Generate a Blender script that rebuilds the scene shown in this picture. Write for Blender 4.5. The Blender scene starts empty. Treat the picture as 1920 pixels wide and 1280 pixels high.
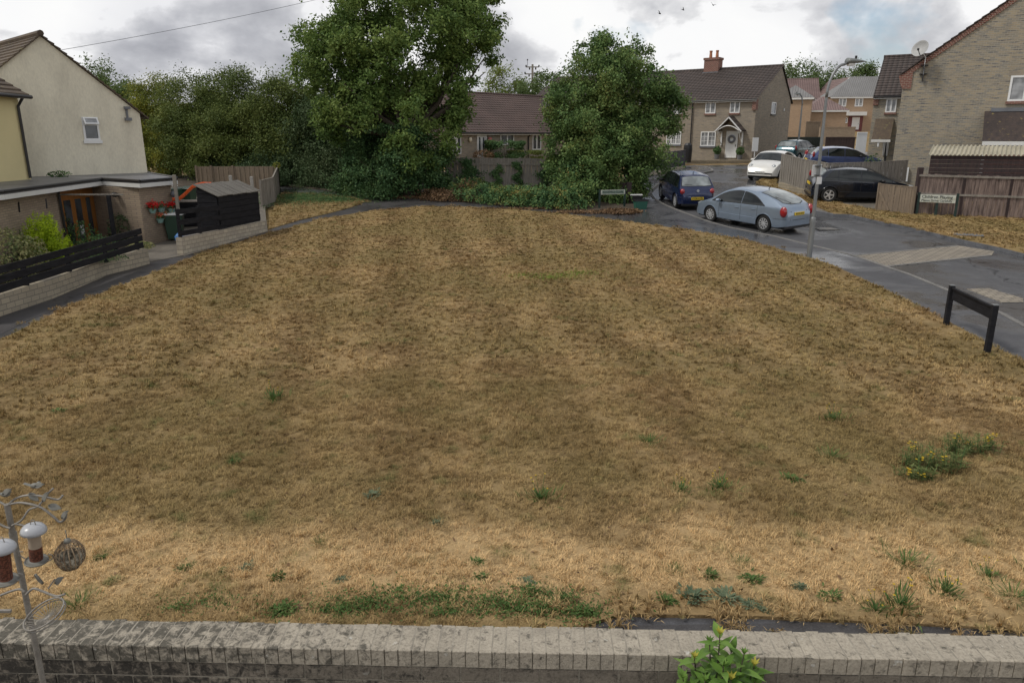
import bpy, bmesh, math, random
import numpy as np
from mathutils import Vector, Matrix, Euler

# ---------------------------------------------------------------- camera, sky, sun
C = bpy.context.scene.collection
SC = bpy.context.scene
F, CAMZ = 1376.0, 4.25
PITCH = math.atan(382.0 / F)
SP, CP = math.sin(PITCH), math.cos(PITCH)
cd = bpy.data.cameras.new('camera'); cam = bpy.data.objects.new('camera', cd); C.objects.link(cam)
cam.location = (0, 0, CAMZ); cam.rotation_euler = (math.pi/2 - PITCH, 0, 0)
cd.sensor_width = 36; cd.lens = 36*F/1920; cd.clip_start = 0.05; cd.clip_end = 3000
SC.camera = cam
SC.view_settings.view_transform = 'Standard'; SC.view_settings.look = 'None'
SC.view_settings.exposure = 0.13; SC.view_settings.gamma = 1.0

SUN_EL, SUN_AZ = math.radians(52), math.radians(258)      # azimuth measured clockwise from +Y
def make_world():
    w = bpy.data.worlds.new('World'); SC.world = w; w.use_nodes = True
    nt = w.node_tree; nt.nodes.clear(); N = nt.nodes.new; L = nt.links.new
    out = N('ShaderNodeOutputWorld'); bg = N('ShaderNodeBackground'); bg.inputs[1].default_value = 0.1
    sky = N('ShaderNodeTexSky'); sky.sky_type = 'NISHITA'; sky.sun_disc = False
    sky.sun_elevation = SUN_EL; sky.sun_rotation = SUN_AZ
    tc = N('ShaderNodeTexCoord'); mp = N('ShaderNodeMapping'); mp.inputs['Scale'].default_value = (1, 1, 1.7)
    mp.inputs['Location'].default_value = (0.33, 0.1, 0.05)
    L(tc.outputs['Generated'], mp.inputs[0])
    def noise(sc, det, rough, dist=0.0):
        n = N('ShaderNodeTexNoise'); n.inputs['Scale'].default_value = sc; n.inputs['Detail'].default_value = det
        n.inputs['Roughness'].default_value = rough; n.inputs['Distortion'].default_value = dist
        L(mp.outputs[0], n.inputs['Vector']); return n.outputs['Fac']
    def ramp(fac, stops):
        r = N('ShaderNodeValToRGB'); e = r.color_ramp.elements
        while len(e) < len(stops): e.new(0.5)
        for k, (p, c) in enumerate(stops): e[k].position = p; e[k].color = (*c, 1)
        L(fac, r.inputs[0]); return r.outputs[0]
    # grey undersides against bright cumulus
    body = ramp(noise(5.4, 9, 0.54, 0.15), [(0.31, (3.9, 3.97, 4.25)), (0.40, (5.4, 5.46, 5.7)), (0.462, (7.2, 7.22, 7.35)), (0.492, (8.8, 8.8, 8.85)), (0.64, (9.0, 9.0, 8.95))])
    veil = ramp(noise(2.6, 5, 0.5), [(0.35, (0.84, 0.845, 0.87)), (0.52, (1, 1, 1))])
    mul = N('ShaderNodeMix'); mul.data_type = 'RGBA'; mul.blend_type = 'MULTIPLY'; mul.inputs[0].default_value = 1
    L(body, mul.inputs[6]); L(veil, mul.inputs[7])
    sp = N('ShaderNodeSeparateXYZ'); L(tc.outputs['Generated'], sp.inputs[0])
    deep = ramp(sp.outputs[2], [(0.22, (1, 1, 1)), (0.62, (0.70, 0.71, 0.74))])  # unseen sky overhead, dimmed to cut ambient light and let the sun tell
    mul2 = N('ShaderNodeMix'); mul2.data_type = 'RGBA'; mul2.blend_type = 'MULTIPLY'; mul2.inputs[0].default_value = 1
    L(mul.outputs[2], mul2.inputs[6]); L(deep, mul2.inputs[7]); mul = mul2
    gap = ramp(noise(3.1, 6, 0.55, 0.2), [(0.60, (0, 0, 0)), (0.68, (1, 1, 1))])
    mix = N('ShaderNodeMix'); mix.data_type = 'RGBA'
    L(gap, mix.inputs[0]); L(mul.outputs[2], mix.inputs[6]); L(sky.outputs[0], mix.inputs[7])
    L(mix.outputs[2], bg.inputs[0]); L(bg.outputs[0], out.inputs[0])
make_world()
sl = bpy.data.lights.new('sun', 'SUN'); sl.energy = 1.8; sl.angle = math.radians(11); sl.color = (1.0, 0.95, 0.87)
so = bpy.data.objects.new('sun', sl); C.objects.link(so)
sd = Vector((math.sin(SUN_AZ)*math.cos(SUN_EL), math.cos(SUN_AZ)*math.cos(SUN_EL), math.sin(SUN_EL)))
so.rotation_euler = sd.to_track_quat('Z', 'Y').to_euler(); so.location = sd*60
SC.cycles.max_bounces = 6; SC.cycles.diffuse_bounces = 3; SC.cycles.glossy_bounces = 3
SC.cycles.transparent_max_bounces = 12

# ---------------------------------------------------------------- terrain height and surveying helpers
HY = [-50, 6, 14, 22, 29, 35, 42, 50, 62, 80, 100, 130, 200, 400]
HZ = [0, 0, .15, .35, .6, 1.0, 1.7, 2.1, 2.45, 3.1, 4.0, 5.6, 9, 16]
def H(x, y):
    s = 0.0
    for o, w in ((-2.5, .25), (0, .5), (2.5, .25)): s += w*float(np.interp(y+o, HY, HZ))
    return s + 0.01*max(-22, min(22, x))*max(0.0, min(1.0, y/30.0))*(1 if y < 70 else max(0, 1-(y-70)/30))
def ray(px, py):
    u = (px-960)/F; v = (640-py)/F
    return Vector((u, CP+v*SP, -SP+v*CP))
def PT(px, py, t): return Vector((0, 0, CAMZ)) + ray(px, py)*t
def PY(px, py, y): r = ray(px, py); return Vector((0, 0, CAMZ)) + r*(y/r.y)
def PZ(px, py, z): r = ray(px, py); return Vector((0, 0, CAMZ)) + r*((z-CAMZ)/r.z)
def PG(px, py, dz=0.0):
    r = ray(px, py); t = 2.0; a = t
    while t < 600:
        p = Vector((0, 0, CAMZ)) + r*t
        if p.z <= H(p.x, p.y)+dz: break
        a = t; t *= 1.03
    b = t
    for _ in range(30):
        m = (a+b)/2; p = Vector((0, 0, CAMZ)) + r*m
        if p.z <= H(p.x, p.y)+dz: b = m
        else: a = m
    return Vector((0, 0, CAMZ)) + r*b

# ---------------------------------------------------------------- materials
def new_mat(name):
    m = bpy.data.materials.new(name); m.use_nodes = True; nt = m.node_tree
    return m, nt, nt.nodes['Principled BSDF']
def nd(nt, t, **kw):
    n = nt.nodes.new(t)
    for k, v in kw.items():
        if k in n.inputs: n.inputs[k].default_value = v
        else: setattr(n, k, v)
    return n
def mixc(nt, fac, a, b, blend='MIX'):
    n = nt.nodes.new('ShaderNodeMix'); n.data_type = 'RGBA'; n.blend_type = blend
    for idx, v in ((0, fac), (6, a), (7, b)):
        if hasattr(v, 'links'): nt.links.new(v, n.inputs[idx])
        else: n.inputs[idx].default_value = v if idx == 0 else (*v[:3], 1)
    return n.outputs[2]
def rampf(nt, fac, lo, hi):
    n = nt.nodes.new('ShaderNodeMapRange'); n.inputs[1].default_value = lo; n.inputs[2].default_value = hi
    nt.links.new(fac, n.inputs[0]); return n.outputs[0]
def noisef(nt, vec, scale, detail=4, rough=0.55, dist=0):
    n = nd(nt, 'ShaderNodeTexNoise', Scale=scale, Detail=detail, Roughness=rough, Distortion=dist)
    nt.links.new(vec, n.inputs['Vector']); return n.outputs['Fac']
def bumpit(nt, b, h, strength, dist=0.02):
    n = nd(nt, 'ShaderNodeBump', Strength=strength, Distance=dist); nt.links.new(h, n.inputs['Height']); nt.links.new(n.outputs[0], b.inputs['Normal'])
def mat(name, col, rough=0.6, var=0.25, scale=4.0, bump=0.0, metallic=0.0, col2=None, thr=(0.35, 0.7), fine=0.0, coat=0.0, spec=None, stretch=None):
    m, nt, b = new_mat(name)
    tc = nd(nt, 'ShaderNodeTexCoord'); vec = tc.outputs['Object']
    if stretch:
        mp = nd(nt, 'ShaderNodeMapping'); mp.inputs['Scale'].default_value = stretch; nt.links.new(vec, mp.inputs[0]); vec = mp.outputs[0]
    c2 = col2 if col2 else tuple(x*(1-var) for x in col)
    f = rampf(nt, noisef(nt, vec, scale, 6), *thr)
    c = mixc(nt, f, col, c2)
    if fine > 0:
        g = rampf(nt, noisef(nt, vec, scale*12, 3), 0.3, 0.7)
        c = mixc(nt, g, c, mixc(nt, 1.0, c, (1-fine,)*3, 'MULTIPLY'))
    nt.links.new(c, b.inputs['Base Color'])
    b.inputs['Roughness'].default_value = rough; b.inputs['Metallic'].default_value = metallic
    if coat: b.inputs['Coat Weight'].default_value = coat; b.inputs['Coat Roughness'].default_value = 0.06
    if spec is not None: b.inputs['Specular IOR Level'].default_value = spec
    if bump: bumpit(nt, b, noisef(nt, vec, scale*6, 5), bump)
    return m
def brick_mat(name, c1, c2, mortar, bw=0.225, bh=0.075, ms=0.010, bump=0.5, stain=0.3, extra=None, coord='wall', tone=(0.6, 0.6, 0.6)):
    m, nt, b = new_mat(name)
    tc = nd(nt, 'ShaderNodeTexCoord'); s = nd(nt, 'ShaderNodeSeparateXYZ'); nt.links.new(tc.outputs['Object'], s.inputs[0])
    cb = nd(nt, 'ShaderNodeCombineXYZ')
    if coord == 'wall':
        a = nd(nt, 'ShaderNodeMath', operation='ADD'); nt.links.new(s.outputs[0], a.inputs[0]); nt.links.new(s.outputs[1], a.inputs[1])
        nt.links.new(a.outputs[0], cb.inputs[0]); nt.links.new(s.outputs[2], cb.inputs[1])
    else:
        nt.links.new(s.outputs[0], cb.inputs[0]); nt.links.new(s.outputs[1], cb.inputs[1])
    br = nd(nt, 'ShaderNodeTexBrick', **{'Scale': 1.0, 'Mortar Size': ms, 'Mortar Smooth': 0.2, 'Brick Width': bw, 'Row Height': bh, 'Bias': 0.0})
    nt.links.new(cb.outputs[0], br.inputs['Vector'])
    br.inputs['Color1'].default_value = (*c1, 1); br.inputs['Color2'].default_value = (*c2, 1); br.inputs['Mortar'].default_value = (*mortar, 1)
    c = br.outputs['Color']
    if extra:       # a third brick tone picked by stretched noise
        mp = nd(nt, 'ShaderNodeMapping'); mp.inputs['Scale'].default_value = (1.6, 13.3, 1); nt.links.new(cb.outputs[0], mp.inputs[0])
        f = rampf(nt, noisef(nt, mp.outputs[0], 1.0, 2), 0.56, 0.66)
        inv = nd(nt, 'ShaderNodeMath', operation='MULTIPLY'); sb = nd(nt, 'ShaderNodeMath', operation='SUBTRACT'); sb.inputs[0].default_value = 1
        nt.links.new(br.outputs['Fac'], sb.inputs[1]); nt.links.new(sb.outputs[0], inv.inputs[0]); nt.links.new(f, inv.inputs[1])
        c = mixc(nt, inv.outputs[0], c, extra)
    st = rampf(nt, noisef(nt, tc.outputs['Object'], 0.9, 7, 0.65), 0.45, 0.75)
    mu = nd(nt, 'ShaderNodeMath', operation='MULTIPLY'); mu.inputs[1].default_value = stain; nt.links.new(st, mu.inputs[0])
    c = mixc(nt, mu.outputs[0], c, mixc(nt, 1.0, c, tone, 'MULTIPLY'))
    nt.links.new(c, b.inputs['Base Color']); b.inputs['Roughness'].default_value = 0.9; b.inputs['Specular IOR Level'].default_value = 0.2
    if bump:
        iv = nd(nt, 'ShaderNodeMath', operation='SUBTRACT'); iv.inputs[0].default_value = 1; nt.links.new(br.outputs['Fac'], iv.inputs[1])
        bumpit(nt, b, iv.outputs[0], bump, 0.01)
    return m
def glass_mat(name, col=(0.03, 0.035, 0.04), rough=0.04, ior=1.7):
    m, nt, b = new_mat(name)
    tc = nd(nt, 'ShaderNodeTexCoord')
    c = mixc(nt, rampf(nt, noisef(nt, tc.outputs['Object'], 1.7, 2), 0.4, 0.6), col, tuple(min(1, x*2.2) for x in col))
    nt.links.new(c, b.inputs['Base Color']); b.inputs['Roughness'].default_value = rough; b.inputs['IOR'].default_value = ior
    return m
def leaf_mat(name, cols, trans=0.25, clump=0.6, rough=0.55):
    """leaf colour: random for each leaf, with a slow drift from bough to bough"""
    m, nt, b = new_mat(name)
    g = nd(nt, 'ShaderNodeNewGeometry'); r = nt.nodes.new('ShaderNodeValToRGB'); e = r.color_ramp.elements
    while len(e) < len(cols): e.new(0.5)
    for k, c in enumerate(cols): e[k].position = k/(len(cols)-1); e[k].color = (*c, 1)
    n = rampf(nt, noisef(nt, g.outputs['Position'], clump, 3), 0.3, 0.7)
    a = nd(nt, 'ShaderNodeMath', operation='MULTIPLY'); a.inputs[1].default_value = 0.55; nt.links.new(n, a.inputs[0])
    a2 = nd(nt, 'ShaderNodeMath', operation='MULTIPLY_ADD'); a2.inputs[1].default_value = 0.45; nt.links.new(g.outputs['Random Per Island'], a2.inputs[0]); nt.links.new(a.outputs[0], a2.inputs[2])
    nt.links.new(a2.outputs[0], r.inputs[0]); nt.links.new(r.outputs[0], b.inputs['Base Color'])
    b.inputs['Roughness'].default_value = rough; b.inputs['Specular IOR Level'].default_value = 0.14
    if trans:
        t = nd(nt, 'ShaderNodeBsdfTranslucent'); mx = nd(nt, 'ShaderNodeMixShader'); mx.inputs[0].default_value = trans
        nt.links.new(r.outputs[0], t.inputs[0]); nt.links.new(b.outputs[0], mx.inputs[1]); nt.links.new(t.outputs[0], mx.inputs[2])
        nt.links.new(mx.outputs[0], nt.nodes['Material Output'].inputs[0])
    return m

# ---------------------------------------------------------------- mesh helpers
class MB:
    def __init__(s): s.v = []; s.f = []; s.m = []; s.cur = 0
    def add(s, vs, fs):
        o = len(s.v); s.v += [tuple(p) for p in vs]; s.f += [tuple(i+o for i in f) for f in fs]; s.m += [s.cur]*len(fs); return s
    def bx(s, x0, x1, y0, y1, z0, z1):
        return s.add([(x0,y0,z0),(x1,y0,z0),(x1,y1,z0),(x0,y1,z0),(x0,y0,z1),(x1,y0,z1),(x1,y1,z1),(x0,y1,z1)],
              [(0,3,2,1),(4,5,6,7),(0,1,5,4),(1,2,6,5),(2,3,7,6),(3,0,4,7)])
    def beam(s, p, q, w, h, up=(0, 0, 1)):
        p = Vector(p); q = Vector(q); d = (q-p).normalized(); up = Vector(up)
        if abs(d.dot(up)) > 0.98: up = Vector((0, 1, 0))
        a = d.cross(up).normalized()*w/2; b = a.cross(d).normalized()*h/2
        vs = [p-a-b, p+a-b, p+a+b, p-a+b, q-a-b, q+a-b, q+a+b, q-a+b]
        return s.add(vs, [(0,3,2,1),(4,5,6,7),(0,1,5,4),(1,2,6,5),(2,3,7,6),(3,0,4,7)])
    def tube(s, pts, r, n=8, caps=True):
        pts = [Vector(p) for p in pts]; rs = r if isinstance(r, (list, tuple)) else [r]*len(pts)
        rings = []; ref = None
        for i, p in enumerate(pts):
            d = (pts[min(i+1, len(pts)-1)]-pts[max(i-1, 0)]).normalized()
            if ref is None: ref = Vector((0, 0, 1)) if abs(d.z) < 0.9 else Vector((0, 1, 0))
            a = d.cross(ref); a = a.normalized() if a.length > 1e-4 else Vector((1, 0, 0)); b = a.cross(d); ref = b
            rings.append([p + (a*math.cos(2*math.pi*k/n)+b*math.sin(2*math.pi*k/n))*rs[i] for k in range(n)])
        vs = [v for R in rings for v in R]; fs = []
        for i in range(len(pts)-1):
            for k in range(n): fs.append((i*n+k, i*n+(k+1) % n, (i+1)*n+(k+1) % n, (i+1)*n+k))
        if caps: fs += [tuple(range(n-1, -1, -1)), tuple((len(pts)-1)*n+k for k in range(n))]
        return s.add(vs, fs)
    def lathe(s, prof, n=20, c=(0, 0, 0), axis='z'):
        vs = []; fs = []
        for (r, z) in prof:
            for k in range(n):
                a = 2*math.pi*k/n; p = (r*math.cos(a), r*math.sin(a), z)
                if axis == 'y': p = (r*math.cos(a), z, r*math.sin(a))
                if axis == 'x': p = (z, r*math.cos(a), r*math.sin(a))
                vs.append((p[0]+c[0], p[1]+c[1], p[2]+c[2]))
        for i in range(len(prof)-1):
            for k in range(n): fs.append((i*n+k, i*n+(k+1) % n, (i+1)*n+(k+1) % n, (i+1)*n+k))
        return s.add(vs, fs)
    def prism(s, pts, z0, z1):
        n = len(pts)
        return s.add([(x, y, z0) for x, y in pts]+[(x, y, z1) for x, y in pts],
              [tuple(range(n-1, -1, -1)), tuple(range(n, 2*n))]+[(i, (i+1) % n, (i+1) % n+n, i+n) for i in range(n)])
    def xzprism(s, pts, y0, y1):
        n = len(pts)
        return s.add([(x, y0, z) for x, z in pts]+[(x, y1, z) for x, z in pts],
              [tuple(range(n)), tuple(range(2*n-1, n-1, -1))]+[(i, i+n, (i+1) % n+n, (i+1) % n) for i in range(n)])
    def yzprism(s, pts, x0, x1):
        n = len(pts)
        return s.add([(x0, y, z) for y, z in pts]+[(x1, y, z) for y, z in pts],
              [tuple(range(n-1, -1, -1)), tuple(range(n, 2*n))]+[(i, (i+1) % n, (i+1) % n+n, i+n) for i in range(n)])
    def quad(s, a, b, c, d): return s.add([a, b, c, d], [(0, 1, 2, 3)])
    def ring(s, x0, x1, z0, z1, w, y0, y1):       # rectangular frame in the xz plane
        s.bx(x0, x1, y0, y1, z1-w, z1); s.bx(x0, x1, y0, y1, z0, z0+w)
        s.bx(x0, x0+w, y0, y1, z0+w, z1-w); s.bx(x1-w, x1, y0, y1, z0+w, z1-w); return s
    def blob(s, c, r, sub=2, jit=0.0, rnd=random):
        bm = bmesh.new(); bmesh.ops.create_icosphere(bm, subdivisions=sub, radius=1)
        vs = [((v.co.x*r[0])*(1+rnd.uniform(-jit, jit))+c[0], (v.co.y*r[1])*(1+rnd.uniform(-jit, jit))+c[1], (v.co.z*r[2])*(1+rnd.uniform(-jit, jit))+c[2]) for v in bm.verts]
        fs = [tuple(v.index for v in f.verts) for f in bm.faces]; bm.free(); return s.add(vs, fs)
    def build(s, name, mats, parent=None, smooth=False, recalc=True, bevel=0):
        me = bpy.data.meshes.new(name); me.from_pydata(s.v, [], s.f)
        for m in (mats if isinstance(mats, (list, tuple)) else [mats]): me.materials.append(m)
        if any(s.m): me.polygons.foreach_set('material_index', s.m)
        if recalc:
            bm = bmesh.new(); bm.from_mesh(me); bmesh.ops.recalc_face_normals(bm, faces=bm.faces); bm.to_mesh(me); bm.free()
        if smooth: me.polygons.foreach_set('use_smooth', [True]*len(me.polygons))
        o = bpy.data.objects.new(name, me); C.objects.link(o)
        if parent is not None: o.parent = parent
        if bevel:
            b = o.modifiers.new('bevel', 'BEVEL'); b.width = bevel; b.segments = 2; b.limit_method = 'ANGLE'
        return o
def tag(o, label=None, cat=None, group=None, kind=None):
    if label: o['label'] = label
    if cat: o['category'] = cat
    if group: o['group'] = group
    if kind: o['kind'] = kind
    return o
def empty(name, loc, rz, label, cat, group=None):
    o = bpy.data.objects.new(name, None); C.objects.link(o); o.location = loc; o.rotation_euler = (0, 0, rz); o.empty_display_size = 0.3
    return tag(o, label, cat, group)
def copy_tree(o, parent=None):
    c = o.copy(); C.objects.link(c); c.parent = parent
    for ch in list(o.children): copy_tree(ch, c)
    return c
def fast_mesh(name, V, Fq, mats, parent=None, mi=None, smooth=False):
    me = bpy.data.meshes.new(name); k = Fq.shape[1]
    me.vertices.add(len(V)); me.vertices.foreach_set('co', V.astype(np.float32).ravel())
    me.loops.add(Fq.size); me.loops.foreach_set('vertex_index', Fq.astype(np.int32).ravel())
    me.polygons.add(len(Fq)); me.polygons.foreach_set('loop_start', np.arange(0, Fq.size, k, dtype=np.int32))
    for m in (mats if isinstance(mats, (list, tuple)) else [mats]): me.materials.append(m)
    if mi is not None: me.polygons.foreach_set('material_index', mi.astype(np.int32))
    me.update(calc_edges=True)
    o = bpy.data.objects.new(name, me); C.objects.link(o)
    if parent is not None: o.parent = parent
    return o
def leaves(centers, out, size, rs, aspect=0.55, spread=0.9, droop=0.0):
    """one folded four-cornered leaf for each centre"""
    n = len(centers)
    nrm = out + rs.normal(0, spread, (n, 3)); nrm /= np.linalg.norm(nrm, axis=1, keepdims=True)+1e-9
    a = rs.normal(0, 1, (n, 3)); a[:, 2] -= droop*2; a -= nrm*(a*nrm).sum(1, keepdims=True); a /= np.linalg.norm(a, axis=1, keepdims=True)+1e-9
    b = np.cross(nrm, a); s = (size*rs.uniform(0.6, 1.3, n))[:, None]
    V = np.stack([centers-a*s*.5, centers+b*s*aspect*.5-nrm*s*.08, centers+a*s*.5-nrm*s*.1, centers-b*s*aspect*.5-nrm*s*.08], 1)
    return V.reshape(-1, 3), np.arange(4*n).reshape(n, 4)
def crown_points(blobs, clumps, per, cr, rs, inner=0.35, edge=1.0, droop=0.0, flat=0.85):
    """leaf positions: boughs on the crown's lobes, each a knot of clumps, with hollows left between them"""
    w = np.array([b[1][0]*b[1][2] for b in blobs]); w = w/w.sum(); nb = max(6, clumps//7); P = []; O = []
    for _ in range(nb):
        c, r = blobs[rs.choice(len(blobs), p=w)]; r = np.array(r); c = np.array(c)
        d = rs.normal(0, 1, 3); d /= np.linalg.norm(d); deep = rs.random() < 0.22
        k = rs.uniform(inner, .7) if deep else edge*rs.uniform(.70, .98); bc = c+d*r*k; br = np.array([1, 1, .8])*min(r.mean()*rs.uniform(.16, .30), 1.0)*(1.5 if deep else 1)
        for _ in range(7):
            cc = bc+rs.normal(0, .55, 3)*br+d*br*rs.uniform(0, .5); q = rs.normal(0, 1, (per, 3))*cr*np.array([1, 1, flat])*rs.uniform(.6, 1.15)
            if droop: q[:, 2] -= np.abs(rs.normal(0, cr*droop, per))
            P.append(cc+q); O.append(np.tile(d*.6+np.array([0, 0, .6]), (per, 1)))
    return np.concatenate(P), np.concatenate(O)
def crown_points_even(blobs, clumps, per, cr, rs, inner=0.35, edge=1.0, droop=0.0, flat=0.85):
    w = np.array([b[1][0]*b[1][2] for b in blobs]); w = w/w.sum()
    P = []; O = []
    for _ in range(clumps):
        c, r = blobs[rs.choice(len(blobs), p=w)]
        d = rs.normal(0, 1, 3); d /= np.linalg.norm(d)
        k = rs.uniform(inner, 0.8) if rs.random() < 0.3 else edge*rs.uniform(0.8, 1.04)
        cc = np.array(c)+d*np.array(r)*k
        q = rs.normal(0, 1, (per, 3))*cr*np.array([1, 1, flat])
        if droop: q[:, 2] -= np.abs(rs.normal(0, cr*droop, per))
        P.append(cc+q); O.append(np.tile(d*0.6+np.array([0, 0, 0.5]), (per, 1)))
    return np.concatenate(P), np.concatenate(O)
# ---------------------------------------------------------------- the ground
def axis(a, b, step, out): return sorted(set([round(v, 3) for v in np.arange(a, b+.01, step)] + out))
def slab(name, pts, dz, m, skirt=0.2, kind='structure', step=1.0):
    pts = [(p[0], p[1]) for p in pts]
    bm = bmesh.new(); bm.faces.new([bm.verts.new((x, y, 0)) for x, y in pts])
    xs = [p[0] for p in pts]; ys = [p[1] for p in pts]
    for ax, lo, hi in ((0, min(xs), max(xs)), (1, min(ys), max(ys))):
        k = math.floor(lo/step)*step
        while k < hi:
            k += step; co = [0, 0, 0]; no = [0, 0, 0]; co[ax] = k; no[ax] = 1
            bmesh.ops.bisect_plane(bm, geom=bm.verts[:]+bm.edges[:]+bm.faces[:], plane_co=co, plane_no=no, dist=1e-4)
    bmesh.ops.triangulate(bm, faces=[f for f in bm.faces if len(f.verts) > 4])
    for v in bm.verts: v.co.z = H(v.co.x, v.co.y)+dz
    bmesh.ops.recalc_face_normals(bm, faces=bm.faces)
    if sum(f.normal.z for f in bm.faces) < 0: bmesh.ops.reverse_faces(bm, faces=bm.faces)
    be = [e for e in bm.edges if len(e.link_faces) == 1]
    r = bmesh.ops.extrude_edge_only(bm, edges=be)
    for v in [g for g in r['geom'] if isinstance(g, bmesh.types.BMVert)]: v.co.z -= skirt
    me = bpy.data.meshes.new(name); bm.to_mesh(me); bm.free(); me.materials.append(m)
    o = bpy.data.objects.new(name, me); C.objects.link(o)
    return tag(o, kind=kind)

def turf_color(nt, blades):
    g = nd(nt, 'ShaderNodeNewGeometry'); pos = g.outputs['Position']
    sx = nd(nt, 'ShaderNodeSeparateXYZ'); nt.links.new(pos, sx.inputs[0])
    big = noisef(nt, pos, 0.33, 4, 0.6); mid = noisef(nt, pos, 1.5, 5, 0.62, 0.3); small = noisef(nt, pos, 5.5, 4, 0.6)
    straw, tan, brown, olive, green = (.66, .475, .25), (.425, .30, .145), (.235, .155, .07), (.245, .195, .08), (.11, .17, .05)
    # mowing lines running away from the garden wall
    mp = nd(nt, 'ShaderNodeMapping'); mp.inputs['Rotation'].default_value = (0, 0, math.radians(-9)); nt.links.new(pos, mp.inputs[0])
    wv = nd(nt, 'ShaderNodeTexWave', **{'Scale': 0.145, 'Distortion': 2.2, 'Detail': 2.0, 'Detail Scale': 0.35}); wv.bands_direction = 'X'; nt.links.new(mp.outputs[0], wv.inputs['Vector'])
    f = nd(nt, 'ShaderNodeMath', operation='ADD'); nt.links.new(mid, f.inputs[0])
    w2 = nd(nt, 'ShaderNodeMath', operation='MULTIPLY'); w2.inputs[1].default_value = 0.19; nt.links.new(wv.outputs['Fac'], w2.inputs[0]); nt.links.new(w2.outputs[0], f.inputs[1])
    c = mixc(nt, rampf(nt, f.outputs[0], 0.48, 0.72), brown, tan)
    c = mixc(nt, rampf(nt, small, 0.50, 0.76), c, (.55, .40, .21) if not blades else (.42, .31, .16))
    c = mixc(nt, rampf(nt, big, 0.38, 0.60), c, mixc(nt, 0.6, c, olive))
    # bare straw strip along the wall and pale worn spots
    rp = nt.nodes.new('ShaderNodeValToRGB'); e = rp.color_ramp.elements; e[0].position = 0.0; e[0].color = (0, 0, 0, 1); e[1].position = 1; e[1].color = (0, 0, 0, 1)
    for p, v in ((0.20, 0.25), (0.32, 0.9), (0.50, 0.85), (0.64, 0.12)): k = e.new(p); k.color = (v, v, v, 1)
    my = nd(nt, 'ShaderNodeMapRange'); my.inputs[1].default_value = 5.0; my.inputs[2].default_value = 9.0; nt.links.new(sx.outputs[1], my.inputs[0])
    ny = nd(nt, 'ShaderNodeMath', operation='MULTIPLY_ADD'); ny.inputs[1].default_value = 0.5; ny.inputs[2].default_value = -0.25
    nt.links.new(noisef(nt, pos, 0.8, 3), ny.inputs[0]); ad = nd(nt, 'ShaderNodeMath', operation='ADD'); nt.links.new(my.outputs[0], ad.inputs[0]); nt.links.new(ny.outputs[0], ad.inputs[1])
    nt.links.new(ad.outputs[0], rp.inputs[0])
    c = mixc(nt, rp.outputs[0], c, straw)
    fleck = rampf(nt, noisef(nt, pos, 3.4, 6, 0.72, 0.3), 0.54, 0.72); fm = nd(nt, 'ShaderNodeMath', operation='MULTIPLY'); fm.inputs[1].default_value = 0.66; nt.links.new(fleck, fm.inputs[0]); c = mixc(nt, fm.outputs[0], c, (.15, .11, .05))
    spot = rampf(nt, noisef(nt, pos, 1.9, 4, 0.6, 0.5), 0.66, 0.80); c = mixc(nt, spot, c, (.56, .40, .20))
    if blades:
        rnd = g.outputs['Random Per Island']
        c = mixc(nt, rampf(nt, rnd, 0.0, 1.0), mixc(nt, 1, c, (.50, .50, .50), 'MULTIPLY'), mixc(nt, 1, c, (1.55, 1.5, 1.42), 'MULTIPLY'))
        gm = nd(nt, 'ShaderNodeMath', operation='ADD'); nt.links.new(noisef(nt, pos, 2.3, 3), gm.inputs[0])
        g2 = nd(nt, 'ShaderNodeMath', operation='MULTIPLY'); g2.inputs[1].default_value = 0.28; nt.links.new(noisef(nt, g.outputs['Random Per Island'], 37, 0), g2.inputs[0]); nt.links.new(g2.outputs[0], gm.inputs[1])
        c = mixc(nt, rampf(nt, gm.outputs[0], 0.72, 0.92), c, mixc(nt, rnd, green, olive))
    else:
        c = mixc(nt, 1.0, c, (.76, .74, .72), 'MULTIPLY')
    return c
def turf_mat(name, blades):
    m, nt, b = new_mat(name); c = turf_color(nt, blades)
    nt.links.new(c, b.inputs['Base Color']); b.inputs['Roughness'].default_value = 0.8; b.inputs['Specular IOR Level'].default_value = 0.15
    if not blades:
        g = nd(nt, 'ShaderNodeNewGeometry'); bumpit(nt, b, noisef(nt, g.outputs['Position'], 14, 6, 0.7), 0.8, 0.05)
    return m
M = {}
M['turf'] = turf_mat('turf', False); M['blade'] = turf_mat('blade', True)

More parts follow.
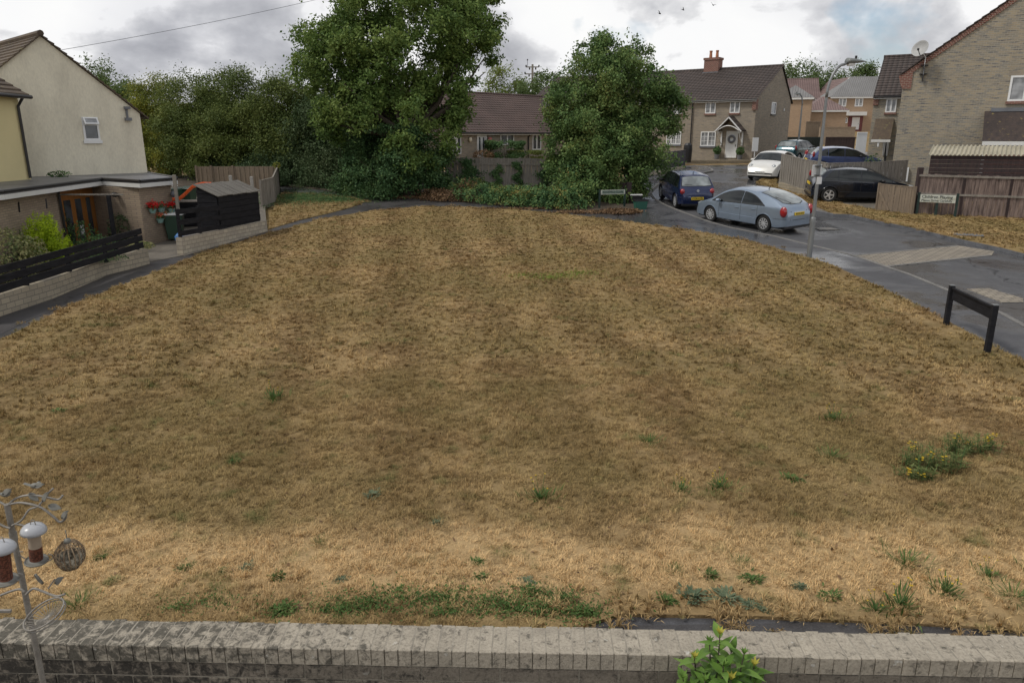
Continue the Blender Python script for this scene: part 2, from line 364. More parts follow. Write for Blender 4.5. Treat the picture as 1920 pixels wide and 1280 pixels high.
def asphalt_mat(name, col, wet, scale=0.35, agg=0.35):
    m, nt, b = new_mat(name); g = nd(nt, 'ShaderNodeNewGeometry'); pos = g.outputs['Position']
    f = noisef(nt, pos, scale, 6, 0.6, 0.5); fine = noisef(nt, pos, 60, 2, 0.6)
    c = mixc(nt, rampf(nt, f, 0.35, 0.65), col, tuple(x*0.72 for x in col))
    c = mixc(nt, rampf(nt, noisef(nt, pos, 2.2, 5, 0.7), 0.5, 0.75), c, tuple(x*1.35 for x in col))
    c = mixc(nt, rampf(nt, fine, 0.45, 0.75), c, tuple(min(1, x*(1+agg*2)) for x in col))
    vm = nd(nt, 'ShaderNodeVectorMath', operation='MULTIPLY_ADD'); nn = nd(nt, 'ShaderNodeTexNoise', Scale=1.1, Detail=5); nt.links.new(pos, nn.inputs['Vector'])
    nt.links.new(nn.outputs['Color'], vm.inputs[0]); vm.inputs[1].default_value = (1.6, 1.6, 0); nt.links.new(pos, vm.inputs[2])
    vo = nd(nt, 'ShaderNodeTexVoronoi', Scale=.22); vo.feature = 'DISTANCE_TO_EDGE'; nt.links.new(vm.outputs[0], vo.inputs['Vector'])
    c = mixc(nt, rampf(nt, vo.outputs['Distance'], .007, .003), c, tuple(x*.35 for x in col))
    nt.links.new(c, b.inputs['Base Color'])
    r = nd(nt, 'ShaderNodeMapRange'); r.inputs[1].default_value = 0.38; r.inputs[2].default_value = 0.54
    r.inputs[3].default_value = 0.75; r.inputs[4].default_value = wet; nt.links.new(noisef(nt, pos, scale*0.9, 4, 0.55, 0.6), r.inputs[0]); nt.links.new(r.outputs[0], b.inputs['Roughness'])
    bumpit(nt, b, fine, 0.35, 0.004); return m
M['road'] = asphalt_mat('road_asphalt', (.070, .070, .073), 0.16)
M['pave'] = asphalt_mat('pavement_asphalt', (.060, .060, .064), 0.15, 0.5)
M['path'] = asphalt_mat('path_asphalt', (.044, .041, .041), 0.5, 0.8)
M['kerb'] = mat('kerb_concrete', (.23, .22, .205), 0.8, 0.35, 3, 0.3, fine=.3)
M['kerbgrey'] = mat('kerb_wet', (.17, .175, .19), 0.5, 0.35, 3, 0.3, fine=.3)
M['slabs'] = mat('path_concrete', (.21, .185, .15), 0.7, 0.4, 1.5, 0.3, fine=.3)
M['soil'] = mat('soil', (.10, .075, .05), 0.95, 0.5, 2, 0.8, fine=.4)
M['pavers'] = brick_mat('pavers', (.33, .29, .23), (.26, .23, .19), (.06, .055, .05), 0.30, 0.15, 0.014, 0.3, 0.4, coord='floor')

# terrain to the horizon
xs = axis(-60, 60, 2, [-1500, -700, -350, -200, -140, -100, -80, 80, 100, 140, 200, 350, 700, 1500])
ys = axis(-10, 110, 2, [-300, -100, -40, 125, 150, 180, 220, 300, 400, 600, 1000, 2000])
V = [(x, y, H(x, y)-0.16) for y in ys for x in xs]; nx = len(xs)
V = np.array(V); Q = np.array([[j*nx+i, j*nx+i+1, (j+1)*nx+i+1, (j+1)*nx+i] for j in range(len(ys)-1) for i in range(nx-1)])
tag(fast_mesh('ground', V, Q, M['turf']), kind='structure')

g = lambda *a: [PG(*p)[:2] for p in a]
lawn_far = g((0,640),(120,580),(250,528),(400,468),(500,440),(600,412),(700,396),(790,388),(880,389),(960,393),(1100,407),(1200,420),(1300,434),(1400,452),(1480,474),(1560,498),(1650,540),(1720,575),(1780,606),(1850,645),(1920,680))
LAWN = [(-10.9, 4.6), (-11.2, 9)] + lawn_far + [(9.5, 9.0), (9.2, 5.64), (4.7, 5.58), (2.3, 5.78), (1.0, 5.82), (0.4, 5.55), (0.0, 4.6)]
slab('lawn', LAWN, 0.035, M['turf'], 0.12, step=0.5)
# tarmac footpath and pavement lie under the lawn's edge
PATH_L = [(-13.2, 4.2), (-13.2, 10)] + g((0,592),(100,560),(200,515),(280,492),(345,480),(501,433))
PATH_BACK = g((560,409),(620,380),(600,364),(525,358),(470,352),(470,346),(530,350),(600,356),(690,370),(760,370),(830,376),(900,383),(1000,391),(1100,400),(1150,403),(1185,402),(1198,396),(1200,388),(1186,372),(1174,340),(1230,325),(1283,314))
KERB = g((1300,310),(1318,312),(1332,316),(1334,320),(1312,324),(1285,329),(1262,333),(1244,339),(1228,347),(1219,355),(1216,362),(1223,372),(1242,383),(1278,398),(1331,417),(1363,426),(1449,443),(1513,459),(1590,477),(1649,497),(1700,514),(1778,546),(1874,588),(1920,613))+[(12.0, 12.0), (12.2, 4.2)]
slab('footpath', PATH_L+PATH_BACK+KERB, 0.0, M['pave'], 0.25)
slab('left_footpath', PATH_L+g((560,409),(620,380),(700,372),(830,376),(900,383),(1000,391),(1100,400),(1150,403),(1160,412))+[(q[0]-.2, q[1]-1.0) for q in reversed(lawn_far[:11])]+[(-9, 4.2)], 0.006, M['path'], 0.1)
tri = g((503,431),(560,414),(620,400),(660,389),(688,378),(660,371),(600,365),(528,362),(515,385))
slab('left_verge', tri, 0.04, M['turf'], 0.12, step=0.5)

RIGHT = g((1417,343),(1440,352),(1480,372),(1529,396),(1562,402),(1592,403),(1644,415),(1714,429),(1785,446),(1877,466),(1920,477))
road = list(reversed(KERB)) + g((1283,313),(1270,308),(1405,306),(1440,300),(1560,285),(1640,283),(1700,283)) + [(40, 66), (40, 38)] + [(20.5, 36.5), (14.5, 38.5)] + RIGHT + [(18.2, 20), (19, 4.2)]
slab('road', [(p[0], p[1]) for p in road], -0.10, M['road'], 0.1)
def strip(name, line, w, dz, m, skirt, side=1):
    n = len(line); off = []
    for i in range(n):
        a = Vector(line[max(i-1, 0)]); b = Vector(line[min(i+1, n-1)]); d = (b-a).normalized()
        off.append((line[i][0]-d.y*w*side, line[i][1]+d.x*w*side))
    mb = MB(); 
    def res(L):
        out = []
        for i in range(len(L)-1):
            a = Vector(L[i]); b = Vector(L[i+1]); k = 4
            out += [a.lerp(b, j/k) for j in range(k)]
        return out+[Vector(L[-1])]
    A, B = res(line), res(off)
    for i in range(len(A)-1):
        q = [A[i], A[i].lerp(A[i+1], .985), B[i].lerp(B[i+1], .985), B[i]]; top = [(p.x, p.y, H(p.x, p.y)+dz) for p in q]
        mb.add([(p[0], p[1], p[2]-skirt) for p in top]+top, [(0,3,2,1),(4,5,6,7),(0,1,5,4),(1,2,6,5),(2,3,7,6),(3,0,4,7)])
    return tag(mb.build(name, m), kind='structure')
strip('kerb', KERB, 0.13, 0.012, M['kerb'], 0.2, 1)
strip('verge_kerb', RIGHT, 0.16, 0.015, M['kerbgrey'], 0.25, 1)
VERGE = [(p[0]+.05, p[1]+.05) for p in RIGHT[4:]] + [(18.6, 20), (22.5, 20)] + g((1920,408),(1800,406),(1690,400),(1640,394)) + [(14.9, 37.5), (14.3, 36.2)]
slab('right_verge', VERGE, 0.03, M['turf'], 0.3, step=0.5)
corner = g((1417,343),(1440,352),(1480,372),(1510,384),(1530,384),(1500,362),(1456,345),(1458,330),(1440,333),(1425,337))
slab('corner_verge', corner, 0.03, M['turf'], 0.3, step=0.5)
# driveway where the dark hatchback stands
slab('driveway', g((1500,375),(1529,394),(1562,400),(1640,396),(1662,399),(1700,380),(1700,360),(1540,358)), -0.02, M['slabs'], 0.2)
# pale block band and patch set in the road, a few mm above it
band = g((1590,476),(1800,456),(1865,466),(1860,474),(1652,496)); slab('paver_band', band, -0.090, M['pavers'], 0.01)
slab('block_patch', g((1812,535),(1856,534),(1920,553),(1920,560),(1880,560)), -0.090, M['pavers'], 0.01)
# edging courses either side of the band
for a, b in (((1590,476),(1800,456)), ((1652,496),(1862,474))): strip('paver_edge', g(a, b), 0.12, -0.082, M['kerb'], 0.01, 1)
# tarmac strip between garden wall and grass
slab('wall_path', [(-13, 4.35), (12, 4.05), (12, 5.9), (-13, 5.4)], 0.012, M['path'], 0.1)
# left garden ground
slab('garden_ground', g((0,591),(100,558),(200,513),(278,491),(262,470))+[(-13.3, 26), (-13.6, 29), (-24, 30), (-24, 8), (-13.3, 8), (-13.3, 14)], 0.05, M['soil'], 0.3)
slab('garden_path', g((280,492),(345,480),(335,452),(322,449),(266,467)), 0.03, M['slabs'], 0.2)
slab('yard', g((345,479),(501,432),(497,390),(523,357),(400,352),(318,352),(318,400),(322,450)), 0.02, M['slabs'], 0.1)
slab('leaf_litter', g((690,369),(830,375),(900,382),(1000,390),(1100,399),(1150,402),(1185,401),(1197,395),(1198,388),(1186,372),(1174,345)) + [(5.5, 46), (-2, 50), (-14, 52), (-26, 47), (-22, 42.5)] + g((530,349),(600,355)), 0.02, M['soil'], 0.2)

# ---------------------------------------------------------------- grass: blades scattered over the turf
def blade_patch(name, n, R, L, W, lean, seed):
    rs = np.random.RandomState(seed)
    a = rs.uniform(0, 2*math.pi, n); r = R*np.sqrt(rs.uniform(0, 1, n)); tf = rs.randint(0, max(4, n//14), n)
    tf = tf % max(4, n//26); tx = rs.uniform(-R, R, n)[tf]*.9; ty = rs.uniform(-R, R, n)[tf]*.9; use = rs.random(n) < 0.72
    x = np.where(use, tx+rs.normal(0, R*.05, n), r*np.cos(a)); y = np.where(use, ty+rs.normal(0, R*.05, n), r*np.sin(a))
    h = rs.uniform(0, 2*math.pi, n); nt_ = max(4, n//26); tf2 = tf % nt_; th_t = rs.uniform(.55, 1.75, nt_)[tf2]; l = L*rs.uniform(0.45, 1.3, n)*np.where(use, th_t, .7); h = np.where(use, rs.uniform(0, 6.28, nt_)[tf2]+rs.normal(0, .9, n), h); th = np.clip(rs.normal(lean, 0.33, n)-np.where(use, .2, -.15), 0.05, 1.45)
    dx, dy, dz = np.cos(h)*np.sin(th), np.sin(h)*np.sin(th), np.cos(th)
    px, py = -np.sin(h)*W*.5, np.cos(h)*W*.5; z0 = rs.uniform(-.005, .012, n)
    b0 = np.stack([x-px, y-py, z0], 1); b1 = np.stack([x+px, y+py, z0], 1)
    m0 = np.stack([x+dx*l*.55-px*.8, y+dy*l*.55-py*.8, z0+dz*l*.6], 1); m1 = np.stack([x+dx*l*.55+px*.8, y+dy*l*.55+py*.8, z0+dz*l*.6], 1)
    t = np.stack([x+dx*l*1.1, y+dy*l*1.1, z0+dz*l*.85], 1)
    V = np.stack([b0, b1, m1, m0, t], 1).reshape(-1, 3); k = np.arange(n)*5
    me = bpy.data.meshes.new(name)
    quads = np.stack([k, k+1, k+2, k+3], 1); tris = np.stack([k+3, k+2, k+4], 1)
    loops = np.concatenate([quads.ravel(), tris.ravel()]); st = np.concatenate([np.arange(n)*4, 4*n+np.arange(n)*3])
    me.vertices.add(len(V)); me.vertices.foreach_set('co', V.astype(np.float32).ravel())
    me.loops.add(len(loops)); me.loops.foreach_set('vertex_index', loops.astype(np.int32))
    me.polygons.add(2*n); me.polygons.foreach_set('loop_start', st.astype(np.int32)); me.update(calc_edges=True)
    me.materials.append(M['blade'])
    return bpy.data.objects.new(name, me)
PATCHES = [blade_patch('near_turf_patch', 2500, .40, .040, .0040, 1.05, 1), blade_patch('near_tall_patch', 2200, .40, .048, .0040, .95, 2), blade_patch('near_flat_patch', 2500, .40, .040, .0042, 1.2, 3),
           blade_patch('mid_turf_patch', 700, .42, .042, .0085, 1.05, 4), blade_patch('mid_tall_patch', 640, .42, .05, .0085, .95, 5),
           blade_patch('far_turf_patch', 460, .45, .042, .013, 1.1, 6), blade_patch('edge_turf_patch', 160, .13, .06, .005, .9, 7)]
def inside(pt, poly):
    x, y = pt; c = False; j = len(poly)-1
    for i in range(len(poly)):
        xi, yi = poly[i][:2]; xj, yj = poly[j][:2]
        if (yi > y) != (yj > y) and x < (xj-xi)*(y-yi)/(yj-yi)+xi: c = not c
        j = i
    return c
def edge_dist(pt, poly):
    P = np.array([p[:2] for p in poly]); Q = np.roll(P, -1, 0); d = Q-P; q = np.array(pt)-P
    t = np.clip((q*d).sum(1)/((d*d).sum(1)+1e-9), 0, 1)[:, None]
    return float(np.sqrt(((P+d*t-np.array(pt))**2).sum(1)).min())
def scatter_turf():
    rs = np.random.RandomState(5); pts = []; idx = []; rot = []; sc = []
    def put(x, y, k, s, dz=0.035):
        gx = (H(x+.5, y)-H(x-.5, y)); gy = (H(x, y+.5)-H(x, y-.5)); n = Vector((-gx, -gy, 1)).normalized()
        R = Vector((0, 0, 1)).rotation_difference(n).to_matrix() @ Matrix.Rotation(rs.uniform(0, 6.28), 3, 'Z')
        pts.append((x, y, H(x, y)+dz)); idx.append(k); rot.append(tuple(R.to_euler())); sc.append(s)
    for poly in (LAWN, tri, VERGE, corner):
        xs = [p[0] for p in poly]; ys = [p[1] for p in poly]; st = 0.5
        for yy in np.arange(max(4.8, min(ys)), max(ys), st):
            for xx in np.arange(min(xs), max(xs), st):
                x = xx+rs.uniform(-.15, .15); y = yy+rs.uniform(-.15, .15)
                if abs(x) > 0.74*y+1.6 or not inside((x, y), poly): continue
                d = edge_dist((x, y), poly); dist = math.hypot(x, y)
                if d < 0.33: continue
                k = (0, 1, 2)[rs.randint(3)] if dist < 13 else ((3, 4)[rs.randint(2)] if dist < 24 else 5)
                put(x, y, k, rs.uniform(.9, 1.15))
        n = len(poly)
        for i in range(n):
            a = Vector(poly[i][:2]); b = Vector(poly[(i+1) % n][:2]); L = (b-a).length; k = int(L/0.16)
            for j in range(k):
                q = a.lerp(b, (j+rs.random())/max(1, k)); 
                for o in (0.06, 0.2, 0.32):
                    ang = rs.uniform(0, 6.28); x = q.x+math.cos(ang)*o; y = q.y+math.sin(ang)*o
                    if abs(x) > 0.74*y+1.6 or y < 4.9: continue
                    if (inside((x, y), poly) and edge_dist((x, y), poly) > .05) or rs.random() < (0.05 if y > 6.4 else 0.4): put(x, y, 6, rs.uniform(.8, 1.4))
    me = bpy.data.meshes.new('dry_grass'); n = len(pts)
    me.vertices.add(n); me.vertices.foreach_set('co', np.array(pts, np.float32).ravel())
    for nm, ty, dat, key in (('pick', 'INT', idx, 'value'), ('turn', 'FLOAT_VECTOR', rot, 'vector'), ('size', 'FLOAT', sc, 'value')):
        at = me.attributes.new(nm, ty, 'POINT'); at.data.foreach_set(key, np.array(dat, np.int32 if ty == 'INT' else np.float32).ravel())
    me.materials.append(M['blade'])
    o = bpy.data.objects.new('dry_grass', me); C.objects.link(o)
    tag(o, 'dry straw coloured mown grass with olive and brown patches covering the green', 'grass', kind='stuff')
    ng = bpy.data.node_groups.new('turf', 'GeometryNodeTree'); ng.interface.new_socket('Geometry', in_out='INPUT', socket_type='NodeSocketGeometry'); ng.interface.new_socket('Geometry', in_out='OUTPUT', socket_type='NodeSocketGeometry')
    N = ng.nodes.new; L = ng.links.new; gi = N('NodeGroupInput'); go = N('NodeGroupOutput'); iop = N('GeometryNodeInstanceOnPoints'); jn = N('GeometryNodeJoinGeometry')
    for p in reversed(PATCHES):
        oi = N('GeometryNodeObjectInfo'); oi.inputs['Object'].default_value = p; gt = N('GeometryNodeGeometryToInstance')
        L(oi.outputs['Geometry'], gt.inputs[0]); L(gt.outputs[0], jn.inputs[0])
    mp = N('GeometryNodeMeshToPoints'); L(gi.outputs[0], mp.inputs[0]); L(mp.outputs[0], iop.inputs['Points']); L(jn.outputs[0], iop.inputs['Instance']); iop.inputs['Pick Instance'].default_value = True
    for nm, ty, sock in (('pick', 'INT', 'Instance Index'), ('turn', 'FLOAT_VECTOR', 'Rotation'), ('size', 'FLOAT', 'Scale')):
        a = N('GeometryNodeInputNamedAttribute'); a.data_type = ty; a.inputs['Name'].default_value = nm; L([s for s in a.outputs if s.enabled and s.name == 'Attribute'][0], iop.inputs[sock])
    L(iop.outputs[0], go.inputs[0]); md = o.modifiers.new('turf', 'NODES'); md.node_group = ng
    return n
print('turf tiles', scatter_turf())
# ---------------------------------------------------------------- buildings
M['buff'] = brick_mat('buff_brick', (.37,.31,.215), (.25,.235,.20), (.36,.335,.29), 0.225, 0.085, 0.009, 0.4, 0.35, extra=(.12,.12,.125))
M['buff_far'] = brick_mat('buff_brick_far', (.33,.28,.215), (.26,.225,.18), (.31,.28,.24), 0.30, 0.12, 0.010, 0.3, 0.3, extra=(.19,.17,.15))
M['orange_brick'] = brick_mat('orange_brick', (.40,.275,.175), (.34,.235,.15), (.42,.34,.27), 0.225, 0.1, 0.010, 0.2, 0.2)
M['red_brick'] = brick_mat('red_brick', (.235,.10,.078), (.175,.08,.065), (.34,.27,.22), 0.225, 0.085, 0.011, 0.4, 0.3)
M['stone'] = brick_mat('reconstituted_stone', (.38,.33,.245), (.30,.265,.205), (.20,.18,.15), 0.30, 0.14, 0.010, 0.6, 0.4, tone=(.45,.44,.42))
M['pale_stone'] = brick_mat('pale_stone', (.50,.44,.34), (.38,.335,.27), (.27,.24,.20), 0.30, 0.14, 0.011, 0.6, 0.35, tone=(.5,.48,.44))
M['rough_brick'] = brick_mat('rough_brick', (.37,.295,.215), (.30,.235,.175), (.22,.18,.145), 0.225, 0.075, 0.008, 0.5, 0.4)
M['cream'] = mat('cream_render', (.81,.76,.61), 0.9, 0.12, 1.3, 0.2, col2=(.68,.635,.51), thr=(.42,.68), fine=.14, stretch=(1, 1, .4))
M['yellow'] = mat('yellow_render', (.72,.62,.34), 0.9, 0.08, 0.8, 0.1)
M['upvc'] = mat('white_upvc', (.78,.79,.79), 0.35, 0.05, 2)
M['fascia'] = mat('white_fascia', (.72,.72,.70), 0.45, 0.1, 2)
M['gutter'] = mat('black_gutter', (.022,.02,.022), 0.35, 0.3, 3)
M['lead'] = mat('lead', (.17,.18,.20), 0.45, 0.3, 3)
M['glass'] = glass_mat('window_glass')
M['glass_light'] = glass_mat('window_glass_curtained', (.16,.165,.17), 0.08, 1.6)
M['white_paint'] = mat('white_paint', (.76,.77,.77), 0.4, 0.06, 2)
M['black'] = mat('black_plastic', (.018,.018,.02), 0.4, 0.3, 3)
M['oak'] = mat('orange_stained_wood', (.36,.145,.035), 0.45, 0.3, 3, stretch=(6, 6, .6))
M['felt'] = mat('flat_roof_felt', (.19,.19,.20), 0.45, 0.4, 0.7, 0.3, col2=(.10,.10,.105), fine=.3)
def tile_mat(name, col, col2, sx=3.3, lichen=None, wave=True):
    m, nt, b = new_mat(name); tc = nd(nt, 'ShaderNodeTexCoord'); o = tc.outputs['Object']
    mp = nd(nt, 'ShaderNodeMapping'); mp.inputs['Scale'].default_value = (sx, 2.6, 2.6); nt.links.new(o, mp.inputs[0])
    c = mixc(nt, rampf(nt, noisef(nt, mp.outputs[0], 1.3, 4, 0.7), 0.35, 0.65), col, col2)
    c = mixc(nt, rampf(nt, noisef(nt, o, 0.5, 5), 0.4, 0.7), c, tuple(x*.75 for x in col))
    if lichen: c = mixc(nt, rampf(nt, noisef(nt, o, 4.5, 3, 0.7), 0.62, 0.70), c, lichen)
    if not wave:
        nt.links.new(c, b.inputs['Base Color']); b.inputs['Roughness'].default_value = 0.8; bumpit(nt, b, noisef(nt, mp.outputs[0], 3, 3), .6, .02); return m
    w = nd(nt, 'ShaderNodeTexWave', **{'Scale': sx/3.3*1.0, 'Distortion': 0.0}); w.bands_direction = 'X'; nt.links.new(o, w.inputs['Vector'])
    c = mixc(nt, rampf(nt, w.outputs['Fac'], 0.0, 0.35), tuple(x*.6 for x in col), c)
    nt.links.new(c, b.inputs['Base Color']); b.inputs['Roughness'].default_value = 0.75; bumpit(nt, b, w.outputs['Fac'], 0.8, 0.04)
    return m
M['tile_brown'] = tile_mat('brown_tiles', (.062,.048,.042), (.095,.07,.06))
M['tile_red'] = tile_mat('red_brown_tiles', (.105,.070,.058), (.14,.09,.075))
M['tile_grey'] = tile_mat('grey_tiles', (.24,.235,.23), (.20,.20,.20))
M['tile_plum'] = tile_mat('plum_tiles', (.20,.135,.125), (.23,.16,.15))
M['tile_moss'] = tile_mat('mossy_tiles', (.085,.062,.045), (.13,.095,.06), 4.0, (.19,.17,.07), wave=False)
M['slate'] = tile_mat('slate', (.040,.030,.028), (.075,.052,.042), 4.5, (.17,.13,.05), wave=False)

def local(o, plane, c, px, py):
    """where the sight line through a pixel meets the plane x=c or y=c of a thing's own frame"""
    bpy.context.view_layer.update() if False else None
    Mi = (Matrix.Translation(o.location) @ o.rotation_euler.to_matrix().to_4x4()).inverted()
    a = Mi @ Vector((0, 0, CAMZ)); r = Mi.to_3x3() @ ray(px, py); k = 0 if plane == 'x' else 1
    return a + r*((c-a[k])/r[k])
def rect(o, plane, c, x0, x1, y0, y1):
    """a window's extent in its wall's frame, read from its corners: (along, along, z low, z high)"""
    A = [local(o, plane, c, x, y) for x in (x0, x1) for y in (y0, y1)]; k = 1 if plane == 'x' else 0
    al = sorted([(A[0][k]+A[1][k])/2, (A[2][k]+A[3][k])/2]); return al[0], al[1], (A[1].z+A[3].z)/2, (A[0].z+A[2].z)/2
def place(o, side, c, a0, z0, w):
    if side == 'front': o.location = (a0, c, z0)
    elif side == 'right': o.location = (c, a0, z0); o.rotation_euler = (0, 0, math.pi/2)
    elif side == 'left': o.location = (c, a0+w, z0); o.rotation_euler = (0, 0, -math.pi/2)
def window(par, side, c, r, lights=2, sill=None, pane='glass', fr=0.06, frame='upvc', bars=False, label=None):
    a0, a1, z0, z1 = r; w, h = a1-a0, z1-z0; mb = MB()
    mb.ring(0, w, 0, h, fr, -0.05, 0.02)
    for k in range(1, lights): x = w*k/lights; mb.bx(x-fr*.7, x+fr*.7, -0.05, 0.02, fr, h-fr)
    if bars:
        for k in range(lights):
            x = w*(k+.5)/lights; mb.bx(x-.012, x+.012, -.03, 0.0, fr, h-fr)
        for z in (h*.36, h*.66): mb.bx(fr, w-fr, -.03, 0.0, z-.012, z+.012)
    o = mb.build('window', M[frame], par); place(o, side, c, a0, z0, w)
    MB().bx(fr*.5, w-fr*.5, -0.012, 0.01, fr*.5, h-fr*.5).build('pane', M[pane], o)
    if sill: MB().bx(-.05, w+.05, -0.09, 0.0, -.13, -.002).build('sill', M[sill], o)
    if label: o['label'] = label
    return o
def door(par, side, c, r, style='solid', mat_='white_paint', label=None):
    a0, a1, z0, z1 = r; w, h = a1-a0, z1-z0
    o = MB().ring(0, w, 0, h, .06, -.06, .02).build('door_frame', M['upvc'] if mat_ == 'white_paint' else M[mat_], par); place(o, side, c, a0, z0, w)
    mb = MB().bx(.061, w-.061, -.03, .01, .03, h-.061)
    if style == 'panelled':
        for (u0, u1, v0, v1) in ((.18,.46,.08,.38), (.54,.82,.08,.38)): mb.bx(w*u0, w*u1, -.04, -.03, h*v0, h*v1)
    d = mb.build('door', M[mat_], o)
    if style == 'two_lights':
        for u0, u1 in ((.2, .36), (.6, .76)): MB().bx(w*u0, w*u1, -.036, -.028, h*.12, h*.86).build('glazing', M['glass'], d)
    MB().bx(w*.84, w*.88, -.07, -.03, h*.42, h*.50).build('handle', M['black'], d)
    if label: o['label'] = label
    return o
def tiled_slope(mb, x0, x1, ye, ze, yr, zr, step=.32, th=.05):
    """courses of tiles, each lapping the one below"""
    L = math.hypot(yr-ye, zr-ze); n = max(3, int(L/step)); dy, dz = (yr-ye)/n, (zr-ze)/n; ny, nz = -(zr-ze)/L, (yr-ye)/L
    if nz < 0: ny, nz = -ny, -nz
    for i in range(n):
        a = (ye+dy*i, ze+dz*i); b = (ye+dy*(i+1.06), ze+dz*(i+1.06)) if i < n-1 else (yr, zr)
        mb.yzprism([(a[0]+ny*.01, a[1]+nz*.01), (a[0]+ny*th, a[1]+nz*th), (b[0]+ny*.018, b[1]+nz*.018), (b[0]+ny*.002, b[1]+nz*.002)], x0, x1)
def gabled(o, L, W, eave, ridge, wall, roof, yr=None, over=.12, eo=.25, base=-1.2, verge=None, fascia=True, gut=True, sides='fb', step=.32):
    yr = W/2 if yr is None else yr; s = (ridge-eave)/yr; s2 = (ridge-eave)/(W-yr)
    MB().yzprism([(0, base), (W, base), (W, eave), (yr, ridge-.03), (0, eave)], 0, L).build('wall', M[wall], o)
    mb = MB(); tiled_slope(mb, -over, L+over, -eo, eave-eo*s+.03, yr, ridge+.03, step); tiled_slope(mb, -over, L+over, W+eo, eave-eo*s2+.03, yr, ridge+.03, step)
    rf = mb.build('roof', M[roof], o)
    MB().tube([(-over-.02, yr, ridge+.06), (L+over+.02, yr, ridge+.06)], .11, 8).build('ridge_tiles', M[roof], rf)
    if fascia:
        MB().bx(-.02, L+.02, -eo+.04, -.002, eave-eo*s-.16, eave-eo*s-.01).build('fascia', M['fascia'], o)
    if gut: MB().tube([(-over, -eo-.03, eave-eo*s-.03), (L+over, -eo-.03, eave-eo*s-.03)], .06, 8).build('gutter', M['gutter'], o)
    return rf

# --- the stone-coloured pair of houses at the head of the road
P = PT(1409, 305, 58); rz = math.radians(-37); L = 22.0; gz = 2.35
O = Vector((P.x-L*math.cos(rz), P.y-L*math.sin(rz), gz))
h = empty('semi_detached_house', O, rz, 'buff brick house with brown roof, red chimney and white gabled door canopy', 'house')
W = 8.5; z_e = local(h, 'y', 0, 1400, 184).z; z_r = local(h, 'x', L, 1452, 121).z
gabled(h, L, W, z_e, z_r, 'buff_far', 'tile_brown', yr=W*.62)
for r, li, bars in (((1323,1342,190,213), 2, 0), ((1369,1387.5,188,212), 2, 0), ((1314,1342,247,274), 2, 1), ((1250,1277,247,271), 3, 1), ((1262,1279,192,214), 2, 0)):
    window(h, 'front', 0, rect(h, 'y', 0, *r), li, 'red_brick' if r[3] < 230 else 'lead', 'glass_light', .07, bars=bool(bars))
window(h, 'right', L, rect(h, 'x', L, 1446, 1454, 192, 214), 1, 'black', fr=.07)
r = rect(h, 'y', 0, 1361, 1382.5, 246, 296); door(h, 'front', 0, r, 'solid')
cx = (r[0]+r[1])/2; zc = r[3]
cn = MB(); wd = 1.05; rise = .95; dp = .95
for s in (-1, 1):
    cn.add([(cx, -dp, zc+rise+.12), (cx+s*wd, -dp, zc-.02), (cx+s*wd, 0, zc-.02), (cx, 0, zc+rise+.12), (cx, -dp, zc+rise+.20), (cx+s*(wd+.05), -dp, zc+.04), (cx+s*(wd+.05), 0, zc+.04), (cx, 0, zc+rise+.20)], [(0,3,2,1),(4,5,6,7),(0,1,5,4),(1,2,6,5),(2,3,7,6),(3,0,4,7)])
cp = cn.build('door_canopy', M['tile_brown'], h)
br = MB()
for s in (-1, 1):
    br.beam((cx, -dp-.03, zc+rise+.08), (cx+s*(wd+.02), -dp-.03, zc-.04), .07, .16, (0, 1, 0))
    br.beam((cx+s*.85, -dp+.05, zc-.08), (cx+s*.85, 0, zc-.08), .09, .09); br.beam((cx+s*.85, -.06, zc-.1), (cx+s*.85, -.06, zc-1.1), .1, .1)
    br.tube([(cx+s*.85, -.08, zc-1.0), (cx+s*.85, -.45, zc-.65), (cx+s*.85, -dp+.08, zc-.12)], .04, 6)
br.tube([(cx-.9+.18*k, -dp-.04, zc+.02+.38*math.sin(math.pi*k/10)) for k in range(11)], .04, 6)
br.build('bracket', M['white_paint'], cp)
wr = MB(); wr.lathe([(.24+.09*math.cos(a), .09*math.sin(a)) for a in [k*math.pi/5 for k in range(11)]], 18, (cx, -.09, zc-.62), 'y'); wreath = wr.build('wreath', M['lead'], h)
x = local(h, 'y', -.1, 1296, 240).x
MB().tube([(x, -.1, z_e-.3), (x, -.1, -1)], .05, 8).build('downpipe', M['gutter'], h)
c0 = local(h, 'y', W*.62, 1324, 120).x; c1 = local(h, 'y', W*.62, 1351, 120).x; zt = local(h, 'y', W*.62, 1337, 111).z
ch = MB().bx(c0, c1, W*.62-.45, W*.62+.45, z_r-.9, zt-.1).bx(c0-.06, c1+.06, W*.62-.51, W*.62+.51, zt-.1, zt+.08).build('chimney', M['red_brick'], h)
MB().bx(c0-.05, c1+.05, W*.62-.62, W*.62-.4, z_r-.75, z_r-.2).build('flashing', M['lead'], ch)
pot = MB().lathe([(.0,.55),(.1,.55),(.13,.6),(.13,.5),(.11,.45),(.14,0),(0,0)], 12).build('chimney_pot', mat('terracotta', (.40,.17,.09), .8, .3, 4), ch); pot.location = (c0+.38, W*.62, zt+.08)
p2 = pot.copy(); C.objects.link(p2); p2.location = (c1-.35, W*.62, zt+.08)
MB().bx(L-.28, L+.02, -.14, .35, z_e-.9, z_e-.1).build('corbel', M['red_brick'], h)
MB().lathe([(0,0),(.05,0),(.05,.2),(0,.2)], 10, (L+.08, W-1.9, z_e-.8)).build('security_light', M['white_paint'], h)

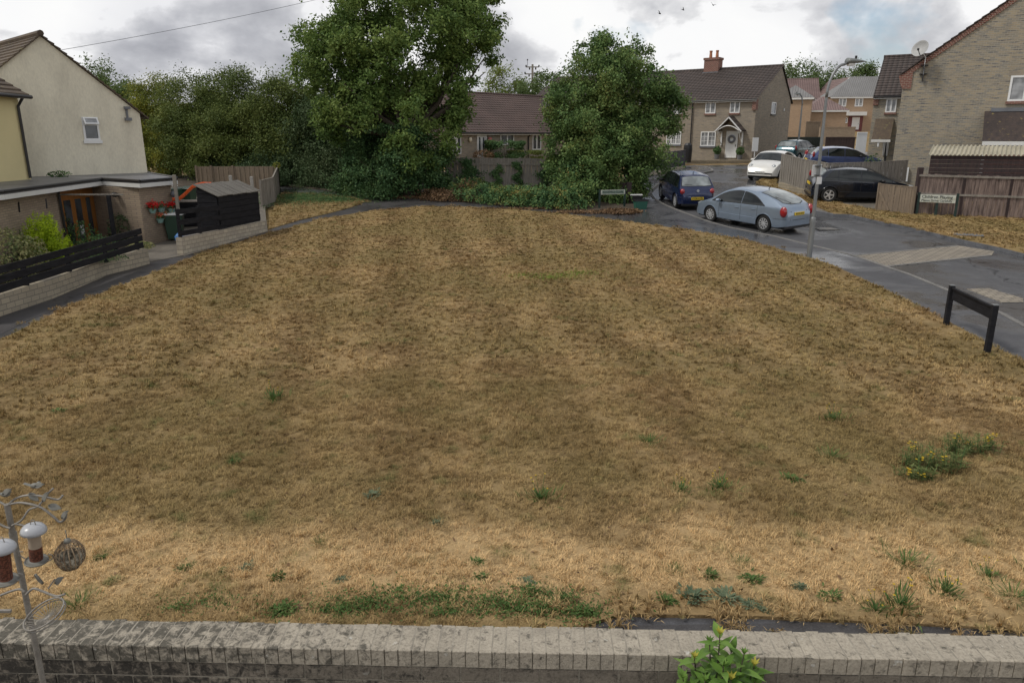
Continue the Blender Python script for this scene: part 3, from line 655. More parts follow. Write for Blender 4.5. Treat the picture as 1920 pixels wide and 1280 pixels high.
# --- bungalow behind the fence
P = PT(905, 297, 60); rz = math.radians(45); 
O = Vector((P.x-9.5*math.cos(rz), P.y-9.5*math.sin(rz), 2.35))
b_ = empty('bungalow', O, rz, 'low brown roofed bungalow with white doors behind the ivy covered fence', 'bungalow')
z_e = local(b_, 'y', -.25, 950, 248).z; q = local(b_, 'y', 4.6, 950, 179); L = 27
gabled(b_, L, 9.2, z_e+.2, q.z, 'buff_far', 'tile_red', eo=.4, step=.34)
door(b_, 'front', 0, rect(b_, 'y', 0, 894, 912, 251, 297), 'two_lights')
rg = rect(b_, 'y', 0, 836, 864, 255, 289); window(b_, 'front', 0, (rg[1]-.42, rg[1], rg[2], rg[3]), 1); door(b_, 'front', 0, (rg[0], rg[1]-.43, rg[2], rg[3]), 'solid')
window(b_, 'front', 0, rect(b_, 'y', 0, 938, 963, 252, 272), 2, fr=.08); window(b_, 'front', 0, rect(b_, 'y', 0, 998, 1014, 252, 281), 2, 'buff', fr=.08)
x = local(b_, 'y', -.1, 991, 270).x
MB().tube([(x+.35, -.42, z_e-.05), (x, -.1, z_e-.35), (x, -.1, -1)], .055, 8).build('downpipe', M['gutter'], b_)
q = local(b_, 'y', -.12, 882, 262); MB().blob((q.x, -.12, q.z), (.17, .12, .2), 2).build('wall_light', M['cream'], b_, smooth=True)
q = local(b_, 'y', -.3, 919, 269); o = MB().lathe([(0,-.5),(.16,-.45),(.2,0),(.14,.45),(0,.5)], 10).build('hanging_ornament', mat('pink_cloth', (.50,.16,.15), .8, .2, 4)); o.location = Matrix.Translation(b_.location) @ b_.rotation_euler.to_matrix().to_4x4() @ Vector((q.x, -.28, q.z)); tag(o, 'faded pink hanging ornament beside the white bungalow door', 'ornament')

# --- the big gabled house on the right
P = PT(1674, 300, 38.5); rz = math.radians(-28)
gh = empty('gabled_house', Vector((P.x, P.y, 1.2)), rz, 'large buff brick gable end with red brick verge, satellite dish and slate porch roof', 'house')
pa = local(gh, 'y', 0, 1690, 141); pb = local(gh, 'y', 0, 1880, 10); s = (pb.z-pa.z)/(pb.x-pa.x); GW = 9.6; za = pa.z-s*pa.x; zr = za+s*GW/2
GD = 16
MB().xzprism([(0, -1.2), (GW, -1.2), (GW, za), (GW/2, zr), (0, za)], 0, GD).build('wall', M['buff'], gh)
mb = MB()
for sx in (0, 1):
    for i in range(17):
        d0 = i*(GW/2+.2)/17; d1 = (i+1.04)*(GW/2+.2)/17
        X = lambda d: (d-.2) if sx == 0 else GW-(d-.2)
        Z = lambda d: za+s*(d-.2)+.04
        mb.xzprism([(X(d0), Z(d0)), (X(d0)-(.03 if sx == 0 else -.03), Z(d0)+.06), (X(d1), Z(d1)+.03), (X(d1), Z(d1))], -.1, GD+.1)
mb.build('roof', M['tile_brown'], gh)
mb = MB(); n = 62; Lr = math.hypot(GW/2, zr-za); ux, uz = (GW/2)/Lr, (zr-za)/Lr
for sx in (0, 1):
    for i in range(n):
        t0 = Lr*i/n; t1 = t0+Lr/n-.012; pts = []
        for (t, k) in ((t0, 0), (t1, 0), (t1, .22), (t0, .22)):
            x = ux*t+uz*k; z = za+uz*t-ux*k; pts.append((x if sx == 0 else GW-x, z))
        mb.xzprism(pts, -.045-(.02 if i % 2 else 0), -.002)
mb.build('verge_brickwork', M['red_brick'], gh)
k0 = local(gh, 'y', 0, 1681, 140); k1 = local(gh, 'y', 0, 1708, 167)
MB().xzprism([(-.22, za-.12), (-.22, k1.z+.55), (-.1, k1.z+.2), (0, k1.z), (k1.x, k1.z), (k1.x, za+s*k1.x-.2), (0, za-.02)], -.05, .4).build('kneeler', M['red_brick'], gh)
r0 = rect(gh, 'y', 0, 1892, 1920, 142, 190); window(gh, 'front', 0, (r0[0], r0[0]+1.35, r0[2], r0[3]), 2, 'red_brick', 'glass_light', .09)
MB().bx(r0[0]-.1, r0[0]+1.45, -.012, .01, r0[3]+.003, r0[3]+.22).build('lintel', M['buff_far'], gh)
# slate porch roof
qa = local(gh, 'y', 0, 1862, 209); qb = local(gh, 'y', -1.5, 1841, 268); PX = qb.x
mb = MB(); tiled_slope(mb, PX, PX+4.2, -1.5, qb.z+.08, -.02, qa.z, .16, .02); po = mb.build('porch_roof', M['slate'], gh)
MB().bx(PX+.25, PX+4.2, -.12, -.004, qa.z-.02, qa.z+.16).build('flashing', M['lead'], po)
MB().bx(PX+.01, PX+4.2, -1.56, -1.5, qb.z-.12, qb.z+.07).build('fascia', M['fascia'], po)
MB().bx(PX+.1, PX+.22, -1.45, -1.33, -.5, qb.z-.1).build('post', M['white_paint'], po)
MB().bx(PX+.22, PX+4.1, -1.4, -.003, -.5, qb.z-.14).build('porch', M['red_brick'], gh)
r = rect(gh, 'y', 0, 1683, 1703, 314, 340); mb = MB().ring(r[0], r[1], r[2], r[3], .09, -.16, 0); mo = mb.build('meter_cupboard', M['white_paint'], gh)
MB().bx(r[0]+.05, r[1]-.05, -.05, -.003, r[2]+.05, r[3]-.05).build('meter', M['black'], mo)
MB().bx(r[0]+.13, r[0]+.27, -.1, -.05, r[2]+.25, r[2]+.45).build('gauge', M['white_paint'], mo)
MB().bx(r[0]-.75, r[0]-.02, -.12, -.003, r[2]+.1, r[3]-.25).build('white_box', M['white_paint'], gh)
# --- dish on the gable
dq = local(gh, 'y', -.45, 1727, 93); tw = lambda v: Matrix.Translation(gh.location) @ gh.rotation_euler.to_matrix().to_4x4() @ Vector(v)
ds = empty('satellite_dish', tw((dq.x, -.45, dq.z)), rz, 'grey satellite dish on a white pole at the brick gable edge', 'satellite dish')
R = .40; mb = MB().lathe([(R*k/6, .13*(k/6)**2) for k in range(7)]+[(R+.01, .13), (R, .115)]+[(R*k/6, .13*(k/6)**2-.015) for k in range(5, -1, -1)], 26)
d = mb.build('reflector', mat('dish_grey', (.42,.42,.41), .5, .15, 3), ds, smooth=True); d.rotation_euler = (math.radians(68), 0, math.radians(-28))
MB().beam((0, -.05, -.32), (-.12, -.55, -.05), .03, .03).bx(-.17, -.07, -.64, -.52, -.1, 0).build('receiver_arm', M['black'], ds)
pq = local(gh, 'y', -.12, 1731, 140)
MB().tube([(0, .04, -.02), (pq.x-dq.x, .3, -.35), (pq.x-dq.x, .3, pq.z-dq.z)], .022, 8).build('mast', M['white_paint'], ds)
MB().bx(pq.x-dq.x-.17, pq.x-dq.x+.17, .3, .44, pq.z-dq.z+.0, pq.z-dq.z+.05).bx(pq.x-dq.x-.17, pq.x-dq.x+.17, .3, .44, pq.z-dq.z+.42, pq.z-dq.z+.46).bx(pq.x-dq.x-.03, pq.x-dq.x+.03, .28, .44, pq.z-dq.z-.3, pq.z-dq.z+.47).build('bracket', M['black'], ds)

# --- terrace house set back behind the gable
P = PT(1631, 250, 50); rz = math.radians(-30)
th_ = empty('terraced_house', Vector((P.x, P.y, 2.0)), rz, 'small buff brick house front with mossy door canopy beside the large gable', 'house')
ze = local(th_, 'y', 0, 1640, 180).z; zr_ = local(th_, 'y', 4.2, 1668, 108).z
gabled(th_, 7.2, 8.4, ze+.1, zr_, 'buff', 'tile_brown', over=.05)
window(th_, 'front', 0, rect(th_, 'y', 0, 1661, 1681, 185, 211), 2, 'red_brick', 'glass_light', .08)
window(th_, 'front', 0, (4.4, 5.6, ze-1.4, ze-.3), 2, 'red_brick', 'glass_light', .08)
MB().bx(-.03, .3, -.12, .3, ze-.6, ze).build('corbel', M['red_brick'], th_)
ca = local(th_, 'y', 0, 1650, 223); cb_ = local(th_, 'y', -1.2, 1634, 263); ce = local(th_, 'y', -1.2, 1669, 263)
mb = MB(); tiled_slope(mb, cb_.x, ce.x, -1.2, cb_.z+.05, -.02, ca.z, .2, .02); cc = mb.build('door_canopy', M['tile_moss'], th_)
MB().bx(cb_.x-.02, ce.x+.02, -1.26, -1.2, cb_.z-.12, cb_.z+.04).build('fascia', M['fascia'], cc)
for xx in (cb_.x+.75, ce.x-.15):
    mb = MB(); mb.beam((xx, -.06, cb_.z-.1), (xx, -.06, cb_.z-2.0 if xx < ce.x-.5 else cb_.z-1.0), .09, .09); mb.tube([(xx, -.08, cb_.z-1.0), (xx, -.5, cb_.z-.6), (xx, -1.1, cb_.z-.1)], .045, 6)
    mb.build('bracket', M['white_paint'], cc)
MB().bx(cb_.x+.95, ce.x-.3, -.03, -.003, -1, cb_.z-.15).build('door', M['black'], th_)
MB().lathe([(0,0),(.06,.0),(.08,.28),(0,.3)], 10, (cb_.x+.45, -1.15, cb_.z-.42)).build('porch_lamp', M['white_paint'], th_)

# --- the newer estate up the hill
def estate(name, label, px, py, t, rzd, L, W, eave, rise, wall, roof, hip=False, gz=None):
    P = PT(px, py, t); o = empty(name, Vector((P.x, P.y, P.z-eave)), math.radians(rzd), label, 'house', 'new brick houses on the hill')
    if hip:
        MB().bx(0, L, 0, W, -2, eave).build('wall', M[wall], o)
        e = .3; h0 = min(L, W)/2; pts = [(-e, -e, eave), (L+e, -e, eave), (L+e, W+e, eave), (-e, W+e, eave)]
        if L >= W: A, B = (h0, W/2, eave+rise), (L-h0, W/2, eave+rise); fs = [(0,1,5,4),(1,2,5),(2,3,4,5),(3,0,4),(3,2,1,0)]
        else: A, B = (L/2, h0, eave+rise), (L/2, W-h0, eave+rise); fs = [(0,1,4),(1,2,5,4),(2,3,5),(3,0,4,5),(3,2,1,0)]
        MB().add(pts+[A, B], fs).build('roof', M[roof], o)
        MB().bx(-.28, L+.28, -.28, -.24, eave-.24, eave-.01).build('fascia', M['fascia'], o)
    else:
        gabled(o, L, W, eave, eave+rise, wall, roof, base=-2, gut=False, over=.2)
    return o
e3 = estate('estate_house', 'orange brick house with grey hipped roof, maroon door surround and white door, on the hill', 1560, 182, 120, -6, 13.5, 8, 5.1, 3.4, 'orange_brick', 'tile_grey', True)
for rr in ((1572.5,1587,184,200), (1603,1618,184,200)): window(e3, 'front', 0, rect(e3, 'y', 0, *rr), 2, None, 'glass_light', .14, bars=True)
window(e3, 'front', 0, rect(e3, 'y', 0, 1576, 1589, 221, 231), 2, None, 'glass', .1, bars=True); rr = rect(e3, 'y', 0, 1562, 1576, 220, 234); MB().bx(rr[0], rr[1], -.1, -.003, rr[2], rr[3]).build('garage_panel', M['white_paint'], e3)
rr = rect(e3, 'y', 0, 1590, 1617, 218, 243); MB().bx(rr[0], rr[1], -.08, -.003, rr[2]-1, rr[3]).build('door_surround', mat('maroon', (.16,.035,.035), .5, .2, 2), e3)
rr = rect(e3, 'y', -.08, 1597, 1611, 220, 243); door(e3, 'front', -.083, rr, 'solid')
rr = rect(e3, 'y', -.5, 1587, 1624, 210, 217); MB().bx(rr[0], rr[1], -.9, -.003, rr[2], rr[3]).build('door_canopy', M['fascia'], e3)
e4 = estate('estate_house', 'orange brick house end showing only its white edged gable over the grey hipped roof', 1560, 178, 140, 0, 1, 1, 5, 1, 'orange_brick', 'tile_plum')
for c in list(e4.children): 
    for c2 in list(c.children): bpy.data.objects.remove(c2)
    bpy.data.objects.remove(c)
a = local(e4, 'y', 0, 1556, 182); b2 = local(e4, 'y', 0, 1591.5, 145); c2 = local(e4, 'y', 0, 1624, 182)
MB().xzprism([(a.x, -2), (c2.x, -2), (c2.x, a.z), (b2.x, b2.z-.2), (a.x, a.z)], 0, 9).build('wall', M['orange_brick'], e4)
mb = MB()
for q in (a, c2): mb.add([(q.x, -.3, a.z), (b2.x, -.3, b2.z), (b2.x, 9.2, b2.z), (q.x, 9.2, a.z), (q.x, -.3, a.z-.15), (b2.x, -.3, b2.z-.18), (b2.x, 9.2, b2.z-.18), (q.x, 9.2, a.z-.15)], [(0,1,2,3),(7,6,5,4),(0,4,5,1),(1,5,6,2),(2,6,7,3),(3,7,4,0)])
mb.build('roof', M['tile_plum'], e4)
MB().beam((a.x, -.34, a.z-.1), (b2.x, -.34, b2.z-.08), .1, .3, (0, 1, 0)).beam((c2.x, -.34, a.z-.1), (b2.x, -.34, b2.z-.08), .1, .3, (0, 1, 0)).build('bargeboard', M['fascia'], e4)
e1 = estate('estate_house', 'plain orange brick house side with pale hipped roof beyond the long brick pair', 1455, 184, 92, -22, 4.2, 9, 5.0, 1.6, 'orange_brick', 'tile_grey', True)
e2 = estate('estate_house', 'orange brick house with plum tiled roof behind the pale hipped roof', 1462, 184, 112, -14, 5.6, 8, 5.0, 2.9, 'orange_brick', 'tile_plum')
e5 = estate('estate_house', 'low plum roofed brick building with white fascia between the two orange brick houses', 1512, 207, 100, -10, 5.2, 8, 3.2, 1.9, 'orange_brick', 'tile_plum', True)

# --- left: cream gable house, yellow house, flat roofed extension
YG = PT(275, 325, 32).y
GP = PT(275, 325, 32)
cr = empty('cream_house', Vector((GP.x, GP.y, 0.5)), math.radians(48), 'cream rendered gable house with mossy tiled roof and one small open window', 'house')
ap = local(cr, 'y', 0, 75, 68); ev = local(cr, 'y', 0, 262, 213); xl = 2*ap.x-ev.x
MB().xzprism([(xl, -.5), (ev.x+.02, -.5), (ev.x, ev.z), (ap.x, ap.z), (xl, ev.z)], 0, 12).build('wall', M['cream'], cr)
s = (ap.z-ev.z)/(ev.x-ap.x); mb = MB()
for sx in (-1, 1):
    n = 18; Lh = ev.x-ap.x+.3
    for i in range(n):
        d0 = Lh-i*Lh/n; d1 = Lh-(i+1.05)*Lh/n; d1 = max(0, d1)
        mb.xzprism([(ap.x+sx*d0, ap.z-s*d0+.02), (ap.x+sx*(d0+.02), ap.z-s*d0+.10), (ap.x+sx*d1, ap.z-s*d1+.05), (ap.x+sx*d1, ap.z-s*d1+.02)], -.12, 12.2)
rf = mb.build('roof', M['tile_moss'], cr)
MB().tube([(ap.x, -.12, ap.z+.1), (ap.x, 12.2, ap.z+.1)], .12, 8).build('ridge_tiles', M['tile_moss'], rf)
w = window(cr, 'front', 0, rect(cr, 'y', 0, 155, 185, 220, 263), 1, 'upvc', 'glass', .07)
rr = rect(cr, 'y', 0, 155, 185, 220, 263); ww = rr[1]-rr[0]; hh = rr[3]-rr[2]
MB().bx(.07, ww-.07, -.05, .02, hh*.64, hh*.70).build('transom', M['upvc'], w)
sa = MB().ring(0, ww-.06, -hh*.34, 0, .055, -.03, .02).build('open_sash', M['upvc'], w); sa.location = (.03, -.07, hh-.02); sa.rotation_euler = (math.radians(-32), 0, 0)
MB().bx(.04, ww-.1, -.01, .0, -hh*.33, -.04).build('pane', M['glass_light'], sa)
q = local(cr, 'y', -.1, 238, 207); MB().bx(q.x-.03, q.x+.03, -.1, 0, q.z-.35, q.z+.1).bx(q.x-.12, q.x+.12, -.2, -.05, q.z-.42, q.z-.3).bx(q.x-.1, q.x+.12, -.2, -.05, q.z+.05, q.z+.15).build('wall_bracket', M['lead'], cr)
MB().tube([(ev.x+.2, -.05, ev.z-.12), (ev.x+.2, 12, ev.z-.12)], .06, 8).build('gutter', M['gutter'], cr)

yt = PT(58, 335, 27); X0 = yt.x
yh = empty('yellow_house', Vector((X0, 0, 0.4)), 0, 'pale yellow rendered wall with clay tiled eaves and black downpipe at the frame edge', 'house')
ze = local(yh, 'x', 0, 25, 180).z; y1 = yt.y
MB().bx(-6, 0, 8, y1+.02, -.4, ze).build('wall', M['yellow'], yh)
mb = MB()
for i in range(14):
    d0 = .3-i*.26; d1 = .3-(i+1.06)*.26; mb.xzprism([(d0, ze+.62*(.3-d0)+.0), (d0, ze+.62*(.3-d0)+.08), (d1, ze+.62*(.3-d1)+.03), (d1, ze+.62*(.3-d1))], 8, y1+.25)
mb.build('roof', M['tile_moss'], yh)
MB().tube([(.33, 8, ze-.02), (.33, y1+.28, ze-.02)], .07, 8).build('gutter', M['gutter'], yh)
MB().tube([(.3, y1-.15, ze-.05), (.08, y1-.15, ze-.35), (.08, y1-.15, 2.42)], .05, 8).build('downpipe', M['gutter'], yh)

A = PZ(-10, 361, 2.73); B = PZ(184, 336.5, 2.73); Cc = PZ(258, 340.6, 2.73); D = PZ(314, 336.5, 2.73)
ex = empty('flat_roofed_extension', Vector((Cc.x, Cc.y, 0.35)), 0, 'single storey brick extension with grey felt flat roof and orange wood door', 'extension')
lc = lambda p, z=None: (p.x-Cc.x, p.y-Cc.y)
zt = 2.73-.35
A2 = (A.x-.9, A.y-9); wallp = [(A2[0]-Cc.x, A2[1]-Cc.y), lc(A), (lc(B)[0], lc(B)[1]-2.6), (lc(B)[0]-.35, lc(B)[1]-2.55), (lc(B)[0]-.3, lc(B)[1]), (0, 0), (lc(D)[0], lc(D)[1]+.2), (-2.7, 5.7), (-8, 5.7), (-8, lc(A)[1]-9)]
MB().prism(wallp, -.5, zt-.22).build('wall', M['rough_brick'], ex)
roofp = [(A2[0]-Cc.x+.25, A2[1]-Cc.y), (lc(A)[0]+.25, lc(A)[1]), (lc(B)[0]+.25, lc(B)[1]-.2), (.2, -.25), (lc(D)[0]+.2, lc(D)[1]+.35), (-2.45, 5.95), (-8.2, 5.95), (-8.2, lc(A)[1]-9)]
rf = MB().prism(roofp, zt-.06, zt+.04).build('roof', M['felt'], ex, bevel=.02)
mb = MB()
for i in range(4):
    p, q = Vector((*roofp[i], zt-.13)), Vector((*roofp[i+1], zt-.13)); mb.beam(p, q, .05, .14)
mb.build('fascia', M['fascia'], ex)
mb = MB()
for i in range(5):
    p, q = Vector((*roofp[i], zt+.03)), Vector((*roofp[i+1], zt+.03)); mb.tube([p, q], .055, 8)
mb.build('gutter', M['gutter'], ex)
# recessed doorway with an orange wood door and side light, dark glazing
Ya = lc(B)[1]-2.55; xb = lc(B)[0]-.3
dr = MB().bx(xb-.05, xb+.05, Ya+.25, lc(B)[1]-.05, -.3, zt-.3).build('door', M['oak'], ex)
MB().bx(xb+.05, xb+.07, Ya+.55, Ya+.95, .2, 1.75).bx(xb+.05, xb+.07, Ya+1.25, Ya+1.6, -.1, 1.75).bx(xb+.05, xb+.07, Ya+1.95, Ya+2.2, .2, 1.75).build('glazing', M['glass'], dr)
MB().bx(xb+.072, xb+.085, Ya+1.32, Ya+1.52, .45, .8).build('notice', M['white_paint'], dr)
MB().tube([(lc(B)[0]+.28, lc(B)[1]-2.9, zt-.02), (lc(B)[0]+.1, lc(B)[1]-2.75, zt-.3), (lc(B)[0]+.1, lc(B)[1]-2.7, -.4)], .045, 8).build('downpipe', M['gutter'], ex)
q = PZ(200, 357, 2.3); MB().blob((-1.15, -.1+lc(B)[1]*.42, zt-.5), (.14, .14, .09), 2).build('wall_light', M['black'], ex, smooth=True)
MB().blob((lc(D)[0]+.1, lc(D)[1]+.1, zt-.55), (.1, .1, .13), 2).build('security_light', M['lead'], ex, smooth=True)
# white strip and flashing on the felt
# ---------------------------------------------------------------- fences, sheds and small things
def wood(name, c, c2, bump=.4): return mat(name, c, 0.85, 0.3, 2.5, bump, col2=c2, fine=.35, stretch=(5, 5, .55))
M['w_black'] = mat('black_stained_wood', (.012,.012,.015), 0.7, 0.4, 3, 0.3, spec=.2, col2=(.028,.028,.033), fine=.4, stretch=(1, 1, 5))
M['w_grey'] = wood('weathered_fence', (.33,.30,.26), (.22,.195,.165))
M['w_dark'] = wood('dark_fence', (.115,.11,.118), (.075,.072,.078))
M['w_brown'] = wood('mottled_fence', (.30,.225,.19), (.085,.06,.055))
M['w_tan'] = wood('tan_fence', (.29,.225,.16), (.20,.155,.115))
M['w_post'] = wood('dark_red_post', (.07,.042,.040), (.035,.026,.026))
M['w_pale'] = wood('pale_wood', (.40,.36,.30), (.30,.27,.22))
M['concrete'] = mat('concrete_post', (.46,.44,.40), 0.85, .3, 4, .3, fine=.2)
M['green_bin'] = mat('green_bin', (.022,.06,.035), 0.4, .2, 3); M['green_dark'] = mat('dark_green', (.012,.022,.018), 0.45, .3, 3)
M['metal'] = mat('galvanised_steel', (.30,.31,.31), 0.5, .3, 3, metallic=.6, col2=(.22,.23,.24), fine=.2, stretch=(3, 3, .6))
def fence(name, pts, h, m, label, board=.12, group=None, rail=None, posts=True, cap=None, gap=.008, jit=.02, thick=.02, h1=None, cat='fence', back=False, postm=None, railm=None, seed=3):
    """upright boards between posts; pts are (x, y) corners on the ground"""
    rnd = random.Random(seed); o = empty(name, (pts[0][0], pts[0][1], 0), 0, label, cat, group); X0, Y0 = pts[0][0], pts[0][1]
    bd, rl = MB(), MB(); tot = sum((Vector(pts[i+1][:2])-Vector(pts[i][:2])).length for i in range(len(pts)-1)); run = 0
    for i in range(len(pts)-1):
        a = Vector(pts[i][:2]); b = Vector(pts[i+1][:2]); L = (b-a).length; d = (b-a)/L; n = Vector((d.y, -d.x)); k = max(1, int(L/board)); w = L/k
        for j in range(k):
            p = a+d*(j+.0)*w; q = a+d*((j+1)*w-gap); hh = h+((h1-h)*(run+j*w)/tot if h1 else 0)+rnd.uniform(-jit, jit); off = n*(rnd.uniform(0, .012)+(.014 if j % 2 else 0)); z = H(p.x, p.y)
            c = [p+off-n*thick/2, q+off-n*thick/2, q+off+n*thick/2, p+off+n*thick/2]
            bd.add([(v.x-X0, v.y-Y0, z-.1) for v in c]+[(v.x-X0, v.y-Y0, z+hh) for v in c], [(0,3,2,1),(4,5,6,7),(0,1,5,4),(1,2,6,5),(2,3,7,6),(3,0,4,7)])
        for f in (rail or ()):
            za, zb = H(a.x, a.y)+h*f, H(b.x, b.y)+h*f; s = -1 if back else 1; e = n*.045*s
            rl.beam((a.x+e.x-X0, a.y+e.y-Y0, za), (b.x+e.x-X0, b.y+e.y-Y0, zb), .05, .085)
        if cap:
            hb = (h1-h) if h1 else 0; rl.beam((a.x-X0, a.y-Y0, H(a.x, a.y)+h+hb*run/tot+.02), (b.x-X0, b.y-Y0, H(b.x, b.y)+h+hb*(run+L)/tot+.02), .07, .04)
        if posts:
            for p in ([a] if i < len(pts)-2 else [a, b]):
                z = H(p.x, p.y); po = MB().bx(p.x-X0-.05, p.x-X0+.05, p.y-Y0-.05, p.y-Y0+.05, z-.2, z+h+.06).build('post', M[postm or m], o)
        run += L
    bd.build('board_panel', M[m], o)
    if rl.v: rl.build('rail', M[railm or m], o)
    return o
def split_line(a, b, step):
    a = Vector(a[:2]); b = Vector(b[:2]); n = max(1, round((b-a).length/step)); return [tuple(a.lerp(b, i/n)) for i in range(n+1)]
def low_wall(name, pts, h, w, m, label, cat='wall', h1=None):
    o = empty(name, (pts[0][0], pts[0][1], 0), 0, label, cat); mb = MB(); mc = MB(); tot = len(pts)-1
    a0 = Vector(pts[0][:2]); 
    for i in range(tot):
        a = Vector(pts[i][:2])-a0; b = Vector(pts[i+1][:2])-a0; d = (b-a).normalized(); n = Vector((-d.y, d.x))*w
        za = H(*pts[i][:2]); zb = H(*pts[i+1][:2]); ha = h+(h1-h)*i/tot if h1 else h; hb = h+(h1-h)*(i+1)/tot if h1 else h
        P4 = [a, b, b+n, a+n]; zz = [za, zb, zb, za]; hh = [ha, hb, hb, ha]
        mb.add([(p.x, p.y, z-.3) for p, z in zip(P4, zz)]+[(p.x, p.y, z+q) for p, z, q in zip(P4, zz, hh)], [(0,3,2,1),(4,5,6,7),(0,1,5,4),(1,2,6,5),(2,3,7,6),(3,0,4,7)])
    mb.build('wall', M[m], o); return o
G = lambda px, py: tuple(PG(px, py)[:2])

# bungalow's fence, the road-side dark fence
fence('panel_fence', split_line(G(838,352), G(1045,356), 1.83), 1.62, 'w_grey', 'weathered grey brown panel fence with ivy climbing it, in front of the bungalow', rail=(.80,), board=.15)
fence('close_board_fence', split_line(G(1172,337), G(1283,315), 1.8), 1.16, 'w_dark', 'dark slate coloured board fence curving beside the pavement past the ivy tree', rail=None, cap=True, board=.13)
low_wall('fence_plinth', [G(1172,339), G(1230,327), G(1284,316)], .18, .25, 'pale_stone', 'low stone edging under the dark slate coloured fence', 'edging')
# grey fence on brick plinth behind the lamp post
fl = [G(1459,352), G(1500,366), G(1545,376)]
low_wall('fence_plinth', fl, .32, .25, 'stone', 'mossy low brick plinth under the pale grey fence, beside the driveway', 'edging')
fz = [Vector(p)+Vector((.08,.14)) for p in fl]
o = fence('close_board_fence', [tuple(fz[0]), tuple(fz[1]), tuple(fz[2]), (fz[2].x+2.6, fz[2].y+.3), (fz[2].x+4.3, fz[2].y+.9)], 1.72, 'w_grey', 'pale grey upright board fence between the white car and the dark hatchback', board=.11, posts=False, jit=.01, cap=True, seed=8)
# far fences and gate
def far_box(name, px0, px1, y0, y1, t, m, label, cat, depth=.1, boards=True, grp=None):
    a = PT(px0, y1, t); b = PT(px1, y1, t); zt = (PT(px0, y0, t).z+PT(px1, y0, t).z)/2; L = (b-a).length; zb = min(H(a.x, a.y), a.z)-.3
    o = empty(name, Vector((a.x, a.y, 0)), math.atan2(b.y-a.y, b.x-a.x), label, cat, grp); n = max(1, int(L/1.8)); mb = MB()
    for i in range(n):
        k = 14 if boards else 1
        for j in range(k):
            x0 = L*(i+j/k)/n; x1 = L*(i+(j+1)/k)/n-.012; mb.bx(x0, x1, (.012 if j % 2 else 0), depth, zb, zt)
    mb.build('board_panel', M[m], o); rl = MB()
    rl.bx(0, L, -.03, -.001, zt-.12, zt-.02); rl.build('top_rail', M[m], o); return o
far_box('garden_fence', 1462, 1541, 257, 282, 74, 'green_dark', 'dark green stained fence behind the teal car', 'fence')
far_box('garden_fence', 1546, 1601, 257, 285, 72, 'w_post', 'dark plum stained fence behind the blue estate car', 'fence')
far_box('garden_fence', 1509, 1536, 228, 258, 88, 'w_tan', 'tan board fence between the orange brick houses', 'fence')
far_box('garden_wall', 1536, 1602, 238, 262, 86, 'rough_brick', 'rough brown garden wall below the orange brick house with hipped roof', 'wall', .3, False)
far_box('side_gate', 1603, 1622, 248, 290, 62, 'white_paint', 'tall white gate beside the small buff brick house', 'gate', .06, False)
gx = far_box('road_edge_wall', 1286, 1405, 300, 306, 56, 'stone', 'low stone kerb wall below the house with the white canopy', 'edging', .2, False)

# right: mottled fence, dark post, lower gate panel
fr = split_line(G(1713,402), G(1975,413), 1.83)
fence('panel_fence', fr, 1.72, 'w_brown', 'mottled brown and grey fence panels with streaked boards beside the grass verge', rail=(.52, .97), board=.14, postm='w_post', railm='w_grey', seed=5, jit=.03)
gp = [G(1643,395), G(1709,403)]
o = fence('lower_gate', gp, 1.16, 'w_tan', 'low tan board gate with a diagonal brace beside the dark hatchback', board=.11, cap=True, cat='gate', posts=True, jit=.0, seed=6)
a, b = Vector(gp[0])-Vector(gp[0]), Vector(gp[1])-Vector(gp[0]); n = Vector((b.y, -b.x)).normalized()*.06; z0 = H(*gp[0])
MB().beam((n.x+b.x*.04, n.y+b.y*.04, z0+.85), (n.x+b.x*.36, n.y+b.y*.36, z0+.05), .05, .09).build('brace', M['w_tan'], o)
pp = G(1714,401); MB_ = MB().bx(-.1, .1, -.08, .08, -.3, 1.98).build('gate_post', M['w_post']); MB_.location = (pp[0], pp[1], H(*pp)); tag(MB_, 'tall dark red stained post between the low gate and the mottled fence', 'post')
# corrugated shelter behind the fence
sa = PY(1741, 290, PG(1720,402).y+1.2); sb = PY(1930, 294, PG(1900,408).y+.9); d = (Vector(sb)-Vector(sa)); rz = math.atan2(d.y, d.x); Ls = Vector((d.x, d.y)).length+.8
sh = empty('corrugated_shelter', Vector((sa.x, sa.y, sa.z-2.0)), rz, 'dark red stained shelter with a pale corrugated roof behind the mottled fence', 'shelter')
mb = MB(); n = int(Ls/.17); k = 10; top = []; N_ = n*k; W_ = 2.0
for i in range(N_+1):
    x = Ls*i/N_; z = .035*math.cos(2*math.pi*i/k); top += [(x, 0, 2.0+z), (x+.45, W_, 2.38+z), (x, 0, 1.985+z), (x+.45, W_, 2.365+z)]
fs = []
for i in range(N_): q = i*4; r = q+4; fs += [(q, r, r+1, q+1), (q+2, q+3, r+3, r+2), (q, q+2, r+2, r)]
mb.add(top, fs).build('roof', mat('cream_corrugated', (.50,.46,.35), .6, .25, 1.5, .1, fine=.15), sh)
mb = MB()
for i in range(9): mb.bx(.12, Ls, .1-(.012 if i % 2 else 0), .14, .35+i*.18, .35+(i+1)*.18-.01)
mb.build('wall', M['w_post'], sh)

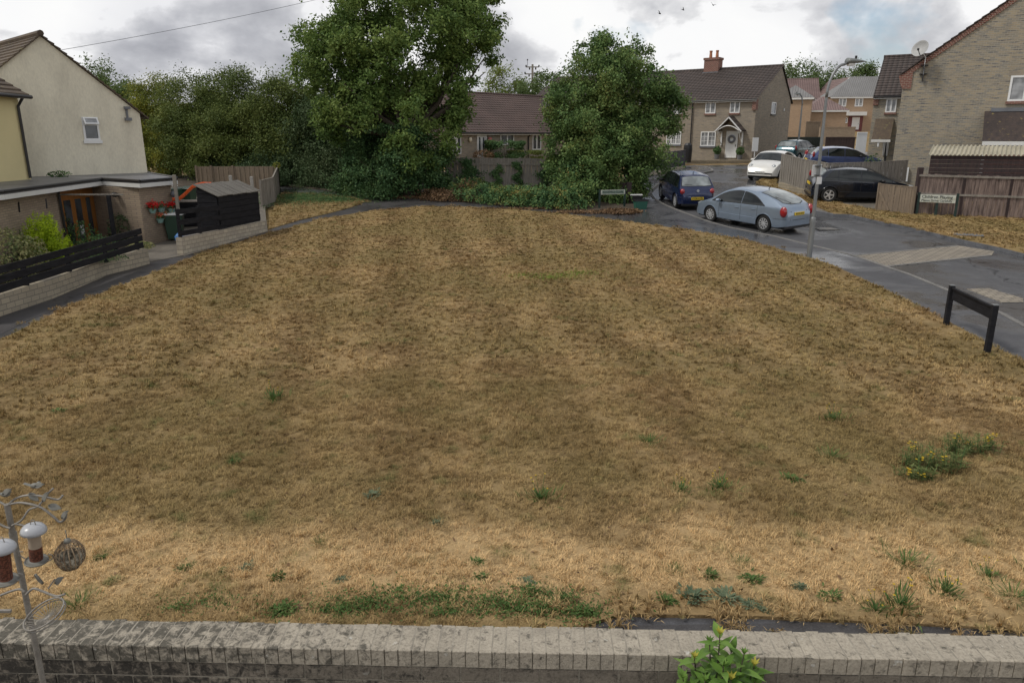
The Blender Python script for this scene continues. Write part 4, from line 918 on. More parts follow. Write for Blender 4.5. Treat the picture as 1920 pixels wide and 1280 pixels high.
# ---- signs
def lettering(txt, size, m, parent, loc, rot=(math.pi/2, 0, 0), ext=.002, width=None, name='lettering'):
    c = bpy.data.curves.new('txt', 'FONT'); c.body = txt; c.size = size; c.extrude = ext; c.align_x = 'CENTER'; c.align_y = 'CENTER'; c.resolution_u = 2; c.offset = size*.012
    t = bpy.data.objects.new('txt', c); C.objects.link(t); bpy.context.view_layer.update()
    me = bpy.data.meshes.new_from_object(t.evaluated_get(bpy.context.evaluated_depsgraph_get())); bpy.data.objects.remove(t)
    me.materials.clear(); me.materials.append(M[m]); o = bpy.data.objects.new(name, me); C.objects.link(o); o.parent = parent; o.location = loc; o.rotation_euler = rot
    if width:
        xs = [v.co.x for v in me.vertices]; s = width/(max(xs)-min(xs)); o.scale = (s, min(1.15, max(.8, s)), 1)
    return o
M['ink'] = mat('sign_ink', (.012,.02,.02), .5, .1, 2); M['sign_face'] = mat('sign_face', (.55,.57,.50), .5, .3, 5, col2=(.36,.34,.24), thr=(.5,.75), fine=.15); M['sign_green'] = mat('sign_green_frame', (.012,.032,.026), .5, .2, 4)
pa, pb = PG(1124,391), PG(1171,388); pa.z = H(pa.x, pa.y); L = (pb.xy-pa.xy).length
sg = empty('street_name_sign', (pa.x, pa.y, pa.z), math.atan2(pb.y-pa.y, pb.x-pa.x), 'white street name plate on dark green posts in front of the ivy tree', 'street sign')
zt = local(sg, 'y', 0, 1147, 356).z; zb = local(sg, 'y', 0, 1147, 364.5).z
MB().bx(.04, L-.02, -.03, -.01, zb, zt).build('plate', M['sign_face'], sg); MB().bx(.1, L-.08, -.034, -.031, zb+.03, zt-.03).build('plate_field', mat('field_green', (.22,.30,.24), .5, .3, 5), sg)
lettering('ROCKFIELD CLOSE', (zt-zb)*.62, 'ink', sg, (L/2, -.036, (zt+zb)/2), width=L*.78)
for x in (0, L): MB().bx(x-.04, x+.04, -.01, .06, -.3, zt+.02).build('post', M['sign_green'], sg)
pa, pb = PG(1712,401), PG(1783,406); L = (pb.xy-pa.xy).length; rz = math.atan2(pb.y-pa.y, pb.x-pa.x)
sg = empty('playing_sign', (pa.x-.02, pa.y-.30, H(pa.x, pa.y)), rz, 'weathered cream sign about children playing, on green posts before the mottled fence', 'sign')
zt = local(sg, 'y', 0, 1747, 365).z; zb = local(sg, 'y', 0, 1747, 379.5).z
MB().bx(.06, L-.06, -.02, .02, zb, zt).build('plate', M['sign_face'], sg)
lettering('Children Playing', (zt-zb)*.50, 'ink', sg, (L*.48, -.023, zt-(zt-zb)*.30), width=L*.80); lettering('Please Drive Carefully', (zt-zb)*.40, 'ink', sg, (L*.48, -.023, zb+(zt-zb)*.24), width=L*.80)
for x in (0, L*.5, L): MB().bx(x-.05, x+.05, .022, .09, -.3, (zb if x == L*.5 else zt+.08)).build('post', M['sign_green'], sg)
# the black board seen from behind
pa, pb = PG(1773,612), PG(1850,663); L = (pb.xy-pa.xy).length
sg = empty('black_name_board', (pa.x, pa.y, H(pa.x, pa.y)), math.atan2(pb.y-pa.y, pb.x-pa.x), 'black painted board on two posts seen from behind at the lawn edge', 'street sign')
z1 = local(sg, 'y', 0, 1785, 534).z; z2 = local(sg, 'y', 0, 1868, 574).z; zz = (z1+z2)/2
for x, z in ((0, z1), (L, z2)):
    o = MB().bx(x-.05, x+.05, -.05, .05, -.3, zz).build('post', M['w_black'], sg, bevel=.006); MB().bx(x-.052, x+.052, -.052, .052, zz+.001, zz+.014).build('post_cap', M['metal'], o)
MB().bx(.051, L-.051, .005, .035, zz-.30, zz-.03).build('board', M['w_black'], sg, bevel=.005)
MB().bx(.051, L-.051, -.025, .004, zz-.07, zz-.03).build('batten', M['w_black'], sg)

# ---- lamp posts
def lamp(name, base, h, label, lean=0.0, arm=1.0, rz=0.0, r0=.075, r1=.05, signs=False, head=.7):
    o = empty(name, base, rz, label, 'lamp post'); 
    MB().lathe([(r0*1.5, -.2), (r0*1.5, 1.15), (r0*1.35, 1.25), (r0, 1.3), (r1, h*.82)], 16).build('column', M['metal'], o, smooth=False)
    pts = [(0, 0, h*.82)]+[(arm*.75*(1-math.cos(a)), 0, h*.82+h*.16*math.sin(a)) for a in [k*math.pi/2/8 for k in range(1, 9)]]+[(arm*.95, 0, h*.99)]
    MB().tube(pts, r1, 12).build('arm', M['metal'], o, smooth=True)
    x = arm*.9; mb = MB(); n = 10; P = []
    for i in range(n+1):
        u = i/n; w = .14*(1-u**2.2)+.015; hh = .09*(1-u**1.6)+.012; P.append([(x+head*u, w*math.cos(a), h*.99+.03+hh*(math.sin(a) if math.sin(a) > 0 else math.sin(a)*.7)) for a in [2*math.pi*k/12 for k in range(12)]])
    mb.add([p for r in P for p in r], [(i*12+k, i*12+(k+1) % 12, (i+1)*12+(k+1) % 12, (i+1)*12+k) for i in range(n) for k in range(12)]+[tuple(range(12)), tuple(n*12+k for k in range(11, -1, -1))])
    hd = mb.build('lamp_head', mat('lamp_grey', (.20,.215,.21), .45, .2, 3), o, smooth=True)
    MB().bx(x+.03, x+.22, -.08, .08, h*.99-.1, h*.99-.03).build('lens', M['fascia'], hd); MB().lathe([(0,.0),(.035,0),(.035,.09),(0,.1)], 10, (x+.27, 0, h*.99+.1)).build('light_sensor', M['black'], hd)
    return o
bp = PG(1517,482); lp = lamp('street_lamp', Vector((bp.x, bp.y, H(bp.x, bp.y))), 1, 'grey steel street lamp with white notices, standing in the pavement beside the silver blue car') if False else None
zl = PY(1560, 118, bp.y).z-H(bp.x, bp.y)
lp = lamp('street_lamp', Vector((bp.x, bp.y, H(bp.x, bp.y))), zl+.08, 'tall grey street lamp with white notices strapped to it, beside the silver blue car', rz=math.radians(8), arm=.62, r0=.058, r1=.042, head=.62)
za = local(lp, 'y', 0, 1540, 309).z; zb_ = local(lp, 'y', 0, 1537, 331).z; zc = local(lp, 'y', 0, 1536, 345).z
MB().bx(-.17, .15, .075, .085, zb_, za).build('notice_back', M['white_paint'], lp); MB().bx(-.07, .09, -.10, -.085, zc, zb_-.01).build('notice', M['white_paint'], lp)
MB().bx(-.09, .09, -.09, .09, za-.05, za-.03).bx(-.09, .09, -.09, .09, zb_+.03, zb_+.05).build('strap', M['black'], lp)
b2 = PG(1494,296); zl = PY(1502, 176, b2.y).z-H(b2.x, b2.y)
lamp('street_lamp', Vector((b2.x, b2.y, H(b2.x, b2.y))), zl, 'slim grey street lamp farther up the road beside the teal car', arm=.3, r0=.08, r1=.05, head=.5, rz=math.radians(185))

# ---- pole line on the hill, overhead wire, birds
pb_ = PT(998, 190, 110); up = empty('utility_pole', Vector((pb_.x, pb_.y, 2.5)), 0, 'wooden utility pole with two cross arms rising behind the bungalow roof', 'utility pole')
zt = local(up, 'y', 0, 998, 121).z; za = local(up, 'y', 0, 998, 126).z; zb_ = local(up, 'y', 0, 996, 139).z
MB().tube([(0, 0, -1), (0, 0, zt)], [.19, .15], 10).build('pole', M['w_grey'], up)
for z, w in ((za, .95), (zb_, 1.1)):
    MB().bx(-w, w, -.08, .08, z-.07, z+.07).build('cross_arm', M['w_grey'], up)
    for s in (-1, -.45, .5, 1): MB().lathe([(0,-.25),(.10,-.2),(.12,0),(.06,.1),(0,.12)], 8, (s*w, 0, z+(.2 if s in (-1, 1) else -.15))).build('insulator', M['black'], up)
MB().tube([(-.75, 0, za+.1), (-.75, 0, za+.9)], .03, 6).lathe([(0,0),(.1,.08),(.1,.2),(0,.28)], 8, (-.75, 0, za+.85)).build('surge_arrester', M['black'], up)
wa = PT(20, 110, 30); wb = PT(548, 10, 42); pts = []
for i in range(25):
    u = i/24*1.25; p = wa.lerp(wb, u); p.z -= .6*4*u*(1-u)*.15; pts.append(p)
tag(MB().tube(pts, .011, 6).build('overhead_wire', M['lead']), 'thin overhead telephone wire running from the cream gable to the tall tree', 'wire')
for i, (x, y, t, a) in enumerate(((1237, 26, 60, .3), (1281, 19, 66, -.2), (1337, 10, 62, .9))):
    mb = MB(); mb.blob((0, 0, 0), (.13, .045, .045), 1)
    for s in (-1, 1): mb.add([(.06, s*.03, .02), (-.05, s*.03, .02), (-.12, s*.34, .13), (-.02, s*.22, .11)], [(0,1,2,3)])
    mb.add([(-.1, -.03, 0), (-.22, -.05, .0), (-.22, .05, 0), (-.1, .03, 0)], [(0,1,2,3)])
    o = mb.build('bird', M['black']); o.location = PT(x, y, t); o.rotation_euler = (.5, .3, a); tag(o, ('small dark bird in flight, lowest of the three and nearest the ivy tree', 'small dark bird in flight, between the other two', 'small dark bird in flight, highest of the three, towards the lamp')[i], 'bird', 'birds in the sky')

# ---- recycling boxes and stumps at the corner
def crate(name, loc, rz, sx, sy, h, m, label, lid=None, rim=None, cat='recycling box', grp=None):
    o = empty(name, loc, rz, label, cat, grp); mb = MB(); b = .82; t = .025
    O_ = [(-sx/2, -sy/2), (sx/2, -sy/2), (sx/2, sy/2), (-sx/2, sy/2)]
    vs = [(x*b, y*b, 0) for x, y in O_]+[(x, y, h) for x, y in O_]+[(x*.93, y*.93, h) for x, y in O_]+[(x*b*.92, y*b*.92, t) for x, y in O_]
    fs = [(3,2,1,0)]+[(i, (i+1) % 4, 4+(i+1) % 4, 4+i) for i in range(4)]+[(4+i, 4+(i+1) % 4, 8+(i+1) % 4, 8+i) for i in range(4)]+[(8+i, 8+(i+1) % 4, 12+(i+1) % 4, 12+i) for i in range(4)]+[(12,13,14,15)]
    mb.add(vs, fs).build('tub', M[m], o, bevel=.012)
    if rim: MB().ring(-sx/2-.02, sx/2+.02, -sy/2-.02, sy/2+.02, .035, -h-.03, -h+.04).build('rim', M[rim], o).rotation_euler = (-math.pi/2, 0, 0)
    if lid: MB().bx(-sx/2-.02, sx/2+.02, -sy/2-.02, sy/2+.02, h+.002, h+.04).build('lid', M[lid], o, bevel=.012)
    return o
M['box_green'] = mat('recycling_green', (.025,.12,.085), .4, .15, 3)
q = PG(1201,392); crate('recycling_box', Vector((q.x, q.y+.1, H(q.x, q.y))), .1, .60, .45, .40, 'box_green', 'open green recycling box with dark rim on the pavement corner', rim='black')
q = PG(1194,381); crate('recycling_box', Vector((q.x-.05, q.y, H(q.x, q.y))), -.1, .56, .45, .38, 'black', 'black recycling box with a pale lid behind the open green one', lid='fascia')
for px, py, hh, lb in ((1178, 379, .95, 'thick dark timber post behind the street name sign, nearer the black box'), (1171, 378, .9, 'thick dark timber post next to the ivy, half behind the street name sign')):
    q = PG(px, py); o = MB().bx(-.12, .12, -.11, .11, -.3, hh).build('gate_post', M['w_post'], bevel=.01); o.location = (q.x, q.y, H(q.x, q.y)); tag(o, lb, 'post')
# small things by the brick pair
q = PG(1411,303); o = empty('for_sale_sign', Vector((q.x, q.y-.3, H(q.x, q.y))), 0, 'small blank white board on a thin white post at the corner of the brick pair', 'sign'); MB().tube([(0,0,-.2),(0,0,1.1)], .03, 8).build('post', M['white_paint'], o); MB().bx(-.22, .22, -.03, .03, .75, 1.75).build('board', M['white_paint'], o)
q = PG(1285,304); o = MB().lathe([(0,0),(.28,0),(.33,1.0),(.30,1.25),(.18,1.4),(0,1.42)], 16).build('water_butt', M['black']); o.location = (q.x, q.y-.6, H(q.x, q.y)); tag(o, 'dark rounded water butt by the black downpipe of the brick pair', 'water butt')
# manhole covers and drain
for px, py, sx, sy, m, lb, rz in ((1548, 429, .75, .55, 'kerb', 'pale rectangular access cover set in the road', .1), (1815, 442, .9, .55, 'lead', 'dark rectangular cover set in the dry verge', -.5)):
    q = PG(px, py, -.09 if m == 'kerb' else 0); o = MB().bx(-sx/2, sx/2, -sy/2, sy/2, -.02, .01).bx(-sx/2-.04, sx/2+.04, -sy/2-.04, sy/2+.04, -.02, .004).build('access_cover', M[m]); o.location = (q.x, q.y, H(q.x, q.y)+(-.088 if m == 'kerb' else .045)); o.rotation_euler = (0, 0, rz); tag(o, lb, 'access cover')

# ---- left front garden: stone wall, black planks
wl = [G(-40,612), G(0,594), G(100,560), G(200,517), G(281,495)]
low_wall('stone_garden_wall', list(reversed(wl)), .50, -.22, 'stone', 'low grey stone wall below the black plank fence, nearer the camera', 'wall')
def plank_fence(name, a, b, zs, label, npost, postrange, h=.17):
    o = empty(name, (a.x, a.y, 0), 0, label, 'fence'); d = b-a
    for (u, v) in zs: MB().beam((0, 0, a.z+u), (d.x, d.y, b.z+v), .03, h).build('plank', M['w_black'], o)
    n = Vector((-d.y, d.x)).normalized()*.06
    for i in range(npost):
        p = a.lerp(b, (i+.15)/(npost-.7)); p = Vector((p.x+n.x, p.y+n.y, 0)); g_ = a.lerp(b, (i+.15)/(npost-.7)).z+(.42 if npost > 3 else 0); MB().bx(p.x-a.x-.045, p.x-a.x+.045, p.y-a.y-.045, p.y-a.y+.045, g_, p.z+a.lerp(b, (i+.15)/(npost-.7)).z+postrange).build('post', M['w_black'], o)
    return o
i0 = Vector((-.16, .05, 0)); a = Vector((*wl[0], 0))+i0; b = Vector((*wl[-1], 0))+i0; a.z = H(a.x, a.y); b.z = H(b.x, b.y)
plank_fence('plank_fence', a, b, ((.62, .62), (.84, .84), (1.06, 1.06)), 'three black planks on posts along the near low stone wall', 5, 1.1, .175)
w2 = [G(345,480), G(400,464), G(455,448), G(502,434)]
low_wall('pale_garden_wall', w2, .62, .24, 'pale_stone', 'pale block garden wall under the black shed', 'wall', h1=.45)
c_, d_ = Vector((*w2[0], 0)), Vector((*w2[-1], 0)); n = Vector((-(d_-c_).y, (d_-c_).x, 0)).normalized(); side = w2
MB().bx(0, 0, 0, 0, 0, 0)
e0 = c_+n*.12; e1 = c_.lerp(d_, .47)+n*.12; e0.z = H(e0.x, e0.y)+.62; e1.z = H(e1.x, e1.y)+.54
plank_fence('plank_fence', e0, e1, ((.12, .10), (.50, .44), (.86, .78)), 'short black plank fence on the pale block wall next to the shed', 3, .95-.62+.62, .17)
# side of pale wall returning to the yard
# shed
def shed():
    fl_ = PG(415, 443); fl_ = c_.lerp(d_, .46)+n*.16; frr = c_.lerp(d_, .96)+n*.16; L = (frr-fl_).length; rz = math.atan2((frr-fl_).y, (frr-fl_).x); g0 = H(fl_.x, fl_.y)
    o = empty('black_shed', Vector((fl_.x, fl_.y, g0)), rz, 'small black boarded shed with a weathered plank roof on the pale block wall', 'shed')
    zf = local(o, 'y', 0, 415, 368).z; zf2 = local(o, 'y', 0, 488, 359).z; zb = .42; D = .85; zf = (zf+zf2)/2; zk = zf+.40
    mb = MB(); k = 6
    for i in range(k): z0, z1 = zb+(zf-zb)*i/k, zb+(zf-zb)*(i+1)/k-.012; mb.bx(0, L, -.012*(i % 2)-.01, .03, z0, z1)
    mb.bx(0, .03, 0, D, zb, zf)
    for i in range(10): z0, z1 = zb+(zf+.25-zb)*i/10, zb+(zf+.25-zb)*(i+1)/10-.01; mb.yzprism([(.02+max(0, (z0-zf)/.40*D), z0), (D, z0), (D, z1), (.02+max(0, (z1-zf)/.40*D), z1)], -.03-.008*(i % 2), .0)
    mb.bx(L-.03, L, 0, D, zb, zf).bx(0, L, D-.03, D, zb, zk-.05); mb.build('wall', M['w_black'], o)
    rf = MB(); k = 9
    for i in range(k):
        x0 = -.1+(L+.2)*i/k; x1 = -.1+(L+.2)*(i+1)/k-.012; e = .008*(i % 3); rf.add([(x0, -.08, zf+e), (x1, -.08, zf+e), (x1, D+.05, zk+e), (x0, D+.05, zk+e), (x0, -.08, zf+.03+e), (x1, -.08, zf+.03+e), (x1, D+.05, zk+.03+e), (x0, D+.05, zk+.03+e)], [(0,3,2,1),(4,5,6,7),(0,1,5,4),(1,2,6,5),(2,3,7,6),(3,0,4,7)])
    rf.build('roof', mat('weathered_boards', (.19,.175,.15), .85, .4, 2, .3, col2=(.12,.11,.095), fine=.35, stretch=(6, .7, 1)), o); return o
shed()
# taller fence behind the shed
f1 = [G(492,388), G(515,381), (G(524,356)[0], G(524,356)[1])]
fence('panel_fence', f1, 1.22, 'w_grey', 'grey brown fence panel at the end of the yard, beside the green grass patch', board=.13, seed=12, cap=True)
fence('panel_fence', [f1[-1], tuple(PG(440,356)[:2]), tuple(PG(400,356)[:2]), tuple(PG(372,356)[:2])], 1.25, 'w_tan', 'tan fence run behind the shed and bins under the dark trees', board=.13, rail=(.5, .97), seed=13)
for px, py, yt, lb in ((477, 392, 331, 'pale concrete post at the near end of the yard fence'), (438, 392, 329, 'pale concrete post standing behind the shed roof')):
    q = PG(px, py); zt = PY(px, yt, q.y).z; o = MB().bx(-.07, .07, -.06, .06, -.2, zt-H(q.x, q.y)).build('concrete_post', M['concrete'], bevel=.02); o.location = (q.x, q.y, H(q.x, q.y)); tag(o, lb, 'post', 'pale posts in the yard')
q = PG(347,452); zt = PY(332, 328, q.y).z; o = MB().bx(-.06, .06, -.05, .05, -.2, zt-H(q.x, q.y)).build('clothes_post', M['w_pale'], bevel=.01); o.location = (q.x-.12, q.y, H(q.x, q.y)); o.rotation_euler = (0, 0, .2); tag(o, 'tall plain pale wood post beside the green wheelie bin', 'post')
# bins
def wheelie(loc, rz, label, m='green_bin', lid='green_bin'):
    o = empty('wheelie_bin', loc, rz, label, 'wheelie bin', 'green wheelie bins'); mb = MB()
    vs = [(-.22,-.25,.08),(.22,-.25,.08),(.22,.25,.08),(-.22,.25,.08),(-.28,-.34,.98),(.28,-.34,.98),(.28,.34,.98),(-.28,.34,.98)]
    mb.add(vs, [(3,2,1,0),(4,5,6,7),(0,1,5,4),(1,2,6,5),(2,3,7,6),(3,0,4,7)]).build('body', M[m], o, bevel=.02)
    ld = MB().add([(-.30,-.38,.985),(.30,-.38,.985),(.30,.36,.985),(-.30,.36,.985),(-.27,-.33,1.04),(.27,-.33,1.04),(.26,.3,1.09),(-.26,.3,1.09)], [(3,2,1,0),(4,5,6,7),(0,1,5,4),(1,2,6,5),(2,3,7,6),(3,0,4,7)]).build('lid', M[lid], o, bevel=.015)
    MB().tube([(-.2, .40, 1.0), (.2, .40, 1.0)], .02, 8).build('handle', M['black'], ld)
    for s in (-1, 1): MB().lathe([(0,-.02),(.1,-.02),(.1,.02),(0,.02)], 14, (s*.25, .27, .1), 'x').build('wheel', M['black'], o)
    return o
q = PG(329,452); wheelie(Vector((q.x, q.y+.1, H(q.x, q.y))), -1.3, 'slim green wheelie bin with a pale lid squeezed against the brick extension', lid='fascia')
for px, py, rz, lb in ((338, 395, -.3, 'green wheelie bin at the back of the yard, nearer the cream house'), (356, 393, -.1, 'green wheelie bin at the back of the yard, nearer the tan fence')):
    q = PG(px, py); wheelie(Vector((q.x, q.y, H(q.x, q.y))), rz, lb)
# dark storage in the yard, with an orange toy track over it
q = PG(360,425); st = empty('storage_box', Vector((q.x, q.y+.2, H(q.x, q.y))), .25, 'black slatted storage bench in the yard with an orange slide lying on it', 'storage box')
mb = MB()
for i in range(6): mb.bx(-.95, .95, -.35-.01*(i % 2), -.30, .05+i*.17, .05+(i+1)*.17-.012)
mb.bx(-.95, .95, -.29, .5, .02, 1.0); mb.build('body', M['w_black'], st); MB().bx(-.98, .98, -.38, .55, 1.03, 1.07).build('lid', M['w_grey'], st)
M['orange'] = mat('orange_plastic', (.85,.13,.02), .4, .1, 3)
mb = MB(); pts = [(-.75, -.1, 1.10), (-.45, -.05, 1.12), (-.2, 0, 1.3), (.15, 0, 1.62), (.5, .05, 1.72), (.85, .1, 1.70)]
for i in range(5):
    a, b = Vector(pts[i]), Vector(pts[i+1]); mb.beam(a, b, .32, .05)
    for s in (-.16, .16): mb.beam(a+Vector((0, s, .05)), b+Vector((0, s, .05)), .04, .1)
o = mb.build('toy_slide', M['orange'], None, bevel=.01); o.location = st.location; o.rotation_euler = st.rotation_euler; tag(o, 'bright orange plastic slide propped on the black storage bench', 'toy slide')
# blue sack by the wall
rn = random.Random(4); q = PG(340,462); o = MB().blob((0, 0, .2), (.26, .2, .22), 3, .10, rn).blob((.4, .1, .3), (.3, .18, .14), 3, .1, rn).build('blue_sack', mat('blue_plastic', (.06,.20,.50), .35, .3, 6, .4), smooth=True); o.location = (q.x+.05, q.y+.05, H(q.x, q.y)+.1); tag(o, 'crumpled blue plastic sack behind the pale block wall', 'sack')
q = PG(322,372); o = empty('bicycle_rack', Vector((q.x, q.y, H(q.x, q.y)+.6)), 0, 'thin white folding airer frame in the dark gap beside the extension', 'airer')
MB().tube([(-.1,0,0),(.0,0,.45),(.12,0,0)], .018, 6).build('near_frame', M['white_paint'], o); MB().tube([(-.3,.2,.05),(0,.2,.3),(.3,.2,.02)], .016, 6).build('cross_frame', M['white_paint'], o); o.name = 'clothes_airer'
# pergola post and bar in front of the orange door
q = PT(214, 440, 25.3); o = empty('pergola_frame', (q.x, q.y, H(q.x, q.y)), 0, 'plain dark timber post with a long thin cross bar before the orange door', 'frame')
za = local(o, 'y', 0, 206, 366).z; xa = local(o, 'y', 0, 113, 366).x; xb = local(o, 'y', 0, 231, 366).x
MB().bx(-.06, .05, -.05, .05, -.2, za).build('post', M['w_black'], o); MB().beam((xa, 0, za+.02), (xb, 0, za+.02), .05, .05).build('cross_bar', M['w_grey'], o)
# trellis stakes on the near brick wall
for px, y0, y1 in ((35, 379, 398), (86, 373, 391)):
    a = PY(px, y0, PZ(184, 336.5, 2.73).y-3.6); a = PT(px, y0, 22.4); b = PT(px+2, y1, 22.4); o = MB().tube([a, b], .02, 6).build('plant_stake', M['w_black']); tag(o, 'short dark training stake on the brick wall, %s' % ('one nearer the orange door' if px > 50 else 'one nearer the frame edge'), 'stake', 'training stakes')
# ---------------------------------------------------------------- cars
def paint(name, c, metal=.35, rough=.28):
    m, nt, b = new_mat(name); b.inputs['Base Color'].default_value = (*c, 1); b.inputs['Metallic'].default_value = metal; b.inputs['Roughness'].default_value = rough
    b.inputs['Coat Weight'].default_value = .8; b.inputs['Coat Roughness'].default_value = .05
    tc = nd(nt, 'ShaderNodeTexCoord'); f = rampf(nt, noisef(nt, tc.outputs['Object'], 2.2, 5), .35, .7); nt.links.new(mixc(nt, f, c, tuple(x*.9 for x in c)), b.inputs['Base Color'])
    return m
M['tyre'] = mat('tyre_rubber', (.018,.018,.018), .85, .3, 6); M['alloy'] = mat('alloy', (.62,.63,.64), .35, .15, 4, metallic=.5)
M['cglass'] = glass_mat('car_glass', (.006,.008,.008), .02, 1.6); M['rglass'] = glass_mat('rear_glass_painted_sky', (.13,.145,.145), .03, 1.9); M['seal'] = mat('black_trim', (.015,.015,.016), .5, .2, 4)  # rear screens: paler base colour stands in for bright sky reflection
M['red_lens'] = mat('red_lens', (.34,.008,.012), .2, .3, 9, coat=1); M['clear_lens'] = mat('clear_lens', (.45,.47,.48), .12, .3, 9, coat=1, metallic=.3)
M['plate_y'] = mat('yellow_plate', (.72,.50,.03), .4, .05, 3); M['plate_w'] = mat('white_plate', (.7,.7,.66), .4, .05, 3)
def make_car(spec, pm, label, loc, heading, group='cars parked in the road'):
    spec = dict(dict(bump=(.52, .56), boot_seam=.45), **spec)
    L, W, top, belt = spec['L'], spec['W'], spec['top'], spec['belt']; xr, xf = spec['wheels']; R = spec.get('R', .315); RA = R+.055; sill = .24
    def sm(P, x):    # smoothed lookup of a profile
        xs_, zs_ = [p[0] for p in P], [p[1] for p in P]; d = .07
        return sum(w*float(np.interp(x+o, xs_, zs_)) for o, w in ((-d, .25), (0, .5), (d, .25)))
    def wp(x):
        e = abs(x-L/2)/(L/2); return W/2*(1-spec.get('taper', .10)*e**3-.16*max(0, e-.86)/.14*(max(0, e-.86)/.14))
    def zt(x): return sm(top, x)
    def zb(x): return min(sm(belt, x), zt(x)-.07)
    def zl(x):
        z = sill+(.06*max(0, (.35-x)/.35) if x < .35 else 0)+(.04*max(0, (x-L+.4)/.4))
        for xw in (xr, xf):
            if abs(x-xw) < RA: z = max(z, R+math.sqrt(RA*RA-(x-xw)**2))
        return min(z, zb(x)-.05)
    def section(x):
        w = wp(x); a, b, t = zl(x), zb(x), zt(x); P = []
        for k in range(8):
            z = a+(b-a)*k/7; f = (z-.2)/max(.3, b-.2); y = w*(1-.045*(1-f)**2-.03*f**3); P.append((y, z))
        wr = max(w*.5, P[-1][0]-spec.get('tumble', .42)*max(0, t-.06-b)); y0 = P[-1][0]
        for k in range(1, 5): f = k/4; P.append((y0+(wr-y0)*f**1.15, b+(t-.06-b)*f))
        for k in range(1, 6): y = wr*math.cos(math.pi/2*k/5)**.8 if k < 5 else 0; P.append((y, t-.06*(y/wr)**2.4))
        return P
    def side_y(x, z):
        P = section(x); zs_ = [p[1] for p in P[:12]]; return float(np.interp(z, zs_, [p[0] for p in P[:12]]))
    def top_z(x, y):
        P = section(x); wr = P[11][0]; return zt(x)-.06*min(1, abs(y)/wr)**2.4
    xs_ = sorted(set([round(v, 3) for v in list(np.linspace(0, L, 56))+[0.02, .05, L-.02, L-.05]]+[round(xw+RA*math.sin(a), 3) for xw in (xr, xf) for a in np.linspace(-math.pi/2, math.pi/2, 15)]))
    mb = MB(); S = []
    for x in xs_: P = section(x); S.append([(x, y, z) for y, z in P]+[(x, -y, z) for y, z in reversed(P[:-1])])
    n = len(S[0]); mb.add([p for s in S for p in s], [(i*n+k, i*n+k+1, (i+1)*n+k+1, (i+1)*n+k) for i in range(len(S)-1) for k in range(n-1)]+[tuple(range(n-1, -1, -1)), tuple((len(S)-1)*n+k for k in range(n))])
    o = empty('parked_car', loc, heading, label, 'car', group); X = L/2      # origin: middle of the car on the ground
    body = mb.build('body', pm, o, smooth=True); body.location.x = -X
    md = body.modifiers.new('edges', 'EDGE_SPLIT'); md.split_angle = math.radians(38)
    MB().bx(.12, L-.12, -W/2+.26, W/2-.26, .17, .5).bx(xr-.45, xr+.45, -W/2+.12, W/2-.12, .5, .66).bx(xf-.45, xf+.45, -W/2+.12, W/2-.12, .5, .62).build('underbody', M['seal'], o).location.x = -X
    for xw in (xr, xf):
        for s in (-1, 1):
            wd = .20; c = (xw-X, s*(wp(xw)-.115), R); mb = MB()
            mb.lathe([(R*.66, -wd/2+.01), (R*.93, -wd/2), (R, -wd/2+.035), (R, wd/2-.035), (R*.93, wd/2), (R*.66, wd/2-.01), (R*.66, -wd/2+.01)], 32, c, 'y')
            wh = mb.build('wheel', M['tyre'], o, smooth=False); f = s*(wd/2-.03); rm = MB()
            rm.lathe([(0, f-s*.02), (R*.66, f-s*.05), (R*.67, f+s*.02), (R*.60, f+s*.02), (R*.59, f-s*.015), (0, f-s*.015)], 32, c, 'y')
            for q in range(spec.get('spokes', 9)):
                a = 2*math.pi*q/spec.get('spokes', 9); d = Vector((math.cos(a), 0, math.sin(a))); cc = Vector(c)+Vector((0, f+s*.012, 0)); rm.beam(cc+d*R*.08, cc+d*R*.62, R*spec.get('sw', .11), .02, (0, 1, 0))
            rm.lathe([(0, f+s*.03), (R*.13, f+s*.03), (R*.16, f-s*.01)], 16, c, 'y'); rm.build('rim', M['alloy'], wh)
            MB().lathe([(R*.59, f-s*.008), (0, f-s*.008)], 24, c, 'y').build('hub_shadow_plate', M['seal'], wh)
    def patch_side(name, xa, xb, zlo, zhi, s, m, off=.007, parent=None, n=14, k=5):
        V = []; 
        for i in range(n+1):
            x = xa+(xb-xa)*i/n; a, b = zlo(x), zhi(x); b = max(a+.005, b)
            for j in range(k+1): z = a+(b-a)*j/k; V.append((x-X, s*(side_y(x, z)+off), z))
        return MB().add(V, [(i*(k+1)+j, i*(k+1)+j+1, (i+1)*(k+1)+j+1, (i+1)*(k+1)+j) for i in range(n) for j in range(k)]).build(name, m, parent or o, smooth=True, recalc=False)
    def patch_top(name, xa, xb, yw, m, off=.008, k=10, n=12, parent=None):
        V = []
        for i in range(n+1):
            x = xa+(xb-xa)*i/n; w = yw(x, i/n)
            for j in range(k+1): y = w*(2*j/k-1); V.append((x-X, y, top_z(x, y)+off))
        return MB().add(V, [(i*(k+1)+j, (i+1)*(k+1)+j, (i+1)*(k+1)+j+1, i*(k+1)+j+1) for i in range(n) for j in range(k)]).build(name, m, parent or o, smooth=True, recalc=False)
    g0, g1 = spec['glass']; sl_r, sl_f = spec['slant']      # glasshouse ends at the belt, slopes of its ends
    lo = lambda x: zb(x)+.025
    arc = lambda u: .46*math.tanh(max(0, u)*1.15/.46)
    def hi(x): return min(zt(x)-.085, zb(x)+.02+arc((x-g0)*sl_r), zb(x)+.02+arc((g1-x)*sl_f))
    cuts = [g0]+spec['pillars']+[g1]
